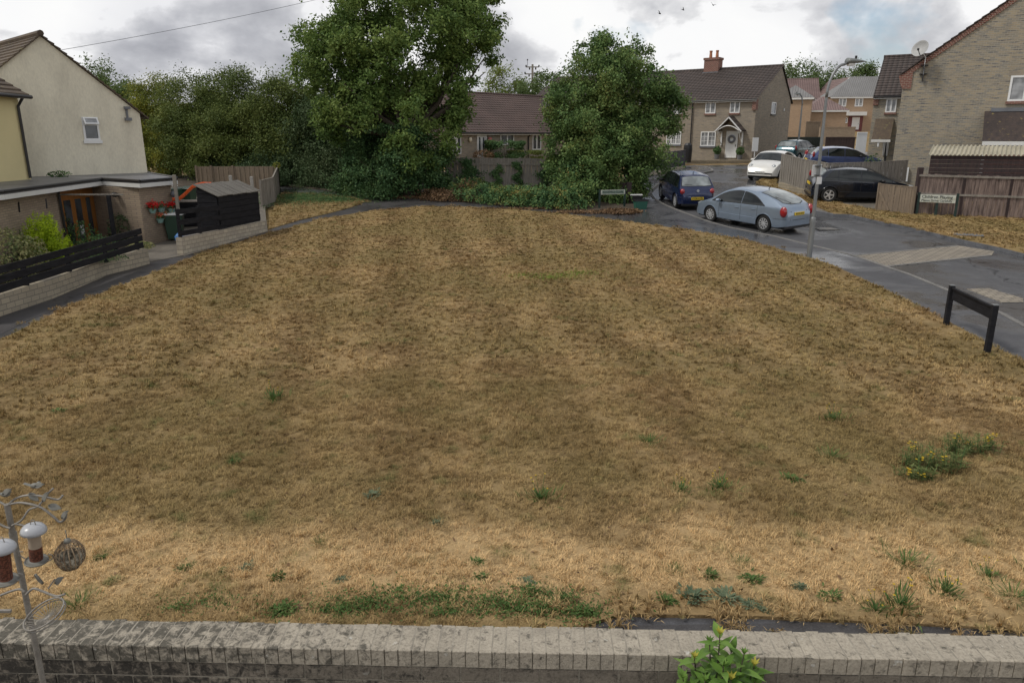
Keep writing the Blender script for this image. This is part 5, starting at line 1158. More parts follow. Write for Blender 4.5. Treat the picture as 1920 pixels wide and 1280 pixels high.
    for s in (-1, 1):
        for i in range(len(cuts)-1):
            a, b = cuts[i]+(.03 if i else 0), cuts[i+1]-(.03 if i < len(cuts)-2 else 0)
            w = patch_side('window_surround', a-.02, b+.02, lambda x: lo(x)-.018, lambda x: hi(x)+.022, s, M['seal'], .004); patch_side('window', a, b, lo, hi, s, M['cglass'], .008, w)
        sm_ = MB()
        for x in spec['doors']: sm_.tube([(x-X, s*(side_y(x, z)+.0008), z) for z in np.linspace(zl(x)+.08, zb(x), 8)], .006, 4)
        sm_.build('door_seam', M['seal'], o)
        for x in spec['doors'][:-1]: z = zb(x+.2)-.14; MB().bx(x+.1-X, x+.28-X, s*(side_y(x+.2, z)+.012)-.014, s*(side_y(x+.2, z)+.012)+.014, z-.016, z+.016).build('door_handle', pm, o, bevel=.006)
        xm = g1-.42; MB().blob((xm-X, s*(wp(xm)+.09), zb(xm)+.07), (.09, .12, .075), 2).build('wing_mirror', M['seal'] if spec.get('dark_mirror') else pm, o, smooth=True)
    wa, wb = spec['windscreen']; f = lambda x, u: max(.3, section(x)[11][0]-.06); patch_top('windscreen_surround', wa-.03, wb+.03, lambda x, u: f(x, u)+.03, M['seal'], .004); patch_top('windscreen', wa, wb, f, M['cglass'])
    ra, rb = spec['rear_glass']; sh = spec.get('rg', .05)
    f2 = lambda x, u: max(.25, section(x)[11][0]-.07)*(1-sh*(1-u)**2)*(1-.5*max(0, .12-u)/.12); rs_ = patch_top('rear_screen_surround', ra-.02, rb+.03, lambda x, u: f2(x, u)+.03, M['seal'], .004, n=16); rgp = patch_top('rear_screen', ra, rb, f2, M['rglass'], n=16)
    zr = zt(ra)
    MB().beam((ra+.03-X, .20, top_z(ra+.03, .2)+.018), (ra+(.50 if spec.get('wiper') else .06)-X, .52, top_z(ra+(.50 if spec.get('wiper') else .06), .52)+.022), .026 if spec.get('wiper') else .012, .015).build('rear_wiper', M['seal'], rgp)
    for s in (-1, 1):
        c, r, mm = spec['tail']; MB().blob((c[0]-X, s*c[1], c[2]), r, 3).build('tail_light', M['red_lens'], o, smooth=True)
        c, r = spec['head']; MB().blob((L-c[0]-X, s*c[1], c[2]), r, 3).build('headlight', M['clear_lens'], o, smooth=True)
    for s in (-1, 1):
        MB().tube([(x-X, s*(side_y(x, spec['bump'][1])+.001), spec['bump'][1]) for x in np.linspace(.03, spec['bump'][0], 6)], .006, 4).build('bumper_seam', M['seal'], o)
        MB().tube([(-X-.004+.006*k, s*(wp(.02)*.72-.008*k), spec['boot_seam']+(zt(.04)-spec['boot_seam'])*k/6) if k < 7 else None for k in range(7)], .006, 4).build('boot_shut_line', M['seal'], o)
        for xw in (xr, xf): MB().tube([(xw+RA*math.sin(a)-X, s*(side_y(xw+RA*math.sin(a), R+RA*math.cos(a)+.01)+.004), R+RA*math.cos(a)+.004) for a in np.linspace(-1.45, 1.45, 18)], .011, 5).build('arch_lip', pm, o)
        MB().tube([(x-X, s*(side_y(x, .47)+.002), .47) for x in np.linspace(xr+RA+.05, xf-RA-.05, 8)], .009, 4).build('side_crease', M['seal'] if spec.get('dark_mirror') else pm, o)
    if spec.get('boot_seam'):
        z = spec['boot_seam']; q = [(.0, z)]; yv = wp(.02)*.72
        MB().tube([(-X-.006+.03, -yv, z), (-X-.006, -yv*.6, z), (-X-.008, 0, z), (-X-.006, yv*.6, z), (-X+.024, yv, z)], .008, 4).build('boot_seam', M['seal'], o)
    px = -X-.012; zp = spec['plate_z']; pl = MB().bx(px-.012, px+.02, -.26, .26, zp-.055, zp+.055).build('number_plate', M['plate_y'], o)
    if spec.get('reg'): lettering(spec['reg'], .085, 'ink', pl, (px-.0135, 0, zp), (math.pi/2, 0, -math.pi/2), .001, width=.44)
    pf = MB().bx(L-X-.02, L-X+.016, -.26, .26, .40, .51).build('number_plate', M['plate_w'], o)
    if spec.get('freg'): lettering(spec['freg'], .085, 'ink', pf, (L-X+.0175, 0, .455), (math.pi/2, 0, math.pi/2), .001, width=.44)
    gr = MB().bx(L-X-.03, L-X+.008, -W*.36, W*.36, spec.get('gz', .26), spec.get('gz', .26)+(.07 if 'gz' in spec else .11)).build('grille', M['seal'], o)
    if spec.get('aerial'): MB().tube([(spec['aerial']-X, 0, top_z(spec['aerial'], 0)-.01), (spec['aerial']-.06-X, 0, top_z(spec['aerial'], 0)+.09)], [.02, .008], 8).build('aerial', M['seal'], o)
    if spec.get('badge'): MB().lathe([(0, -.01), (.055, -.01), (.055, .01), (0, .01)], 18, (-X-.012, 0, spec['badge']), 'x').build('badge', M['alloy'], o)
    MB().bx(-X+.0, -X+.06, -W*.40, W*.40, .22, .30).build('rear_valance', M['seal'], o)
    return o
hatch = lambda **k: dict(dict(L=3.9, W=1.65, top=[(0,.55),(.02,.78),(.08,.90),(.18,.99),(.55,1.36),(.75,1.42),(1.6,1.46),(2.3,1.42),(2.55,1.36),(3.1,.98),(3.5,.86),(3.8,.70),(3.9,.42)], belt=[(0,.92),(1,.93),(3.2,.86),(3.9,.7)],
    wheels=(.66, 3.12), glass=(.42, 3.05), slant=(1.5, .85), pillars=[1.05, 1.85], doors=[1.0, 1.9, 2.85], windscreen=(2.52, 3.12), rear_glass=(.20, .56), tail=((.10, .63, .80), (.085, .10, .12), 0), head=((.22, .58, .66), (.17, .17, .12)), plate_z=.52, spokes=8, aerial=.9, dark_mirror=True, boot_seam=.42), **k)
silver = dict(L=4.57, W=1.76, taper=.12, top=[(0,.60),(.02,.86),(.10,1.00),(.20,1.06),(.55,1.25),(1.0,1.40),(1.5,1.49),(2.1,1.525),(2.7,1.47),(3.0,1.375),(3.62,1.01),(4.1,.86),(4.42,.70),(4.57,.42)], belt=[(0,.95),(1,.95),(2.4,.91),(3.7,.85),(4.57,.7)],
    wheels=(.92, 3.62), glass=(.95, 3.55), slant=(.62, .62), pillars=[2.05], doors=[1.25, 2.05, 3.15], windscreen=(2.86, 3.62), rear_glass=(.23, 1.30), rg=.28, wiper=True, tail=((.13, .735, .83), (.15, .10, .20), 0), head=((.34, .62, .66), (.26, .16, .10)), plate_z=.74, reg='BX54 BYL', spokes=10, sw=.12, aerial=1.5, boot_seam=.52)
def car_at(spec, pm, label, side, pr, pf, z=-.1, **kw):
    """stand a car with its two near wheels on two surveyed points of the road"""
    a, b = PG(*pr, z), PG(*pf, z) if len(pf) == 2 else None; d = (b.xy-a.xy); ang = math.atan2(d.y, d.x); u = d.normalized(); lf = Vector((-u.y, u.x))
    mid = a.xy+u*(spec['wheels'][1]-spec['wheels'][0])/2; c = mid-lf*side*(spec['W']/2-.1)+u*(spec['L']/2-(spec['wheels'][0]+spec['wheels'][1])/2)
    print(label[:20], 'measured wheelbase', round(d.length, 2), 'heading', round(math.degrees(ang), 1))
    k = kw.pop('k', 1); turn = kw.pop('turn', 0); o = make_car(spec, pm, label, Vector((c.x, c.y, 0)), ang+math.radians(turn), **kw); seat(o, spec, z); o.scale = (k, k, k); return o
def seat(o, spec, z=-.1):
    u = Vector((math.cos(o.rotation_euler.z), math.sin(o.rotation_euler.z))); r = o.location.xy-u*1.3; f = o.location.xy+u*1.3; zr_, zf_ = H(*r), H(*f)
    l = Vector((-u.y, u.x)); zl_, zr2 = H(*(o.location.xy+l*.8)), H(*(o.location.xy-l*.8))
    o.location.z = (zr_+zf_)/2+z+.004; o.rotation_euler = (math.atan2(zl_-zr2, 1.6), -math.atan2(zf_-zr_, 2.6), o.rotation_euler.z)
car_at(silver, paint('silver_blue_paint', (.27,.335,.42), .5, .3), 'silver blue liftback car with long sloping rear window, parked against the kerb', 1, (1418,434), (1325,411), turn=9, k=1.05)
car_at(hatch(reg='EY08 KVR', badge=.84, L=3.9), paint('navy_paint', (.012,.022,.075), .3, .25), 'dark navy small hatchback with round tail lights, parked ahead of the silver blue car', 1, (1270,390), (1247,376), turn=-2, k=1.10)
beetle = dict(L=4.28, W=1.81, taper=.14, top=[(0,.5),(.05,.75),(.3,.98),(.8,1.25),(1.3,1.42),(1.9,1.49),(2.4,1.45),(2.7,1.36),(3.2,1.02),(3.7,.93),(4.05,.80),(4.2,.62),(4.28,.42)], belt=[(0,.85),(1,.93),(3.2,.92),(4.28,.7)],
    wheels=(.86, 3.40), glass=(.9, 3.15), slant=(.6, .75), pillars=[1.7], doors=[1.5, 3.0], windscreen=(2.58, 3.16), rear_glass=(.55, 1.2), tail=((.2, .62, .85), (.08, .12, .1), 0), head=((.36, .62, .74), (.15, .13, .13)), plate_z=.5, freg='VN12 KLT', spokes=8, gz=.36)
q = PG(1406, 335, -.1); ang = math.atan2(-.80, -.60); u = Vector((math.cos(ang), math.sin(ang))); l = Vector((-u.y, u.x)); c = q.xy+l*.80-u*(3.40-2.14)+Vector((.1, 0))
o = make_car(beetle, paint('white_paint_car', (.74,.73,.69), 0, .25), 'rounded white compact car facing the camera beside the pale grey fence', Vector((c.x, c.y, 0)), ang); seat(o, beetle); o.scale = (1.06,)*3
focus = dict(L=4.34, W=1.84, top=[(0,.5),(.03,.85),(.14,1.0),(.55,1.40),(.7,1.45),(1.5,1.50),(2.2,1.47),(2.6,1.38),(3.35,1.02),(3.9,.90),(4.2,.75),(4.34,.45)], belt=[(0,.98),(1,.97),(3.4,.90),(4.34,.72)],
    wheels=(.74, 3.38), glass=(.45, 3.30), slant=(1.0, .62), pillars=[1.05, 2.0], doors=[1.15, 2.02, 3.1], windscreen=(2.55, 3.38), rear_glass=(.2, .56), tail=((.22, .78, 1.06), (.08, .08, .18), 0), head=((.3, .66, .70), (.26, .16, .1)), plate_z=.75, spokes=5, sw=.2, R=.33, dark_mirror=True)
q = PG(1558, 379); ang = math.atan2(-.16, 1); u = Vector((math.cos(ang), math.sin(ang))); l = Vector((-u.y, u.x)); c = q.xy+l*.82-u*(.80-2.17)
o = make_car(focus, paint('near_black_paint', (.008,.012,.022), .2, .22), 'near black hatchback on the driveway with bright five spoke wheels', Vector((c.x, c.y, 0)), ang); seat(o, focus, 0); o.scale = (1.07,)*3
suv = dict(focus, L=4.45, W=1.84, top=[(0,.6),(.03,1.0),(.15,1.12),(.55,1.52),(.8,1.60),(1.7,1.63),(2.4,1.58),(2.7,1.48),(3.35,1.10),(3.9,.98),(4.3,.8),(4.45,.5)], belt=[(0,1.05),(3.4,1.0),(4.45,.8)])
q = PG(1540, 331, -.1); ang = math.atan2(-.12, 1); u = Vector((math.cos(ang), math.sin(ang))); l = Vector((-u.y, u.x)); c = q.xy+l*.9-u*(.8-2.2)
o = make_car(focus, paint('mid_blue_paint', (.06,.09,.23), .35, .25), 'mid blue estate car facing away from the teal car, seen over the pale grey fence', Vector((c.x, c.y, 0)), ang); seat(o, focus, .12)
q = PG(1497, 304, -.1); ang = math.atan2(.72, .69); u = Vector((math.cos(ang), math.sin(ang))); l = Vector((-u.y, u.x)); c = q.xy+l*.82-u*(.8-2.2)
o = make_car(suv, paint('teal_paint', (.006,.06,.08), .3, .25), 'teal hatchback with its tail to the road, parked past the white rounded car', Vector((c.x, c.y, 0)), ang); seat(o, suv)
q = PG(1590, 314, -.1); o = make_car(dict(focus), paint('white_paint_far', (.7,.7,.7), 0, .25), 'white car of which only the roof shows above the mid blue estate car', Vector((q.x, q.y+2, 0)), -.1); seat(o, suv, -.35)
# ---------------------------------------------------------------- trees, hedges, ivy, brambles
LM = {}
LM['tree'] = leaf_mat('tall_tree_leaves', [(0.049, 0.090, 0.025), (0.099, 0.166, 0.043), (0.176, 0.247, 0.064), (0.289, 0.353, 0.108)], .25, .5)
LM['ivytree'] = leaf_mat('ivy_tree_leaves', [(0.044, 0.088, 0.034), (0.087, 0.154, 0.053), (0.135, 0.214, 0.068), (0.205, 0.273, 0.090), (0.268, 0.256, 0.075)], .2, .6)
LM['hedge'] = leaf_mat('hedge_leaves', [(0.047, 0.073, 0.025), (0.093, 0.131, 0.037), (0.145, 0.183, 0.049), (0.232, 0.250, 0.071)], .2, .45)
LM['yellowish'] = leaf_mat('yellowing_leaves', [(0.082, 0.114, 0.032), (0.163, 0.196, 0.041), (0.294, 0.294, 0.049), (0.392, 0.343, 0.065)], .25, .5)
LM['dark'] = leaf_mat('dark_leaves', [(0.030, 0.057, 0.025), (0.057, 0.095, 0.040), (0.097, 0.141, 0.062), (0.162, 0.200, 0.101)], .15, .5)
LM['far'] = leaf_mat('far_leaves', [(0.065, 0.104, 0.039), (0.111, 0.163, 0.058), (0.169, 0.221, 0.078)], .25, .15)
LM['farlight'] = leaf_mat('pale_far_leaves', [(0.108, 0.156, 0.042), (0.180, 0.228, 0.060), (0.240, 0.276, 0.084)], .25, .15)
LM['ivy'] = leaf_mat('ivy_leaves', [(0.029, 0.064, 0.029), (0.053, 0.109, 0.042), (0.088, 0.157, 0.056), (0.157, 0.211, 0.079)], .1, .9)
LM['bramble'] = leaf_mat('bramble_leaves', [(0.035, 0.079, 0.035), (0.061, 0.131, 0.053), (0.096, 0.176, 0.061), (0.211, 0.229, 0.070), (0.386, 0.211, 0.070)], .15, 1.1)
LM['deadleaf'] = leaf_mat('dead_leaves', [(.07,.045,.028), (.13,.08,.045), (.21,.13,.07), (.34,.24,.14)], .1, 1.5)
LM['conifer'] = leaf_mat('golden_conifer', [(.22,.33,.02), (.42,.55,.03), (.58,.70,.05)], .35, 2)
LM['varieg'] = leaf_mat('variegated_leaves', [(.07,.12,.04), (.16,.20,.08), (.38,.36,.16), (.50,.44,.22)], .2, 2)
LM['shrub'] = leaf_mat('shrub_leaves', [(0.047, 0.102, 0.040), (0.094, 0.172, 0.062), (0.156, 0.234, 0.094)], .2, 1.5)
M['bark'] = mat('bark', (.095,.075,.055), .9, .4, 3, .6, fine=.4, stretch=(3, 3, .5))
def B(px, py, t, rx, rz, ry=None):
    """crown lobe: where it stands and its half-sizes in metres, from its extent"""
    c = PT(px, py, t); a = rx*t/F; b = rz*t/F; return (c, (a, ry if ry else a*.85, b))
def tree(name, label, base, blobs, clumps, per, cr, leaf, m, seed, cat='tree', trunk=.22, group=None, inner=.35, edge=1.0, droop=0, limbs=12, spread=.9, aspect=.55, lean=None, twigs=0):
    rs = np.random.RandomState(seed); o = empty(name, base, 0, label, cat, group); b0 = np.array(base)
    P, O = crown_points(blobs, clumps, per, cr, rs, inner, edge, droop)
    keep = P[:, 2] > np.array([H(x, y) for x, y in P[:, :2]])+.03; P, O = P[keep], O[keep]
    if twigs:      # loose sprays standing clear of the crown against the sky
        TP, TO = [], []
        for _ in range(twigs):
            c, r = blobs[rs.randint(len(blobs))]; d = rs.normal(0, 1, 3); d[2] = abs(d[2])*.8+.1; d /= np.linalg.norm(d); s0 = np.array(c)+d*np.array(r)*.9; ln = rs.uniform(.35, .9)*max(.5, r[0]*.16+.3); k = rs.randint(8, 18)
            u = rs.uniform(0, 1, k)[:, None]; TP.append(s0+(d+np.array([0, 0, .35]))*u*ln+rs.normal(0, .07, (k, 3))); TO.append(rs.normal(0, 1, (k, 3)))
        P = np.concatenate([P]+TP); O = np.concatenate([O]+TO)
    V, Q = leaves(P-b0, O, leaf, rs, aspect, spread, droop*.5); fast_mesh('crown', V, Q, m, o)
    mb = MB(); rn = random.Random(seed); top = np.mean([np.array(b[0]) for b in blobs], 0)-b0; tp = Vector(top)
    fork = Vector((top[0]*.5, top[1]*.5, tp.z*.45)); mb.tube([(0, 0, -.3), (fork.x*.3, fork.y*.3, fork.z*.5), fork], [trunk*1.3, trunk, trunk*.85], 9)
    for i in range(limbs):
        c, r = blobs[rn.randrange(len(blobs))]; e = Vector(c)-Vector(base)+Vector([rn.uniform(-.7, .7)*r[k] for k in range(3)]); mid = fork.lerp(e, .5)+Vector((rn.uniform(-.3, .3), rn.uniform(-.3, .3), -.1*abs(e.z-fork.z)))
        mb.tube([fork, mid, e], [trunk*.55, trunk*.3, trunk*.07], 6)
    mb.build('trunk', M['bark'], o); return o
def Gv(px, py): return PG(px, py)
# the tall tree
q = Gv(762, 376)
tree('broadleaf_tree', 'tall full crowned green tree rising out of frame beside the footpath junction', Vector((q.x, q.y+1.5, H(q.x, q.y+1.5))),
     [B(755,60,39,175,110), B(700,130,38.5,130,95), B(800,112,38.5,112,85), B(640,95,39,78,78), B(625,185,39.3,62,60), B(872,65,39,60,58), B(862,145,38.6,72,62), B(835,215,38.4,46,30), B(740,210,38,125,85), B(815,190,38.3,56,55), B(760,-60,40,150,120), B(650,10,39,88,60), B(690,215,38.3,95,60), B(775,270,37.8,80,45), B(900,30,39.3,42,55)],
     1500, 88, .23, .18, LM['tree'], 11, trunk=.34, limbs=24, twigs=70, droop=.25, spread=.8)
q = Gv(750, 374); tree('ivy_clad_understorey', 'dense dark green bush wrapped round the foot of the tall tree', Vector((q.x, q.y+1.3, H(q.x, q.y+1.3))), [B(730,330,38,70,50), B(790,325,38.3,48,52), B(680,345,39,45,35), B(760,290,38.6,85,50), B(700,300,39,50,60), B(820,350,38.8,20,26)], 900, 60, .25, .14, LM['ivy'], 12, cat='bush', limbs=6, trunk=.1)
# ivy covered tree
q = Gv(1140, 380)
tree('ivy_covered_tree', 'broad ivy covered tree with loose sprays on top, behind the street name sign', Vector((q.x, q.y+1.4, H(q.x, q.y+1.4))),
     [B(1135,150,37,85,75), B(1100,235,37,80,85), B(1190,215,37.2,85,80), B(1135,310,36.6,85,70), B(1210,265,37.4,68,66), B(1085,290,37,58,75), B(1120,340,36.6,90,48), B(1150,105,37,60,42), B(1070,190,37,45,50), B(1245,205,37.4,38,45), B(1125,358,36.3,75,28)],
     1900, 72, .19, .125, LM['ivytree'], 13, limbs=20, twigs=60, droop=.35, spread=.9, aspect=.7)
# the belt of trees behind the yard
belt_ = [
 ('mixed_hedge_tree', 'yellowing shrubby tree right behind the cream gable house', [B(290,235,48,48,60), B(285,190,49,40,48), B(300,290,47,45,50)], 600, 'yellowish', .28, .15, .2),
 ('mixed_hedge_tree', 'dull green bushy tree behind the wheelie bins, between the yellowing tree and the rounded one', [B(365,200,47,62,62), B(350,270,46,62,62), B(390,250,46,62,72)], 950, 'hedge', .30, .15, .2),
 ('mixed_hedge_tree', 'rounded green tree behind the tan fence, with spiky shoots against the sky', [B(440,190,46,66,60), B(470,250,45,70,75), B(420,290,45,62,52)], 950, 'hedge', .30, .15, .2),
 ('mixed_hedge_tree', 'smooth topped olive green tree between the rounded tree and the drooping dark one', [B(530,205,45,66,55), B(545,270,44.5,66,66)], 850, 'hedge', .30, .15, .3),
 ('weeping_tree', 'dark drooping tree with hanging grey green sprays beside the tall tree', [B(610,240,43,66,55), B(630,300,42.6,66,55), B(680,290,42,48,60), B(590,320,43,50,35)], 1000, 'dark', .28, .16, .9),
 ('mixed_hedge_tree', 'low dark thicket at the foot of the tree belt, behind the back path', [B(560,325,42.6,60,30), B(500,322,43.4,60,28), B(620,342,41.6,50,17), B(440,320,44.6,40,26)], 700, 'dark', .22, .13, .4)]
for i, (nm, lb, bl, cl, mm, cr, lf, dr) in enumerate(belt_):
    c = bl[0][0]; y = c.y; tree(nm, lb, Vector((c.x, y, H(c.x, y))), bl, cl, 72, cr, lf*.84, LM[mm], 20+i, group='trees behind the yard', droop=dr, twigs=26 if i < 4 else 6, trunk=.16)
# hill behind the cream house and trees on the skyline
for i, (px, py, t, rx, rz, cl, mm, lb) in enumerate((
  (205,165,85,60,42,260,'far','soft green tree on the slope directly behind the cream roof'), (165,150,88,30,28,120,'far','small soft green tree top just clearing the cream roof ridge'), (245,200,80,30,35,160,'far','grey green tree between the cream house and the yellowing tree'),
  (950,165,100,45,42,260,'farlight','pale yellow green tree behind the bungalow roof, next to the tall tree'), (985,172,92,30,26,140,'far','mid green tree left of the utility pole foot'), (1035,172,98,38,34,200,'far','mid green tree behind the bungalow roof, next to the ivy covered tree'),
  (1498,150,150,36,42,330,'far','open crowned tree on the skyline above the plum roof'), (1535,165,155,36,42,300,'far','open crowned tree on the skyline beside the street lamp arm'), (1590,165,160,32,25,160,'far','low skyline tree between the lamp and the grey hipped roof'),
  (1620,136,170,17,11,60,'far','small skyline tree above the grey hipped roof'), (1648,140,172,14,12,50,'far','tiny skyline tree touching the brown tiled roof'), (1740,180,150,80,20,140,'far','far tree hidden mostly by the big gable'))):
    bl = [B(px,py,t,rx,rz), B(px-rx*.4,py+rz*.5,t,rx*.7,rz*.7), B(px+rx*.4,py+rz*.45,t,rx*.7,rz*.7), B(px,py+rz*1.3,t+1,rx*.8,rz*.9)]; c = bl[0][0]
    if px == 1740: continue
    tree('distant_tree', lb, Vector((c.x, c.y, H(c.x, c.y))), bl, cl, 34, .0055*t, .0026*t+.05, LM[mm], 40+i, group='far trees', trunk=.25, limbs=8)
# wood on the far hill: nobody could count it
rs = np.random.RandomState(77); bl = []
for x in np.linspace(-150, 150, 46):
    y = 205+rs.uniform(-12, 12); bl.append((np.array((x*1.15, y, H(x, y)+rs.uniform(0, 1.5))), (9, 5, rs.uniform(3.5, 5.5))))
P, O = crown_points(bl, 2300, 22, 1.1, rs, .5); V, Q = leaves(P, O, .9, rs); tag(fast_mesh('distant_wood', V, Q, LM['far']), 'far belt of woodland along the skyline behind the houses', 'wood', kind='stuff')
# bramble and ivy bank, dead leaves
def bank(name, label, cat, regions, n, leaf, m, seed, flatness=.3, spread=.9):
    rs = np.random.RandomState(seed); P, O = [], []
    for (c, r, w) in regions:
        k = int(n*w); d = rs.normal(0, 1, (k, 3)); d /= np.linalg.norm(d, axis=1, keepdims=True); d[:, 2] = np.abs(d[:, 2]); f = rs.uniform(.55, 1.05, (k, 1))**.6
        lump = 1+.22*np.sin(d[:, :1]*9+c[0])*np.cos(d[:, 1:2]*8); P.append(np.array(c)+d*np.array(r)*f*lump); O.append(d*.5+np.array([0, -.2, .6]))
    P, O = np.concatenate(P), np.concatenate(O); keep = P[:, 2] > np.array([H(x, y) for x, y in P[:, :2]])+.01; V, Q = leaves(P[keep], O[keep], leaf, rs, .6, spread)
    return tag(fast_mesh(name, V, Q, m), label, cat, kind='stuff')
def R_(px, py, rx, ry, rz, w=1): q = PG(px, py); return ((q.x, q.y, H(q.x, q.y)), (rx, ry, rz), w)
bank('bramble_bank', 'tangled dark green bramble and ivy bank below the bungalow fence', 'brambles', [R_(905,374,1.6,1.3,.75,1), R_(960,380,1.6,1.3,.75,1), R_(1010,384,1.5,1.3,.85,1), R_(1060,388,1.2,1.2,1.0,.8), R_(985,368,2.2,.9,.55,1), R_(890,362,1.0,.8,.75,.6), R_(1085,376,1.2,1.2,1.9,.8), R_(865,368,.8,.8,.8,.5)], 3600, .12, LM['bramble'], 60)
bank('dead_leaf_heap', 'heap of brown dead leaves and cut stems beside the footpath', 'dead leaves', [R_(850,376,1.5,.6,.45,1), R_(880,371,.8,.6,.85,.6), R_(820,372,1.1,.5,.5,.6), R_(1000,392,3.0,.25,.08,.35), R_(1110,399,2.0,.4,.10,.5), R_(1165,397,1.0,.9,.12,.8), R_(770,371,2,.3,.1,.5)], 1900, .11, LM['deadleaf'], 61)
# ivy climbing the bungalow fence
for (px, pt, pbm, w, s, lb) in ((880,300,360,.55,62,'thick dark ivy column on the bungalow fence, nearest the tall tree'), (932,312,350,.24,63,'narrow ivy strip on the bungalow fence, next to the thick column'), (972,305,345,.20,64,'broken ivy strip on the bungalow fence, middle one'), (1022,308,350,.38,65,'ivy clump at the fence end touching the ivy covered tree')):
    y = PG(px, 352+4*(px-838)/207).y-.16; a, b = PY(px, pt, y), PY(px, pbm, y); rs = np.random.RandomState(s); n = int(1700*w+200)
    u = rs.uniform(0, 1, n)[:, None]; P = np.array(a)*(1-u)+np.array(b)*u+np.stack([rs.normal(0, w*.5, n)*(.4+.9*np.sin(u[:, 0]*5+s)**2)+.15*np.sin(u[:, 0]*11+s*3), -np.abs(rs.normal(0, .07, n)), rs.normal(0, .05, n)], 1)
    o = empty('climbing_ivy', (a.x, y, H(a.x, y)), 0, lb, 'ivy', 'ivy on the bungalow fence'); V, Q = leaves(P-np.array(o.location), np.tile([0, -1, .4], (n, 1)), .11, rs, .8, .6); fast_mesh('ivy_leaves', V, Q, LM['ivy'], o)
    MB().tube([(0, -.02, 0), (.05, -.03, a.z-H(a.x, y)-.1)], .015, 5).build('stem', M['bark'], o)
# garden bushes
def bush(name, label, loc, r, n, leaf, m, seed, cat='bush', box=False, group=None, aspect=.55, spread=.8, up=0):
    rs = np.random.RandomState(seed); o = empty(name, loc, 0, label, cat, group); d = rs.normal(0, 1, (n, 3)); d /= np.linalg.norm(d, axis=1, keepdims=True)
    if box: d = np.sign(d)*np.abs(d)**.45; d = np.clip(d, -1, 1)
    lump = 1+.12*np.sin(d[:, :1]*7+seed)*np.cos(d[:, 2:]*6+seed); P = d*np.array(r)*(rs.uniform(.5, 1.03, (n, 1))**.5)*lump+np.array([0, 0, r[2]]); P[:, 2] = np.maximum(P[:, 2], .03)
    V, Q = leaves(P, d*.7+np.array([0, 0, .3+up]), leaf, rs, aspect, spread); fast_mesh('foliage', V, Q, m, o)
    mb = MB(); rn = random.Random(seed)
    for i in range(7): mb.tube([(rn.uniform(-.05, .05), rn.uniform(-.05, .05), -.05), (rn.uniform(-.5, .5)*r[0], rn.uniform(-.5, .5)*r[1], r[2]*rn.uniform(.8, 1.5))], [.02, .006], 5)
    mb.build('stems', M['bark'], o); return o
def at(px, py, t): p = PT(px, py, t); return p
hb = tw2 = lambda o, v: Matrix.Translation(o.location) @ o.rotation_euler.to_matrix().to_4x4() @ Vector(v)
q = local(b_, 'y', -1.4, 947, 280); p = hb(b_, (q.x, -1.4, 0)); bush('clipped_hedge', 'dense clipped dark green hedge under the bungalow window', p, (1.7, .8, .85), 11000, .13, LM['ivy'], 70, box=True)
q = local(b_, 'y', -1.2, 985, 292); p = hb(b_, (q.x, -1.2, 0)); bush('clipped_hedge', 'lower clipped hedge joining the dense one along the bungalow wall', p, (1.5, .6, .45), 4500, .12, LM['hedge'], 71, box=True)
q = local(b_, 'y', -1.0, 898, 290); p = hb(b_, (q.x, -1.5, 0)); bush('russet_bush', 'low russet leaved bush between the bungalow doors', p, (.9, .5, .5), 900, .12, LM['deadleaf'], 72)
for px, lb in ((1344, 'leafy potted plant by the white canopied door, on the downpipe side'), (1387, 'leafy potted plant by the white canopied door, on the corner side')):
    q = local(h, 'y', -.5, px, 295); p = hb(h, (q.x, -.5, 0)); p.z = H(p.x, p.y); o = bush('potted_plant', lb, p, (.33, .33, .32), 420, .14, LM['shrub'], 73+px, 'potted plant', group='potted plants by the canopied door')
    for c in o.children: c.location.z = .35
    MB().lathe([(0,0),(.17,0),(.23,.36),(.20,.36),(.19,.3),(0,.3)], 16).build('pot', M['lead'], o)
# front garden left
def gb(px, py, zoff=0): q = PG(px, py); return Vector((q.x, q.y, H(q.x, q.y)+zoff))
def conifer():
    base = PG(108, 512); base = Vector((base.x-.42, base.y+.30, H(base.x, base.y)+.05)); o = empty('golden_conifer', base, 0, 'bright yellow green feathery conifer behind the near black plank fence', 'bush'); rs = np.random.RandomState(81); P, O = [], []
    top = PY(105, 396, base.y).z-base.z
    for _ in range(230):
        d = rs.normal(0, 1, 3); d[2] = abs(d[2])+.25; d /= np.linalg.norm(d); root = np.array([0, 0, .12*top]); tip = root+d*np.array([.78, .66, top*.88])*rs.uniform(.8, 1.05); k = 46; u = rs.uniform(.35, 1, k)[:, None]; c = root+(tip-root)*u; wv = (1.08-u)*.16+.02
        P.append(c+rs.normal(0, 1, (k, 3))*wv*.6); O.append(np.tile(d+np.array([0, 0, .8]), (k, 1)))
    P, O = np.concatenate(P), np.concatenate(O); V, Q = leaves(P, O, .085, rs, .35, 1.4); fast_mesh('foliage', V, Q, LM['conifer'], o); MB().tube([(0,0,-.1),(0,0,top*.6)], [.05,.02], 7).build('stem', M['bark'], o)
conifer()
bush('conifer_seedling', 'tiny yellow green sprig growing through the planks below the feathery conifer', Vector((PG(133,500).x-.1, PG(133,500).y+.2, H(-12, 22)+.15)), (.16, .10, .42), 320, .07, LM['conifer'], 82, 'plant')
bush('variegated_shrub', 'cream and green variegated shrub sprawling behind the near plank fence', gb(30, 545)+Vector((-1.2, 1.2, 0)), (1.3, 1.2, .78), 5200, .09, LM['varieg'], 83)
bush('garden_shrub', 'dark green leafy shrub between the variegated shrub and the brick wall', gb(60, 520)+Vector((-1.6, 2.4, 0)), (.95, .8, .85), 2600, .10, LM['shrub'], 84)
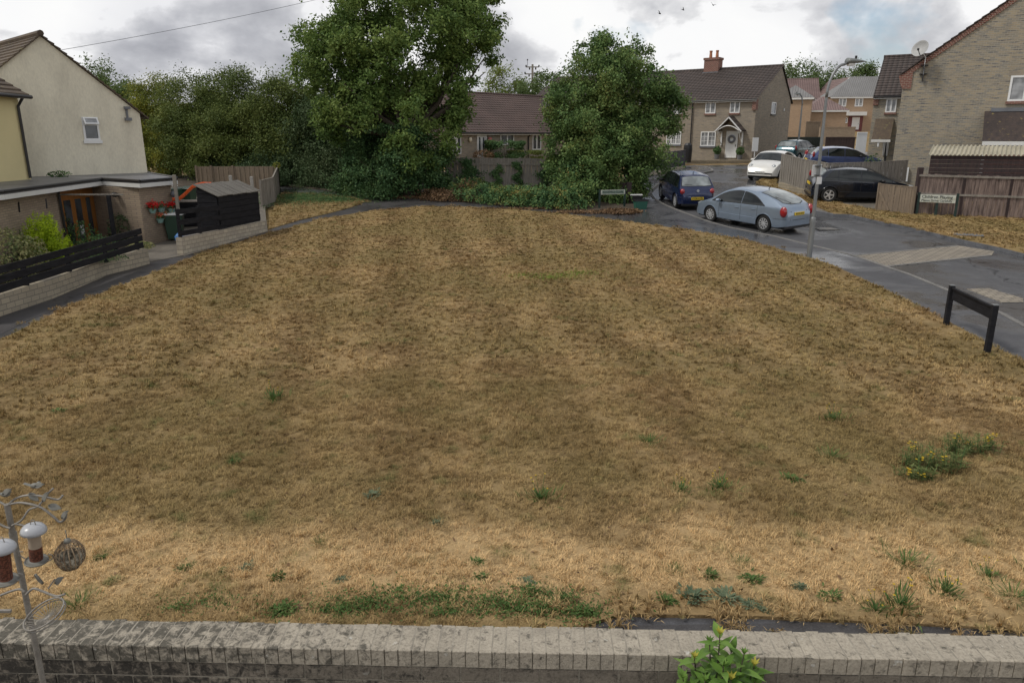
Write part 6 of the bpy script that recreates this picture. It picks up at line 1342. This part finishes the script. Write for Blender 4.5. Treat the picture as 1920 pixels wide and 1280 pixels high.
bush('garden_shrub', 'blue green rounded shrub against the brick wall below the training stakes', gb(70, 505)+Vector((-1.3, 3.2, 0)), (.6, .6, .98), 1900, .08, LM['dark'], 85)
bush('garden_shrub', 'thin leggy plant in front of the orange door', gb(165, 490)+Vector((-1.2, 2.0, 0)), (.55, .5, .55), 420, .10, LM['shrub'], 86)
bush('garden_shrub', 'blue grey leaved shrub beside the pergola post', gb(200, 480)+Vector((-.6, 2.2, 0)), (.45, .4, .62), 620, .09, LM['dark'], 87)
bush('garden_shrub', 'small reddish stemmed shrub behind the upper end of the near plank fence', gb(180, 495)+Vector((-.5, 1.0, 0)), (.7, .5, .42), 700, .08, LM['bramble'], 88)
bush('trailing_plant', 'pale green trailing plant spilling over the end of the near stone wall', gb(268, 492)+Vector((-.05, .1, .38)), (.42, .30, .16), 800, .06, LM['varieg'], 89, 'plant')
bush('trailing_plant', 'narrow green trailing growth along the top of the near stone wall', gb(190, 518)+Vector((-.15, .15, .46)), (.9, .9, .07), 700, .05, LM['shrub'], 90, 'plant')
# flower pots on the brick wall
LM['geranium'] = leaf_mat('red_flowers', [(.45,.01,.012), (.62,.02,.02), (.75,.05,.05)], .1, 3); LM['coral'] = leaf_mat('coral_flowers', [(.6,.12,.06), (.7,.2,.1)], .1, 3)
M['pot_blue'] = mat('pale_blue_green_pot', (.24,.40,.36), .5, .2, 5)
for i, (px, py, fl, t, lb) in enumerate(((271,393,'geranium',26.9,'blue green wall pot full of bright red flowers, highest on the brick wall'), (288,391,'geranium',27.3,'blue green wall pot with a few dull red flowers, between the two fuller ones'), (308,392,'geranium',27.8,'blue green wall pot of red flowers next to the yard end of the brick wall'), (287,411,'coral',27.3,'blue green wall pot with coral flowers in the lower row'), (306,408,'varieg',27.7,'blue green wall pot with yellow and green leaves in the lower row'))):
    p = PT(px, py, t); p.x = Cc.x+(p.y-Cc.y)*(D.x-Cc.x)/(D.y-Cc.y+.01)+.12
    p2 = PY(px, py, p.y); p.z = p2.z; o = empty('wall_flower_pot', p, 0, lb, 'flower pot', 'flower pots on the brick wall'); MB().lathe([(0,-.13),(.09,-.13),(.14,.03),(.12,.03),(.1,-.02),(0,-.02)], 16).build('pot', M['pot_blue'], o)
    rs = np.random.RandomState(90+i); n = 110; d = rs.normal(0, 1, (n, 3)); V, Q = leaves(d*np.array([.08, .09, .06])+np.array([0, 0, .08]), d, .07, rs); fast_mesh('leaves', V, Q, LM['shrub'], o)
    n = (240, 40, 150, 70, 30)[i]; d = rs.normal(0, 1, (n, 3)); V, Q = leaves(d*np.array([.10, .10, .06])+np.array([.03, -.02, .17]), d, .06, rs, .9); fast_mesh('flowers', V, Q, LM[fl], o)
# weeds on the fence lines and roof
p = PT(110, 324, 28.5); bush('roof_weed', 'straggly green weed growing on the felt flat roof below the cream gable', Vector((p.x, p.y, 2.74)), (.5, .2, .14), 160, .10, LM['shrub'], 95, 'plant')
p = PG(523, 358); bush('fence_top_weed', 'pale tuft of weed on the corner of the yard fence', Vector((p.x, p.y, H(p.x, p.y)+1.2)), (.22, .2, .18), 160, .08, LM['yellowish'], 96, 'plant')
p = PG(1650, 380); bush('driveway_shrub', 'wispy grey green shrub standing behind the low tan gate', Vector((p.x+.6, p.y+2.6, H(p.x, p.y))), (.5, .5, 1.15), 500, .12, LM['dark'], 97)
# ---------------------------------------------------------------- nearest things: garden wall, bird feeder, laurel, weeds
LM['laurel'] = leaf_mat('laurel_leaves', [(.07,.15,.03), (.14,.25,.05), (.24,.36,.09)], .25, 5, .3); LM['young'] = leaf_mat('young_yellow_leaves', [(.42,.40,.06), (.52,.46,.10)], .3, 5)
def wallpt(px, py, z=1.45): return PZ(px, py, z)
fa, fb = wallpt(0, 1157), wallpt(1920, 1190); na, nb = wallpt(0, 1201), wallpt(1920, 1243); d = (fb.xy-fa.xy).normalized(); rz = math.atan2(d.y, d.x); mid = (na.xy+nb.xy)/2; Ww = .225
gw = empty('garden_wall', Vector((mid.x, mid.y, 0)), rz, 'long lichen stained garden wall topped with bricks on edge, nearest the camera', 'wall')
def weathered(name, base, dark, lichen):
    m, nt, b = new_mat(name); tc = nd(nt, 'ShaderNodeTexCoord'); o = tc.outputs['Object']; g = nd(nt, 'ShaderNodeNewGeometry'); sx = nd(nt, 'ShaderNodeSeparateXYZ'); nt.links.new(o, sx.inputs[0])
    r = g.outputs['Random Per Island']; c = mixc(nt, r, base, tuple(x*.88 for x in base)); c = mixc(nt, rampf(nt, noisef(nt, o, 7, 6, .7), .4, .7), c, tuple(x*.7 for x in base))
    big = nd(nt, 'ShaderNodeMapRange'); big.inputs[1].default_value = -.2; big.inputs[2].default_value = -2.2; nt.links.new(sx.outputs[0], big.inputs[0])
    s1 = nd(nt, 'ShaderNodeMath', operation='MULTIPLY_ADD'); s1.inputs[1].default_value = .16; nt.links.new(big.outputs[0], s1.inputs[0]); nt.links.new(noisef(nt, o, 16, 5, .72, .4), s1.inputs[2])
    c = mixc(nt, rampf(nt, s1.outputs[0], .54, .68), c, dark); c = mixc(nt, rampf(nt, noisef(nt, o, 11, 4, .6), .66, .72), c, lichen)
    c = mixc(nt, rampf(nt, noisef(nt, o, 60, 3, .7), .45, .75), c, mixc(nt, 1, c, (.62, .62, .62), 'MULTIPLY'))
    nt.links.new(c, b.inputs['Base Color']); b.inputs['Roughness'].default_value = .92; b.inputs['Specular IOR Level'].default_value = .15; bumpit(nt, b, noisef(nt, o, 40, 6, .7), .7, .012); return m
M['coping'] = weathered('coping_brick', (.455,.405,.325), (.12,.11,.09), (.56,.54,.48)); M['face'] = weathered('wall_face', (.235,.205,.165), (.055,.05,.043), (.29,.275,.24)); M['mortar'] = mat('mortar', (.40,.36,.29), .95, .4, 9, .4, fine=.3)
rn = random.Random(2); mb = MB(); x = -5.4; bw = .0675
while x < 5.4:
    j = rn.uniform(-.006, .006); e = rn.uniform(-.0012, .0012); hh = 1.45+e; y0, y1 = j*.5-.004, Ww+rn.uniform(-.010, .010); r_ = .0025
    w0, w1 = x-.003+rn.uniform(.0, .003), x+bw+.003-rn.uniform(.0, .003)
    vs = [(w0, y0, hh-.103), (w1, y0, hh-.103), (w1, y1, hh-.103), (w0, y1, hh-.103), (w0, y0, hh-r_), (w1, y0, hh-r_), (w1, y1, hh-r_), (w0, y1, hh-r_), (w0+r_, y0+r_, hh), (w1-r_, y0+r_, hh), (w1-r_, y1-r_, hh), (w0+r_, y1-r_, hh)]
    mb.add(vs, [(0,3,2,1),(0,1,5,4),(1,2,6,5),(2,3,7,6),(3,0,4,7),(4,5,9,8),(5,6,10,9),(6,7,11,10),(7,4,8,11),(8,9,10,11)]); x += bw+.009
mb.build('coping', M['coping'], gw, recalc=False)
MB().bx(-5.4, 5.4, .004, Ww-.008, -.3, 1.4488).build('mortar', M['mortar'], gw)
mb = MB(); 
for k in range(13):
    z1 = 1.45-.112-k*.0985; x = -5.4-(.11 if k % 2 else 0)
    while x < 5.4:
        l = .215; y = rn.uniform(-.004, .004); mb.bx(x+rn.uniform(0, .003), x+l-rn.uniform(0, .003), y-.002, .05, z1-.0885+rn.uniform(-.001, .002), z1); x += l+.010
mb.build('brick_face', M['face'], gw); 
mb = MB()
for k in range(14):
    z1 = 1.45-.112-k*.0985; x = -5.4-(.11 if k % 2 else 0)
    while x < 5.4: mb.bx(x, x+.215, Ww-.05, Ww+rn.uniform(-.004, .003), z1-.0885, z1); x += .225
mb.build('outer_face', M['face'], gw)
slab('near_garden', [(-9, -3), (9, -3), (9, na.y-.05), (-9, na.y-.05)], .55, M['soil'], .6)

# bird feeding station
fp = PT(13, 945, 3.3); zg = .55; px0 = PT(98, 1330, 3.03); fs = empty('bird_feeding_station', Vector((fp.x, fp.y, zg)), 0, 'bronze metal bird feeding pole with leafy curled arms and a hanging tray ring', 'bird feeder pole')
M['bronze'] = mat('grey_bronze_metal', (.33,.31,.275), .5, .3, 9, .1, metallic=.15, col2=(.20,.18,.155), fine=.25); M['leafmetal'] = mat('leaf_metal', (.21,.205,.18), .6, .3, 9, metallic=.1)
zt = fp.z-zg; LP = lambda px, py, t=3.3: PT(px, py, t)-fs.location
MB().tube([(0,0,0), (0,0,zt)], .0130, 14).tube([(0,0,.95), (0,0,1.02)], .0165, 14).tube([(0,0,zt-.18), (0,0,zt-.14)], .0165, 14).build('pole', M['bronze'], fs)
def curve(pts, r, n=8, name='arm', par=None, k=8):
    P = [Vector(p) for p in pts]; out = []
    for i in range(len(P)-1):
        a, b, c, e = P[max(0, i-1)], P[i], P[i+1], P[min(len(P)-1, i+2)]
        for j in range(k): u = j/k; out.append(.5*((2*b)+(c-a)*u+(2*a-5*b+4*c-e)*u*u+(3*b-a-3*c+e)*u**3))
    out.append(P[-1]); return MB().tube(out, r, n).build(name, M['bronze'], par or fs, smooth=True)
a1 = curve([LP(18,945), LP(40,942), LP(75,950), LP(100,968), LP(112,978), LP(122,972), LP(124,962)], .0055)
a2 = curve([LP(14,948), LP(28,935), LP(52,928), LP(80,930), LP(108,936), LP(118,928)], .005)
a3 = curve([LP(22,985), LP(40,975), LP(55,955), LP(72,948), LP(90,925), LP(100,915)], .0045)
a4 = curve([LP(30,982), LP(44,985), LP(55,992), LP(64,985), LP(63,978)], .005)
a5 = curve([LP(14,948), LP(2,942), LP(-20,930)], .005); a6 = curve([LP(20,990), LP(5,985), LP(-20,970)], .005)
a7 = curve([LP(48,1115), LP(62,1103), LP(80,1108), LP(105,1117), LP(122,1113)], .0055); a8 = curve([LP(46,1110), LP(38,1104), LP(20,1108), LP(-15,1122)], .0055); a9 = curve([LP(90,1103), LP(98,1092), LP(103,1085)], .003, name='twig')
def mleaf(px, py, t, L, ang, par, w=.5):
    o = MB(); n = 8; V = []
    for i in range(n+1): u = i/n; ww = w*L*.5*math.sin(math.pi*u**.8); V += [(u*L, -ww, .004*math.sin(u*3)), (u*L, 0, -.006), (u*L, ww, .004)]
    fs_ = []
    for i in range(n): q = 3*i; fs_ += [(q, q+3, q+4, q+1), (q+1, q+4, q+5, q+2)]
    ob = o.add(V, fs_).build('metal_leaf', M['leafmetal'], par, smooth=True, recalc=False); md = ob.modifiers.new('s', 'SOLIDIFY'); md.thickness = .002
    ob.location = LP(px, py, t); ob.rotation_euler = Euler((math.radians(60), -ang, 0)); return ob
for px, py, L, ang, par in ((54,924,.055,-.8,a2), (80,940,.055,1.0,a3), (90,948,.06,-.2,a1), (116,972,.05,.9,a1), (80,1082+12,.055,2.1,a7), (103,1094,.055,.7,a7), (5,927,.05,.6,a5), (65,912,.045,.3,a3)): mleaf(px, py, 3.29, L, ang, par)
# small perched metal birds as in the ironwork
for px, py, lb in ((10, 926, 0), (66, 910, 1)):
    p = LP(px, py, 3.31); o = MB().blob((0,0,0), (.022,.013,.013), 2).blob((.018,0,.012), (.010,.009,.009), 2).add([(-.015,-.01,0),(-.015,.01,0),(-.05,.008,.012),(-.05,-.008,.012)], [(0,1,2,3)]).build('metal_bird', M['leafmetal'], fs, smooth=True); o.location = p
# ring for the water dish
q = LP(66, 1150, 3.22); mb = MB(); n = 40
mb.tube([(.070*math.cos(2*math.pi*i/n), .070*math.sin(2*math.pi*i/n), 0) for i in range(n+1)], .0032, 6, caps=False); ring = mb.build('dish_ring', M['bronze'], fs, smooth=True); ring.scale = (1.22, 1.22, 1.22); ring.location = q+Vector((.038, 0, .0)); ring.rotation_euler = (.25, -.28, 0)
mb = MB(); mb.tube([(.070*math.cos(2*math.pi*i/n), .070*math.sin(2*math.pi*i/n), -.012) for i in range(n+1)], .0022, 6, caps=False); [mb.tube([(.068*math.cos(a), .068*math.sin(a), -.004), (.04*math.cos(a), .04*math.sin(a), -.02), (-.04*math.cos(a), -.04*math.sin(a), -.02), (-.068*math.cos(a), -.068*math.sin(a), -.004)], .0011, 4) for a in [math.pi*i/14 for i in range(14)]]; o = mb.build('wire_bowl', mat('pale_mesh', (.30,.28,.25), .5, .3, 40, metallic=.4), ring, smooth=True)
MB().tube([(-.068,0,-.002), (-.085,.0,-.03), (-.075, 0,-.06)], .003, 6).build('clip', M['bronze'], ring)
q = LP(0, 1147, 3.25); MB().bx(-.06, .05, -.006, .006, 0, .012).build('cross_bracket', M['bronze'], fs).location = q
# tube feeders
M['clear'] = mat('cloudy_plastic_tube', (.42,.34,.26), .2, .2, 8); M['seed'] = mat('seeds', (.30,.10,.055), .8, .6, 120, .8, col2=(.12,.04,.02), thr=(.45,.55)); M['lid'] = mat('grey_plastic_lid', (.42,.43,.45), .3, .1, 4)
def feeder(px, py, t, label, tilt, fill):
    p = PT(px, py, t); o = empty('tube_bird_feeder', p, 0, label, 'bird feeder', 'tube feeders on the pole'); o.rotation_euler = (.05, tilt, 0)
    ld = MB().lathe([(0,.028),(.02,.027),(.040,.018),(.050,.004),(.052,-.008),(.047,-.010),(0,-.006)], 28).build('lid', M['lid'], o, smooth=True)
    MB().lathe([(0,-.012),(.026,-.012),(.026,-.145*(1-fill)-.01),(0,-.145*(1-fill)-.01)], 20).build('empty_tube', M['clear'], o, smooth=False)
    MB().lathe([(0,-.145*(1-fill)-.011),(.0262,-.145*(1-fill)-.011),(.0262,-.15),(0,-.15)], 20).build('seed_filling', M['seed'], o)
    tr = MB().lathe([(0,-.15),(.03,-.15),(.044,-.158),(.046,-.152),(.048,-.16),(.03,-.172),(.012,-.176),(0,-.18)], 28).build('tray', M['leafmetal'], o, smooth=True)
    for s in (-1, 1): MB().tube([(s*.045,0,-.155),(s*.06,0,-.15),(s*.075,0,-.135),(s*.072,0,-.12),(s*.055,0,-.118)], .0025, 6).build('perch', M['bronze'], tr)
    MB().tube([(-.012,0,.026),(-.006,0,.05),(.006,0,.05),(.012,0,.026)], .002, 6).build('hook', M['bronze'], ld); return o
feeder(63, 993, 3.22, 'white lidded tube bird feeder half full of seed, between the pole and the woven ball', .12, .48)
feeder(4, 1026, 3.0, 'white lidded tube bird feeder full of brown seed at the frame edge', .12, .95)
# woven nest ball
p = PT(131, 1040, 3.3); nb_ = empty('woven_feeder_ball', p, 0, 'round woven wicker bird feeder ball hanging from the outermost arm', 'bird feeder'); rs = random.Random(5); mb = MB(); R0 = .060
for i in range(9):
    a = math.pi*i/9; pts = [(R0*math.sin(t)*math.cos(a), R0*math.sin(t)*math.sin(a), R0*1.12*math.cos(t)+.004*math.sin(3*t)) for t in [2*math.pi*k/28 for k in range(29)]]; mb.tube(pts, .0028, 5, caps=False)
for i in range(34):
    t0 = rs.uniform(.3, 2.6); ph = rs.uniform(0, 6.28); pts = [(R0*1.02*math.sin(t0+.10*k)*math.cos(ph+.22*k), R0*1.02*math.sin(t0+.10*k)*math.sin(ph+.22*k), R0*1.1*math.cos(t0+.10*k)) for k in range(6)]; mb.tube(pts, .0018, 4)
mb.build('wicker', mat('wicker', (.36,.27,.17), .8, .5, 60, .3, col2=(.17,.115,.07), thr=(.4,.6)), nb_, smooth=True)
MB().lathe([(0,-R0*1.1),(.03,-R0*1.02),(.052,-.035),(.060,0.0),(.056,.002),(.05,-.03),(0,-.055)], 24).build('base_cup', mat('pale_weave', (.50,.45,.35), .85, .5, 70, .6, col2=(.14,.12,.085), thr=(.42,.58)), nb_, smooth=True)
MB().lathe([(0,.085),(.012,.08),(.016,.066),(.0,.06)], 14).tube([(0,0,.08),(0,0,.125)], .002, 5).build('hanger', M['leafmetal'], nb_, smooth=True)
# laurel growing in front of the wall
def broad_leaf(mb, p, d, up, L, w, curl=.25):
    d = d.normalized(); s = d.cross(up); s = s.normalized() if s.length > .01 else Vector((1, 0, 0)); n = s.cross(d).normalized(); V = []; k = 6
    for i in range(k+1): u = i/k; ww = w*math.sin(math.pi*min(1, u**.75+.02))*.5; c = p+d*L*u-n*curl*L*u*u; V += [c-s*ww+n*ww*.35, c, c+s*ww+n*ww*.35]
    mb.add(V, [(3*i+a, 3*i+3+a, 3*i+4+a, 3*i+1+a) for i in range(k) for a in (0, 1)])
def laurel():
    top = PT(1352, 1178, 3.95); base = Vector((top.x, top.y-.05, .55)); o = empty('young_laurel', base, 0, 'glossy bright green laurel with yellow shoot tips, growing against the near wall', 'shrub'); rn = random.Random(7); st, lf, yl = MB(), MB(), MB(); Hh = top.z-base.z
    tips = [(-.02, 0, Hh), (.10, -.05, Hh*.93), (-.14, .02, Hh*.86), (.18, 0, Hh*.83), (.02, -.12, Hh*.84), (-.08, -.12, Hh*.78), (.12, -.12, Hh*.76), (.22, -.06, Hh*.70), (-.17, -.08, Hh*.72), (0, -.16, Hh*.68), (.27, -.02, Hh*.66), (-.06, .04, Hh*.93), (.06, .03, Hh*.9), (-.11, -.1, Hh*.82), (.16, -.08, Hh*.8), (-.2, 0, Hh*.76), (.05, -.16, Hh*.76), (.2, .05, Hh*.77), (-.02, -.1, Hh*.9)]
    for i, t in enumerate(tips):
        t = Vector(t); b = Vector((t.x*.15, t.y*.15, Hh*.28)); m_ = b.lerp(t, .5)+Vector((rn.uniform(-.02, .02), rn.uniform(-.02, .02), 0)); st.tube([b, m_, t], [.008, .005, .003], 6)
        for j in range(20):
            u = .40+.60*j/20; c = b.lerp(m_, u*2) if u < .5 else m_.lerp(t, u*2-1); a = j*2.4+i; d = Vector((math.cos(a), math.sin(a), .55)); broad_leaf(lf, c, d, Vector((0, 0, 1)), rn.uniform(.085, .135), rn.uniform(.038, .055), rn.uniform(.1, .5))
        for j in range(7): a = j*.9+i; broad_leaf(yl if i in (0, 2, 3, 7, 10, 4) else lf, t, Vector((math.cos(a)*.6, math.sin(a)*.6, 1)), Vector((0, 0, 1)), rn.uniform(.035, .06), .016, .1)
    st.tube([(0,0,-.05), (0,0,Hh*.5)], [.012, .008], 7); st.build('stems', M['bark'], o); lf.build('leaves', LM['laurel'], o, smooth=True, recalc=False); yl.build('shoot_tips', LM['young'], o, smooth=True, recalc=False)
laurel()
# weeds in the grass: one of each kind, then copies
LM['weed'] = leaf_mat('weed_leaves', [(.055,.10,.028), (.09,.155,.042), (.14,.215,.065)], .2, 4); LM['greyweed'] = leaf_mat('grey_green_weed_leaves', [(.08,.12,.07), (.13,.17,.10), (.19,.23,.14)], .15, 4); LM['yellowflower'] = leaf_mat('yellow_flowers', [(.55,.36,.02), (.65,.45,.03)], .1, 4)
def rosette(n, L, w, m, seed, hgt=.35, name='leaves'):
    rn = random.Random(seed); mb = MB()
    for i in range(n): a = rn.uniform(0, 6.28); r = L*1.5*abs(rn.gauss(0, .6)); broad_leaf(mb, Vector((math.cos(a)*r, math.sin(a)*r, .01)), Vector((math.cos(a+rn.uniform(-.6, .6)), math.sin(a+rn.uniform(-.6, .6)), rn.uniform(.1, 1.6)*hgt*2)), Vector((0, 0, 1)), L*rn.uniform(.5, 1.1), w*rn.uniform(.7, 1.2), rn.uniform(0, .4))
    return mb
def weed_root(kind, label, cat, group):
    o = empty(kind, (0, 0, 0), 0, label, cat, group)
    if kind == 'weed_rosette': rosette(95, .062, .022, None, 1).build('leaves', LM['weed'], o, smooth=True, recalc=False)
    if kind == 'grey_weed': rosette(110, .052, .018, None, 2, .3).build('leaves', LM['greyweed'], o, smooth=True, recalc=False)
    if kind == 'grass_tuft': rosette(90, .12, .007, None, 3, .8).build('blades', LM['weed'], o, smooth=True, recalc=False)
    if kind == 'yellow_flowered_weed':
        rosette(70, .12, .014, None, 4, .9).build('leaves', LM['weed'], o, smooth=True, recalc=False); rn = random.Random(9); st, fl = MB(), MB()
        for i in range(6):
            a = rn.uniform(0, 6.28); t = Vector((math.cos(a)*rn.uniform(.03, .14), math.sin(a)*rn.uniform(.03, .14), rn.uniform(.13, .27))); st.tube([(0,0,0), t], .0025, 5)
            for j in range(7): b = j*.9; broad_leaf(fl, t, Vector((math.cos(b), math.sin(b), .35)), Vector((0,0,1)), .014, .009, .1)
        st.build('stems', LM['shrub'], o); fl.build('flowers', LM['yellowflower'], o, recalc=False)
    return o
def where(px, py):
    h_ = 'near the wall' if py > 1040 else ('in the middle of the lawn' if py > 700 else 'towards the far lawn')
    return h_
weeds = dict(
 weed_rosette=[(1410,1093,1.0),(1333,1085,.8),(521,1088,.8),(349,1070,.8),(895,1058,.7),(905,1087,.7),(216,1092,.6),(187,1052,.7),(1556,1125,1.0),(1250,1132,.9),(530,1150,1.1),(990,1112,.9),(1484,903,1.2),(110,775,1.0),(440,870,.9),(420,1075,.6)],
 grey_weed=[(1299,1124,1.4),(1362,1128,1.4),(1408,1140,1.0),(1436,1150,.6),(990,1097,.8),(465,1068,.8),(1500,1105,.7),(820,985,.8),(700,932,1.1),(1490,1105,.6),(640,1092,.7)],
 grass_tuft=[(1697,1062,1.3),(1900,1126,1.3),(150,1140,1.0),(1262,1075,.7),(1390,1060,.7),(600,1025,.7),(1215,835,1.2),(1560,862,1.2)],
 yellow_flowered_weed=[(1013,940,1.1),(1348,920,1.0),(1277,925,.8),(515,752,1.1),(1560,790,1.0),(1772,1118,1.0),(1685,1145,1.1),(1640,1150,.8),(1850,1085,.7),(1940,1080,.8)])
desc = dict(weed_rosette='flat rosette of mid green weed leaves', grey_weed='low grey green weed cushion', grass_tuft='bright green tuft of living grass', yellow_flowered_weed='green weed with small yellow flowers')
LMK = [((1352,1178),'the laurel'), ((80,1100),'the bird feeding pole'), ((1500,440),'the street lamp'), ((1820,600),'the black board'), ((1745,850),'the tall yellow flowered clump')]
ORD = ['leftmost', 'second from the left', 'third from the left', 'fourth from the left', 'fifth from the left', 'sixth from the left', 'seventh from the left', 'eighth from the left', 'ninth from the left', 'tenth from the left', 'eleventh from the left']
for kind, lst in weeds.items():
    proto = None; lst2 = sorted(lst); rows = {}
    for t in lst2: rows.setdefault('near the garden wall' if t[1] > 1000 else 'out on the open lawn', []).append(t)
    for row, items in rows.items():
        for k, (px, py, s) in enumerate(items):
            lb = '%s %s, %s' % (desc[kind], row, 'only one of its kind there' if len(items) == 1 else ORD[k] if k < len(ORD) else 'last towards the right')
            if k == len(items)-1 and len(items) > 1: lb = '%s %s, rightmost' % (desc[kind], row)
            grp = {'weed_rosette': 'green weed rosettes in the dry grass', 'grey_weed': 'grey weeds in the dry grass', 'grass_tuft': 'living grass tufts', 'yellow_flowered_weed': 'yellow flowered weeds'}[kind]
            if proto is None: proto = o = weed_root(kind, lb, 'weed' if kind != 'grass_tuft' else 'grass tuft', grp)
            else: o = copy_tree(proto); o['label'] = lb
            q = PG(px, py); rr = random.Random(px); o.location = (q.x, q.y, H(q.x, q.y)+.035); o.rotation_euler = (0, 0, rr.uniform(0, 6.28)); o.scale = (s, s, s*rr.uniform(.8, 1.1))
LM['clump'] = leaf_mat('dusty_green_leaves', [(.09,.12,.035), (.15,.18,.06), (.24,.26,.10)], .2, 4)
# tall flowering clumps on the right
def clump(px, py, sx, hgt, n, label, seed):
    q = PG(px, py); o = empty('tall_flowering_weed', Vector((q.x, q.y, H(q.x, q.y))), 0, label, 'wildflower', 'tall flowering weeds'); rn = random.Random(seed); st, lf, fl = MB(), MB(), MB()
    for i in range(n):
        a = rn.uniform(0, 6.28); r = sx*math.sqrt(rn.random()); b = Vector((math.cos(a)*r*.8, math.sin(a)*r*.5, 0)); hh = hgt*rn.uniform(.5, 1.05); t = b+Vector((rn.uniform(-.08, .08), rn.uniform(-.08, .08), hh)); st.tube([b, t], .003, 4)
        for j in range(11): c = b.lerp(t, rn.uniform(.05, .95)); a2 = rn.uniform(0, 6.28); broad_leaf(lf, c, Vector((math.cos(a2), math.sin(a2), .6)), Vector((0, 0, 1)), rn.uniform(.05, .10), .016, .3)
        if rn.random() < .14:
            for j in range(5):
                c = t+Vector((rn.uniform(-.05, .05), rn.uniform(-.05, .05), rn.uniform(-.03, .03)))
                if n <= 30: fl = MB()
                for k in range(5): b3 = k*1.26; broad_leaf(fl, c, Vector((math.cos(b3), math.sin(b3), .3)), Vector((0, 0, 1)), .020, .013, .1)
                if n <= 30: fl.build('flower_head', LM['yellowflower'], o, recalc=False); fl = MB()
    st.build('stems', LM['shrub'], o); lf.build('leaves', LM['clump'], o, recalc=False); (fl.build('flowers', LM['yellowflower'], o, recalc=False) if fl.v else None)
clump(1745, 880, .48, .34, 70, 'wide leafy clump thick with yellow flowers on the lawn', 1); clump(1808, 855, .30, .34, 40, 'smaller yellow flowered clump just behind the widest one', 2); clump(1852, 850, .20, .26, 18, 'thin yellow flowered clump on the lawn, nearest the frame edge', 3); clump(1712, 900, .28, .22, 30, 'low pale seeding clump in front of the widest yellow flowered one', 4)
# green mat of weeds along the wall foot and fresh green patches
def green_mat(name, label, spots, n, leaf, m, seed):
    rs = np.random.RandomState(seed); P = []
    for (px, py, rx, ry, w) in spots: q = PG(px, py); k = int(n*w); a = rs.normal(0, 1, (k, 2))*np.where(rs.random((k, 1)) < .35, 1.25, .55); z = rs.uniform(.03, .085, k); P.append(np.stack([q.x+a[:, 0]*rx, q.y+a[:, 1]*ry, z+np.array([H(q.x+u*rx, q.y+v*ry) for u, v in a])], 1))
    P = np.concatenate(P); V, Q = leaves(P, np.tile([0, 0, 1.], (len(P), 1)), leaf, rs, .45, .6); tag(fast_mesh(name, V, Q, m), label, 'ground cover', kind='stuff')
green_mat('green_weed_mat', 'mat of dark green weeds at the foot of the garden wall', [(680,1140,.30,.13,1.4), (740,1120,.2,.12,.5), (800,1130,.25,.12,.7), (850,1125,.2,.12,.7), (930,1138,.35,.12,1.5), (1000,1150,.3,.1,1.3), (1090,1155,.16,.08,.9), (640,1150,.2,.08,.8), (1010,1120,.18,.1,.6), (400,1135,.25,.12,.5), (530,1150,.12,.08,.4), (850,1155,.3,.06,.7), (340,1145,.12,.08,.25), (1060,1130,.1,.08,.4)], 620, .034, LM['weed'], 5)
LM['fresh'] = leaf_mat('fresh_green_grass', [(.13,.19,.03), (.20,.27,.05), (.27,.33,.07)], .2, 3)
green_mat('green_verge_grass', 'greener living grass on the small verge beside the back path', [(605,374,1.5,.9,3.2), (562,370,1.3,1.0,2.6), (640,376,.9,.5,1.3), (530,378,.9,1.0,1.2)], 2200, .07, LM['shrub'], 8)
green_mat('fresh_grass_patch', 'thin streak of fresh yellow green grass out in the middle of the dry lawn', [(1055,520,.7,.35,1), (1085,514,.4,.25,.6), (985,519,.5,.25,.35), (1030,524,.4,.2,.5)], 700, .05, LM['fresh'], 6)

# dead leaves, twigs and crumbs of bare earth lying about the lawn
rs = np.random.RandomState(19); P = []
while len(P) < 900:
    y = 5.8+abs(rs.normal(0, 11)); x = rs.uniform(-.7, .7)*y
    if y < 35 and inside((x, y), LAWN): P.append((x, y, H(x, y)+.06))
P = np.array(P); V, Q = leaves(P, np.tile([0, 0, 1.], (len(P), 1)), .05, rs, .55, .5); tag(fast_mesh('fallen_leaves', V, Q, LM['deadleaf']), 'scattered fallen leaves and straw scraps lying on the dry lawn', 'fallen leaves', kind='stuff')
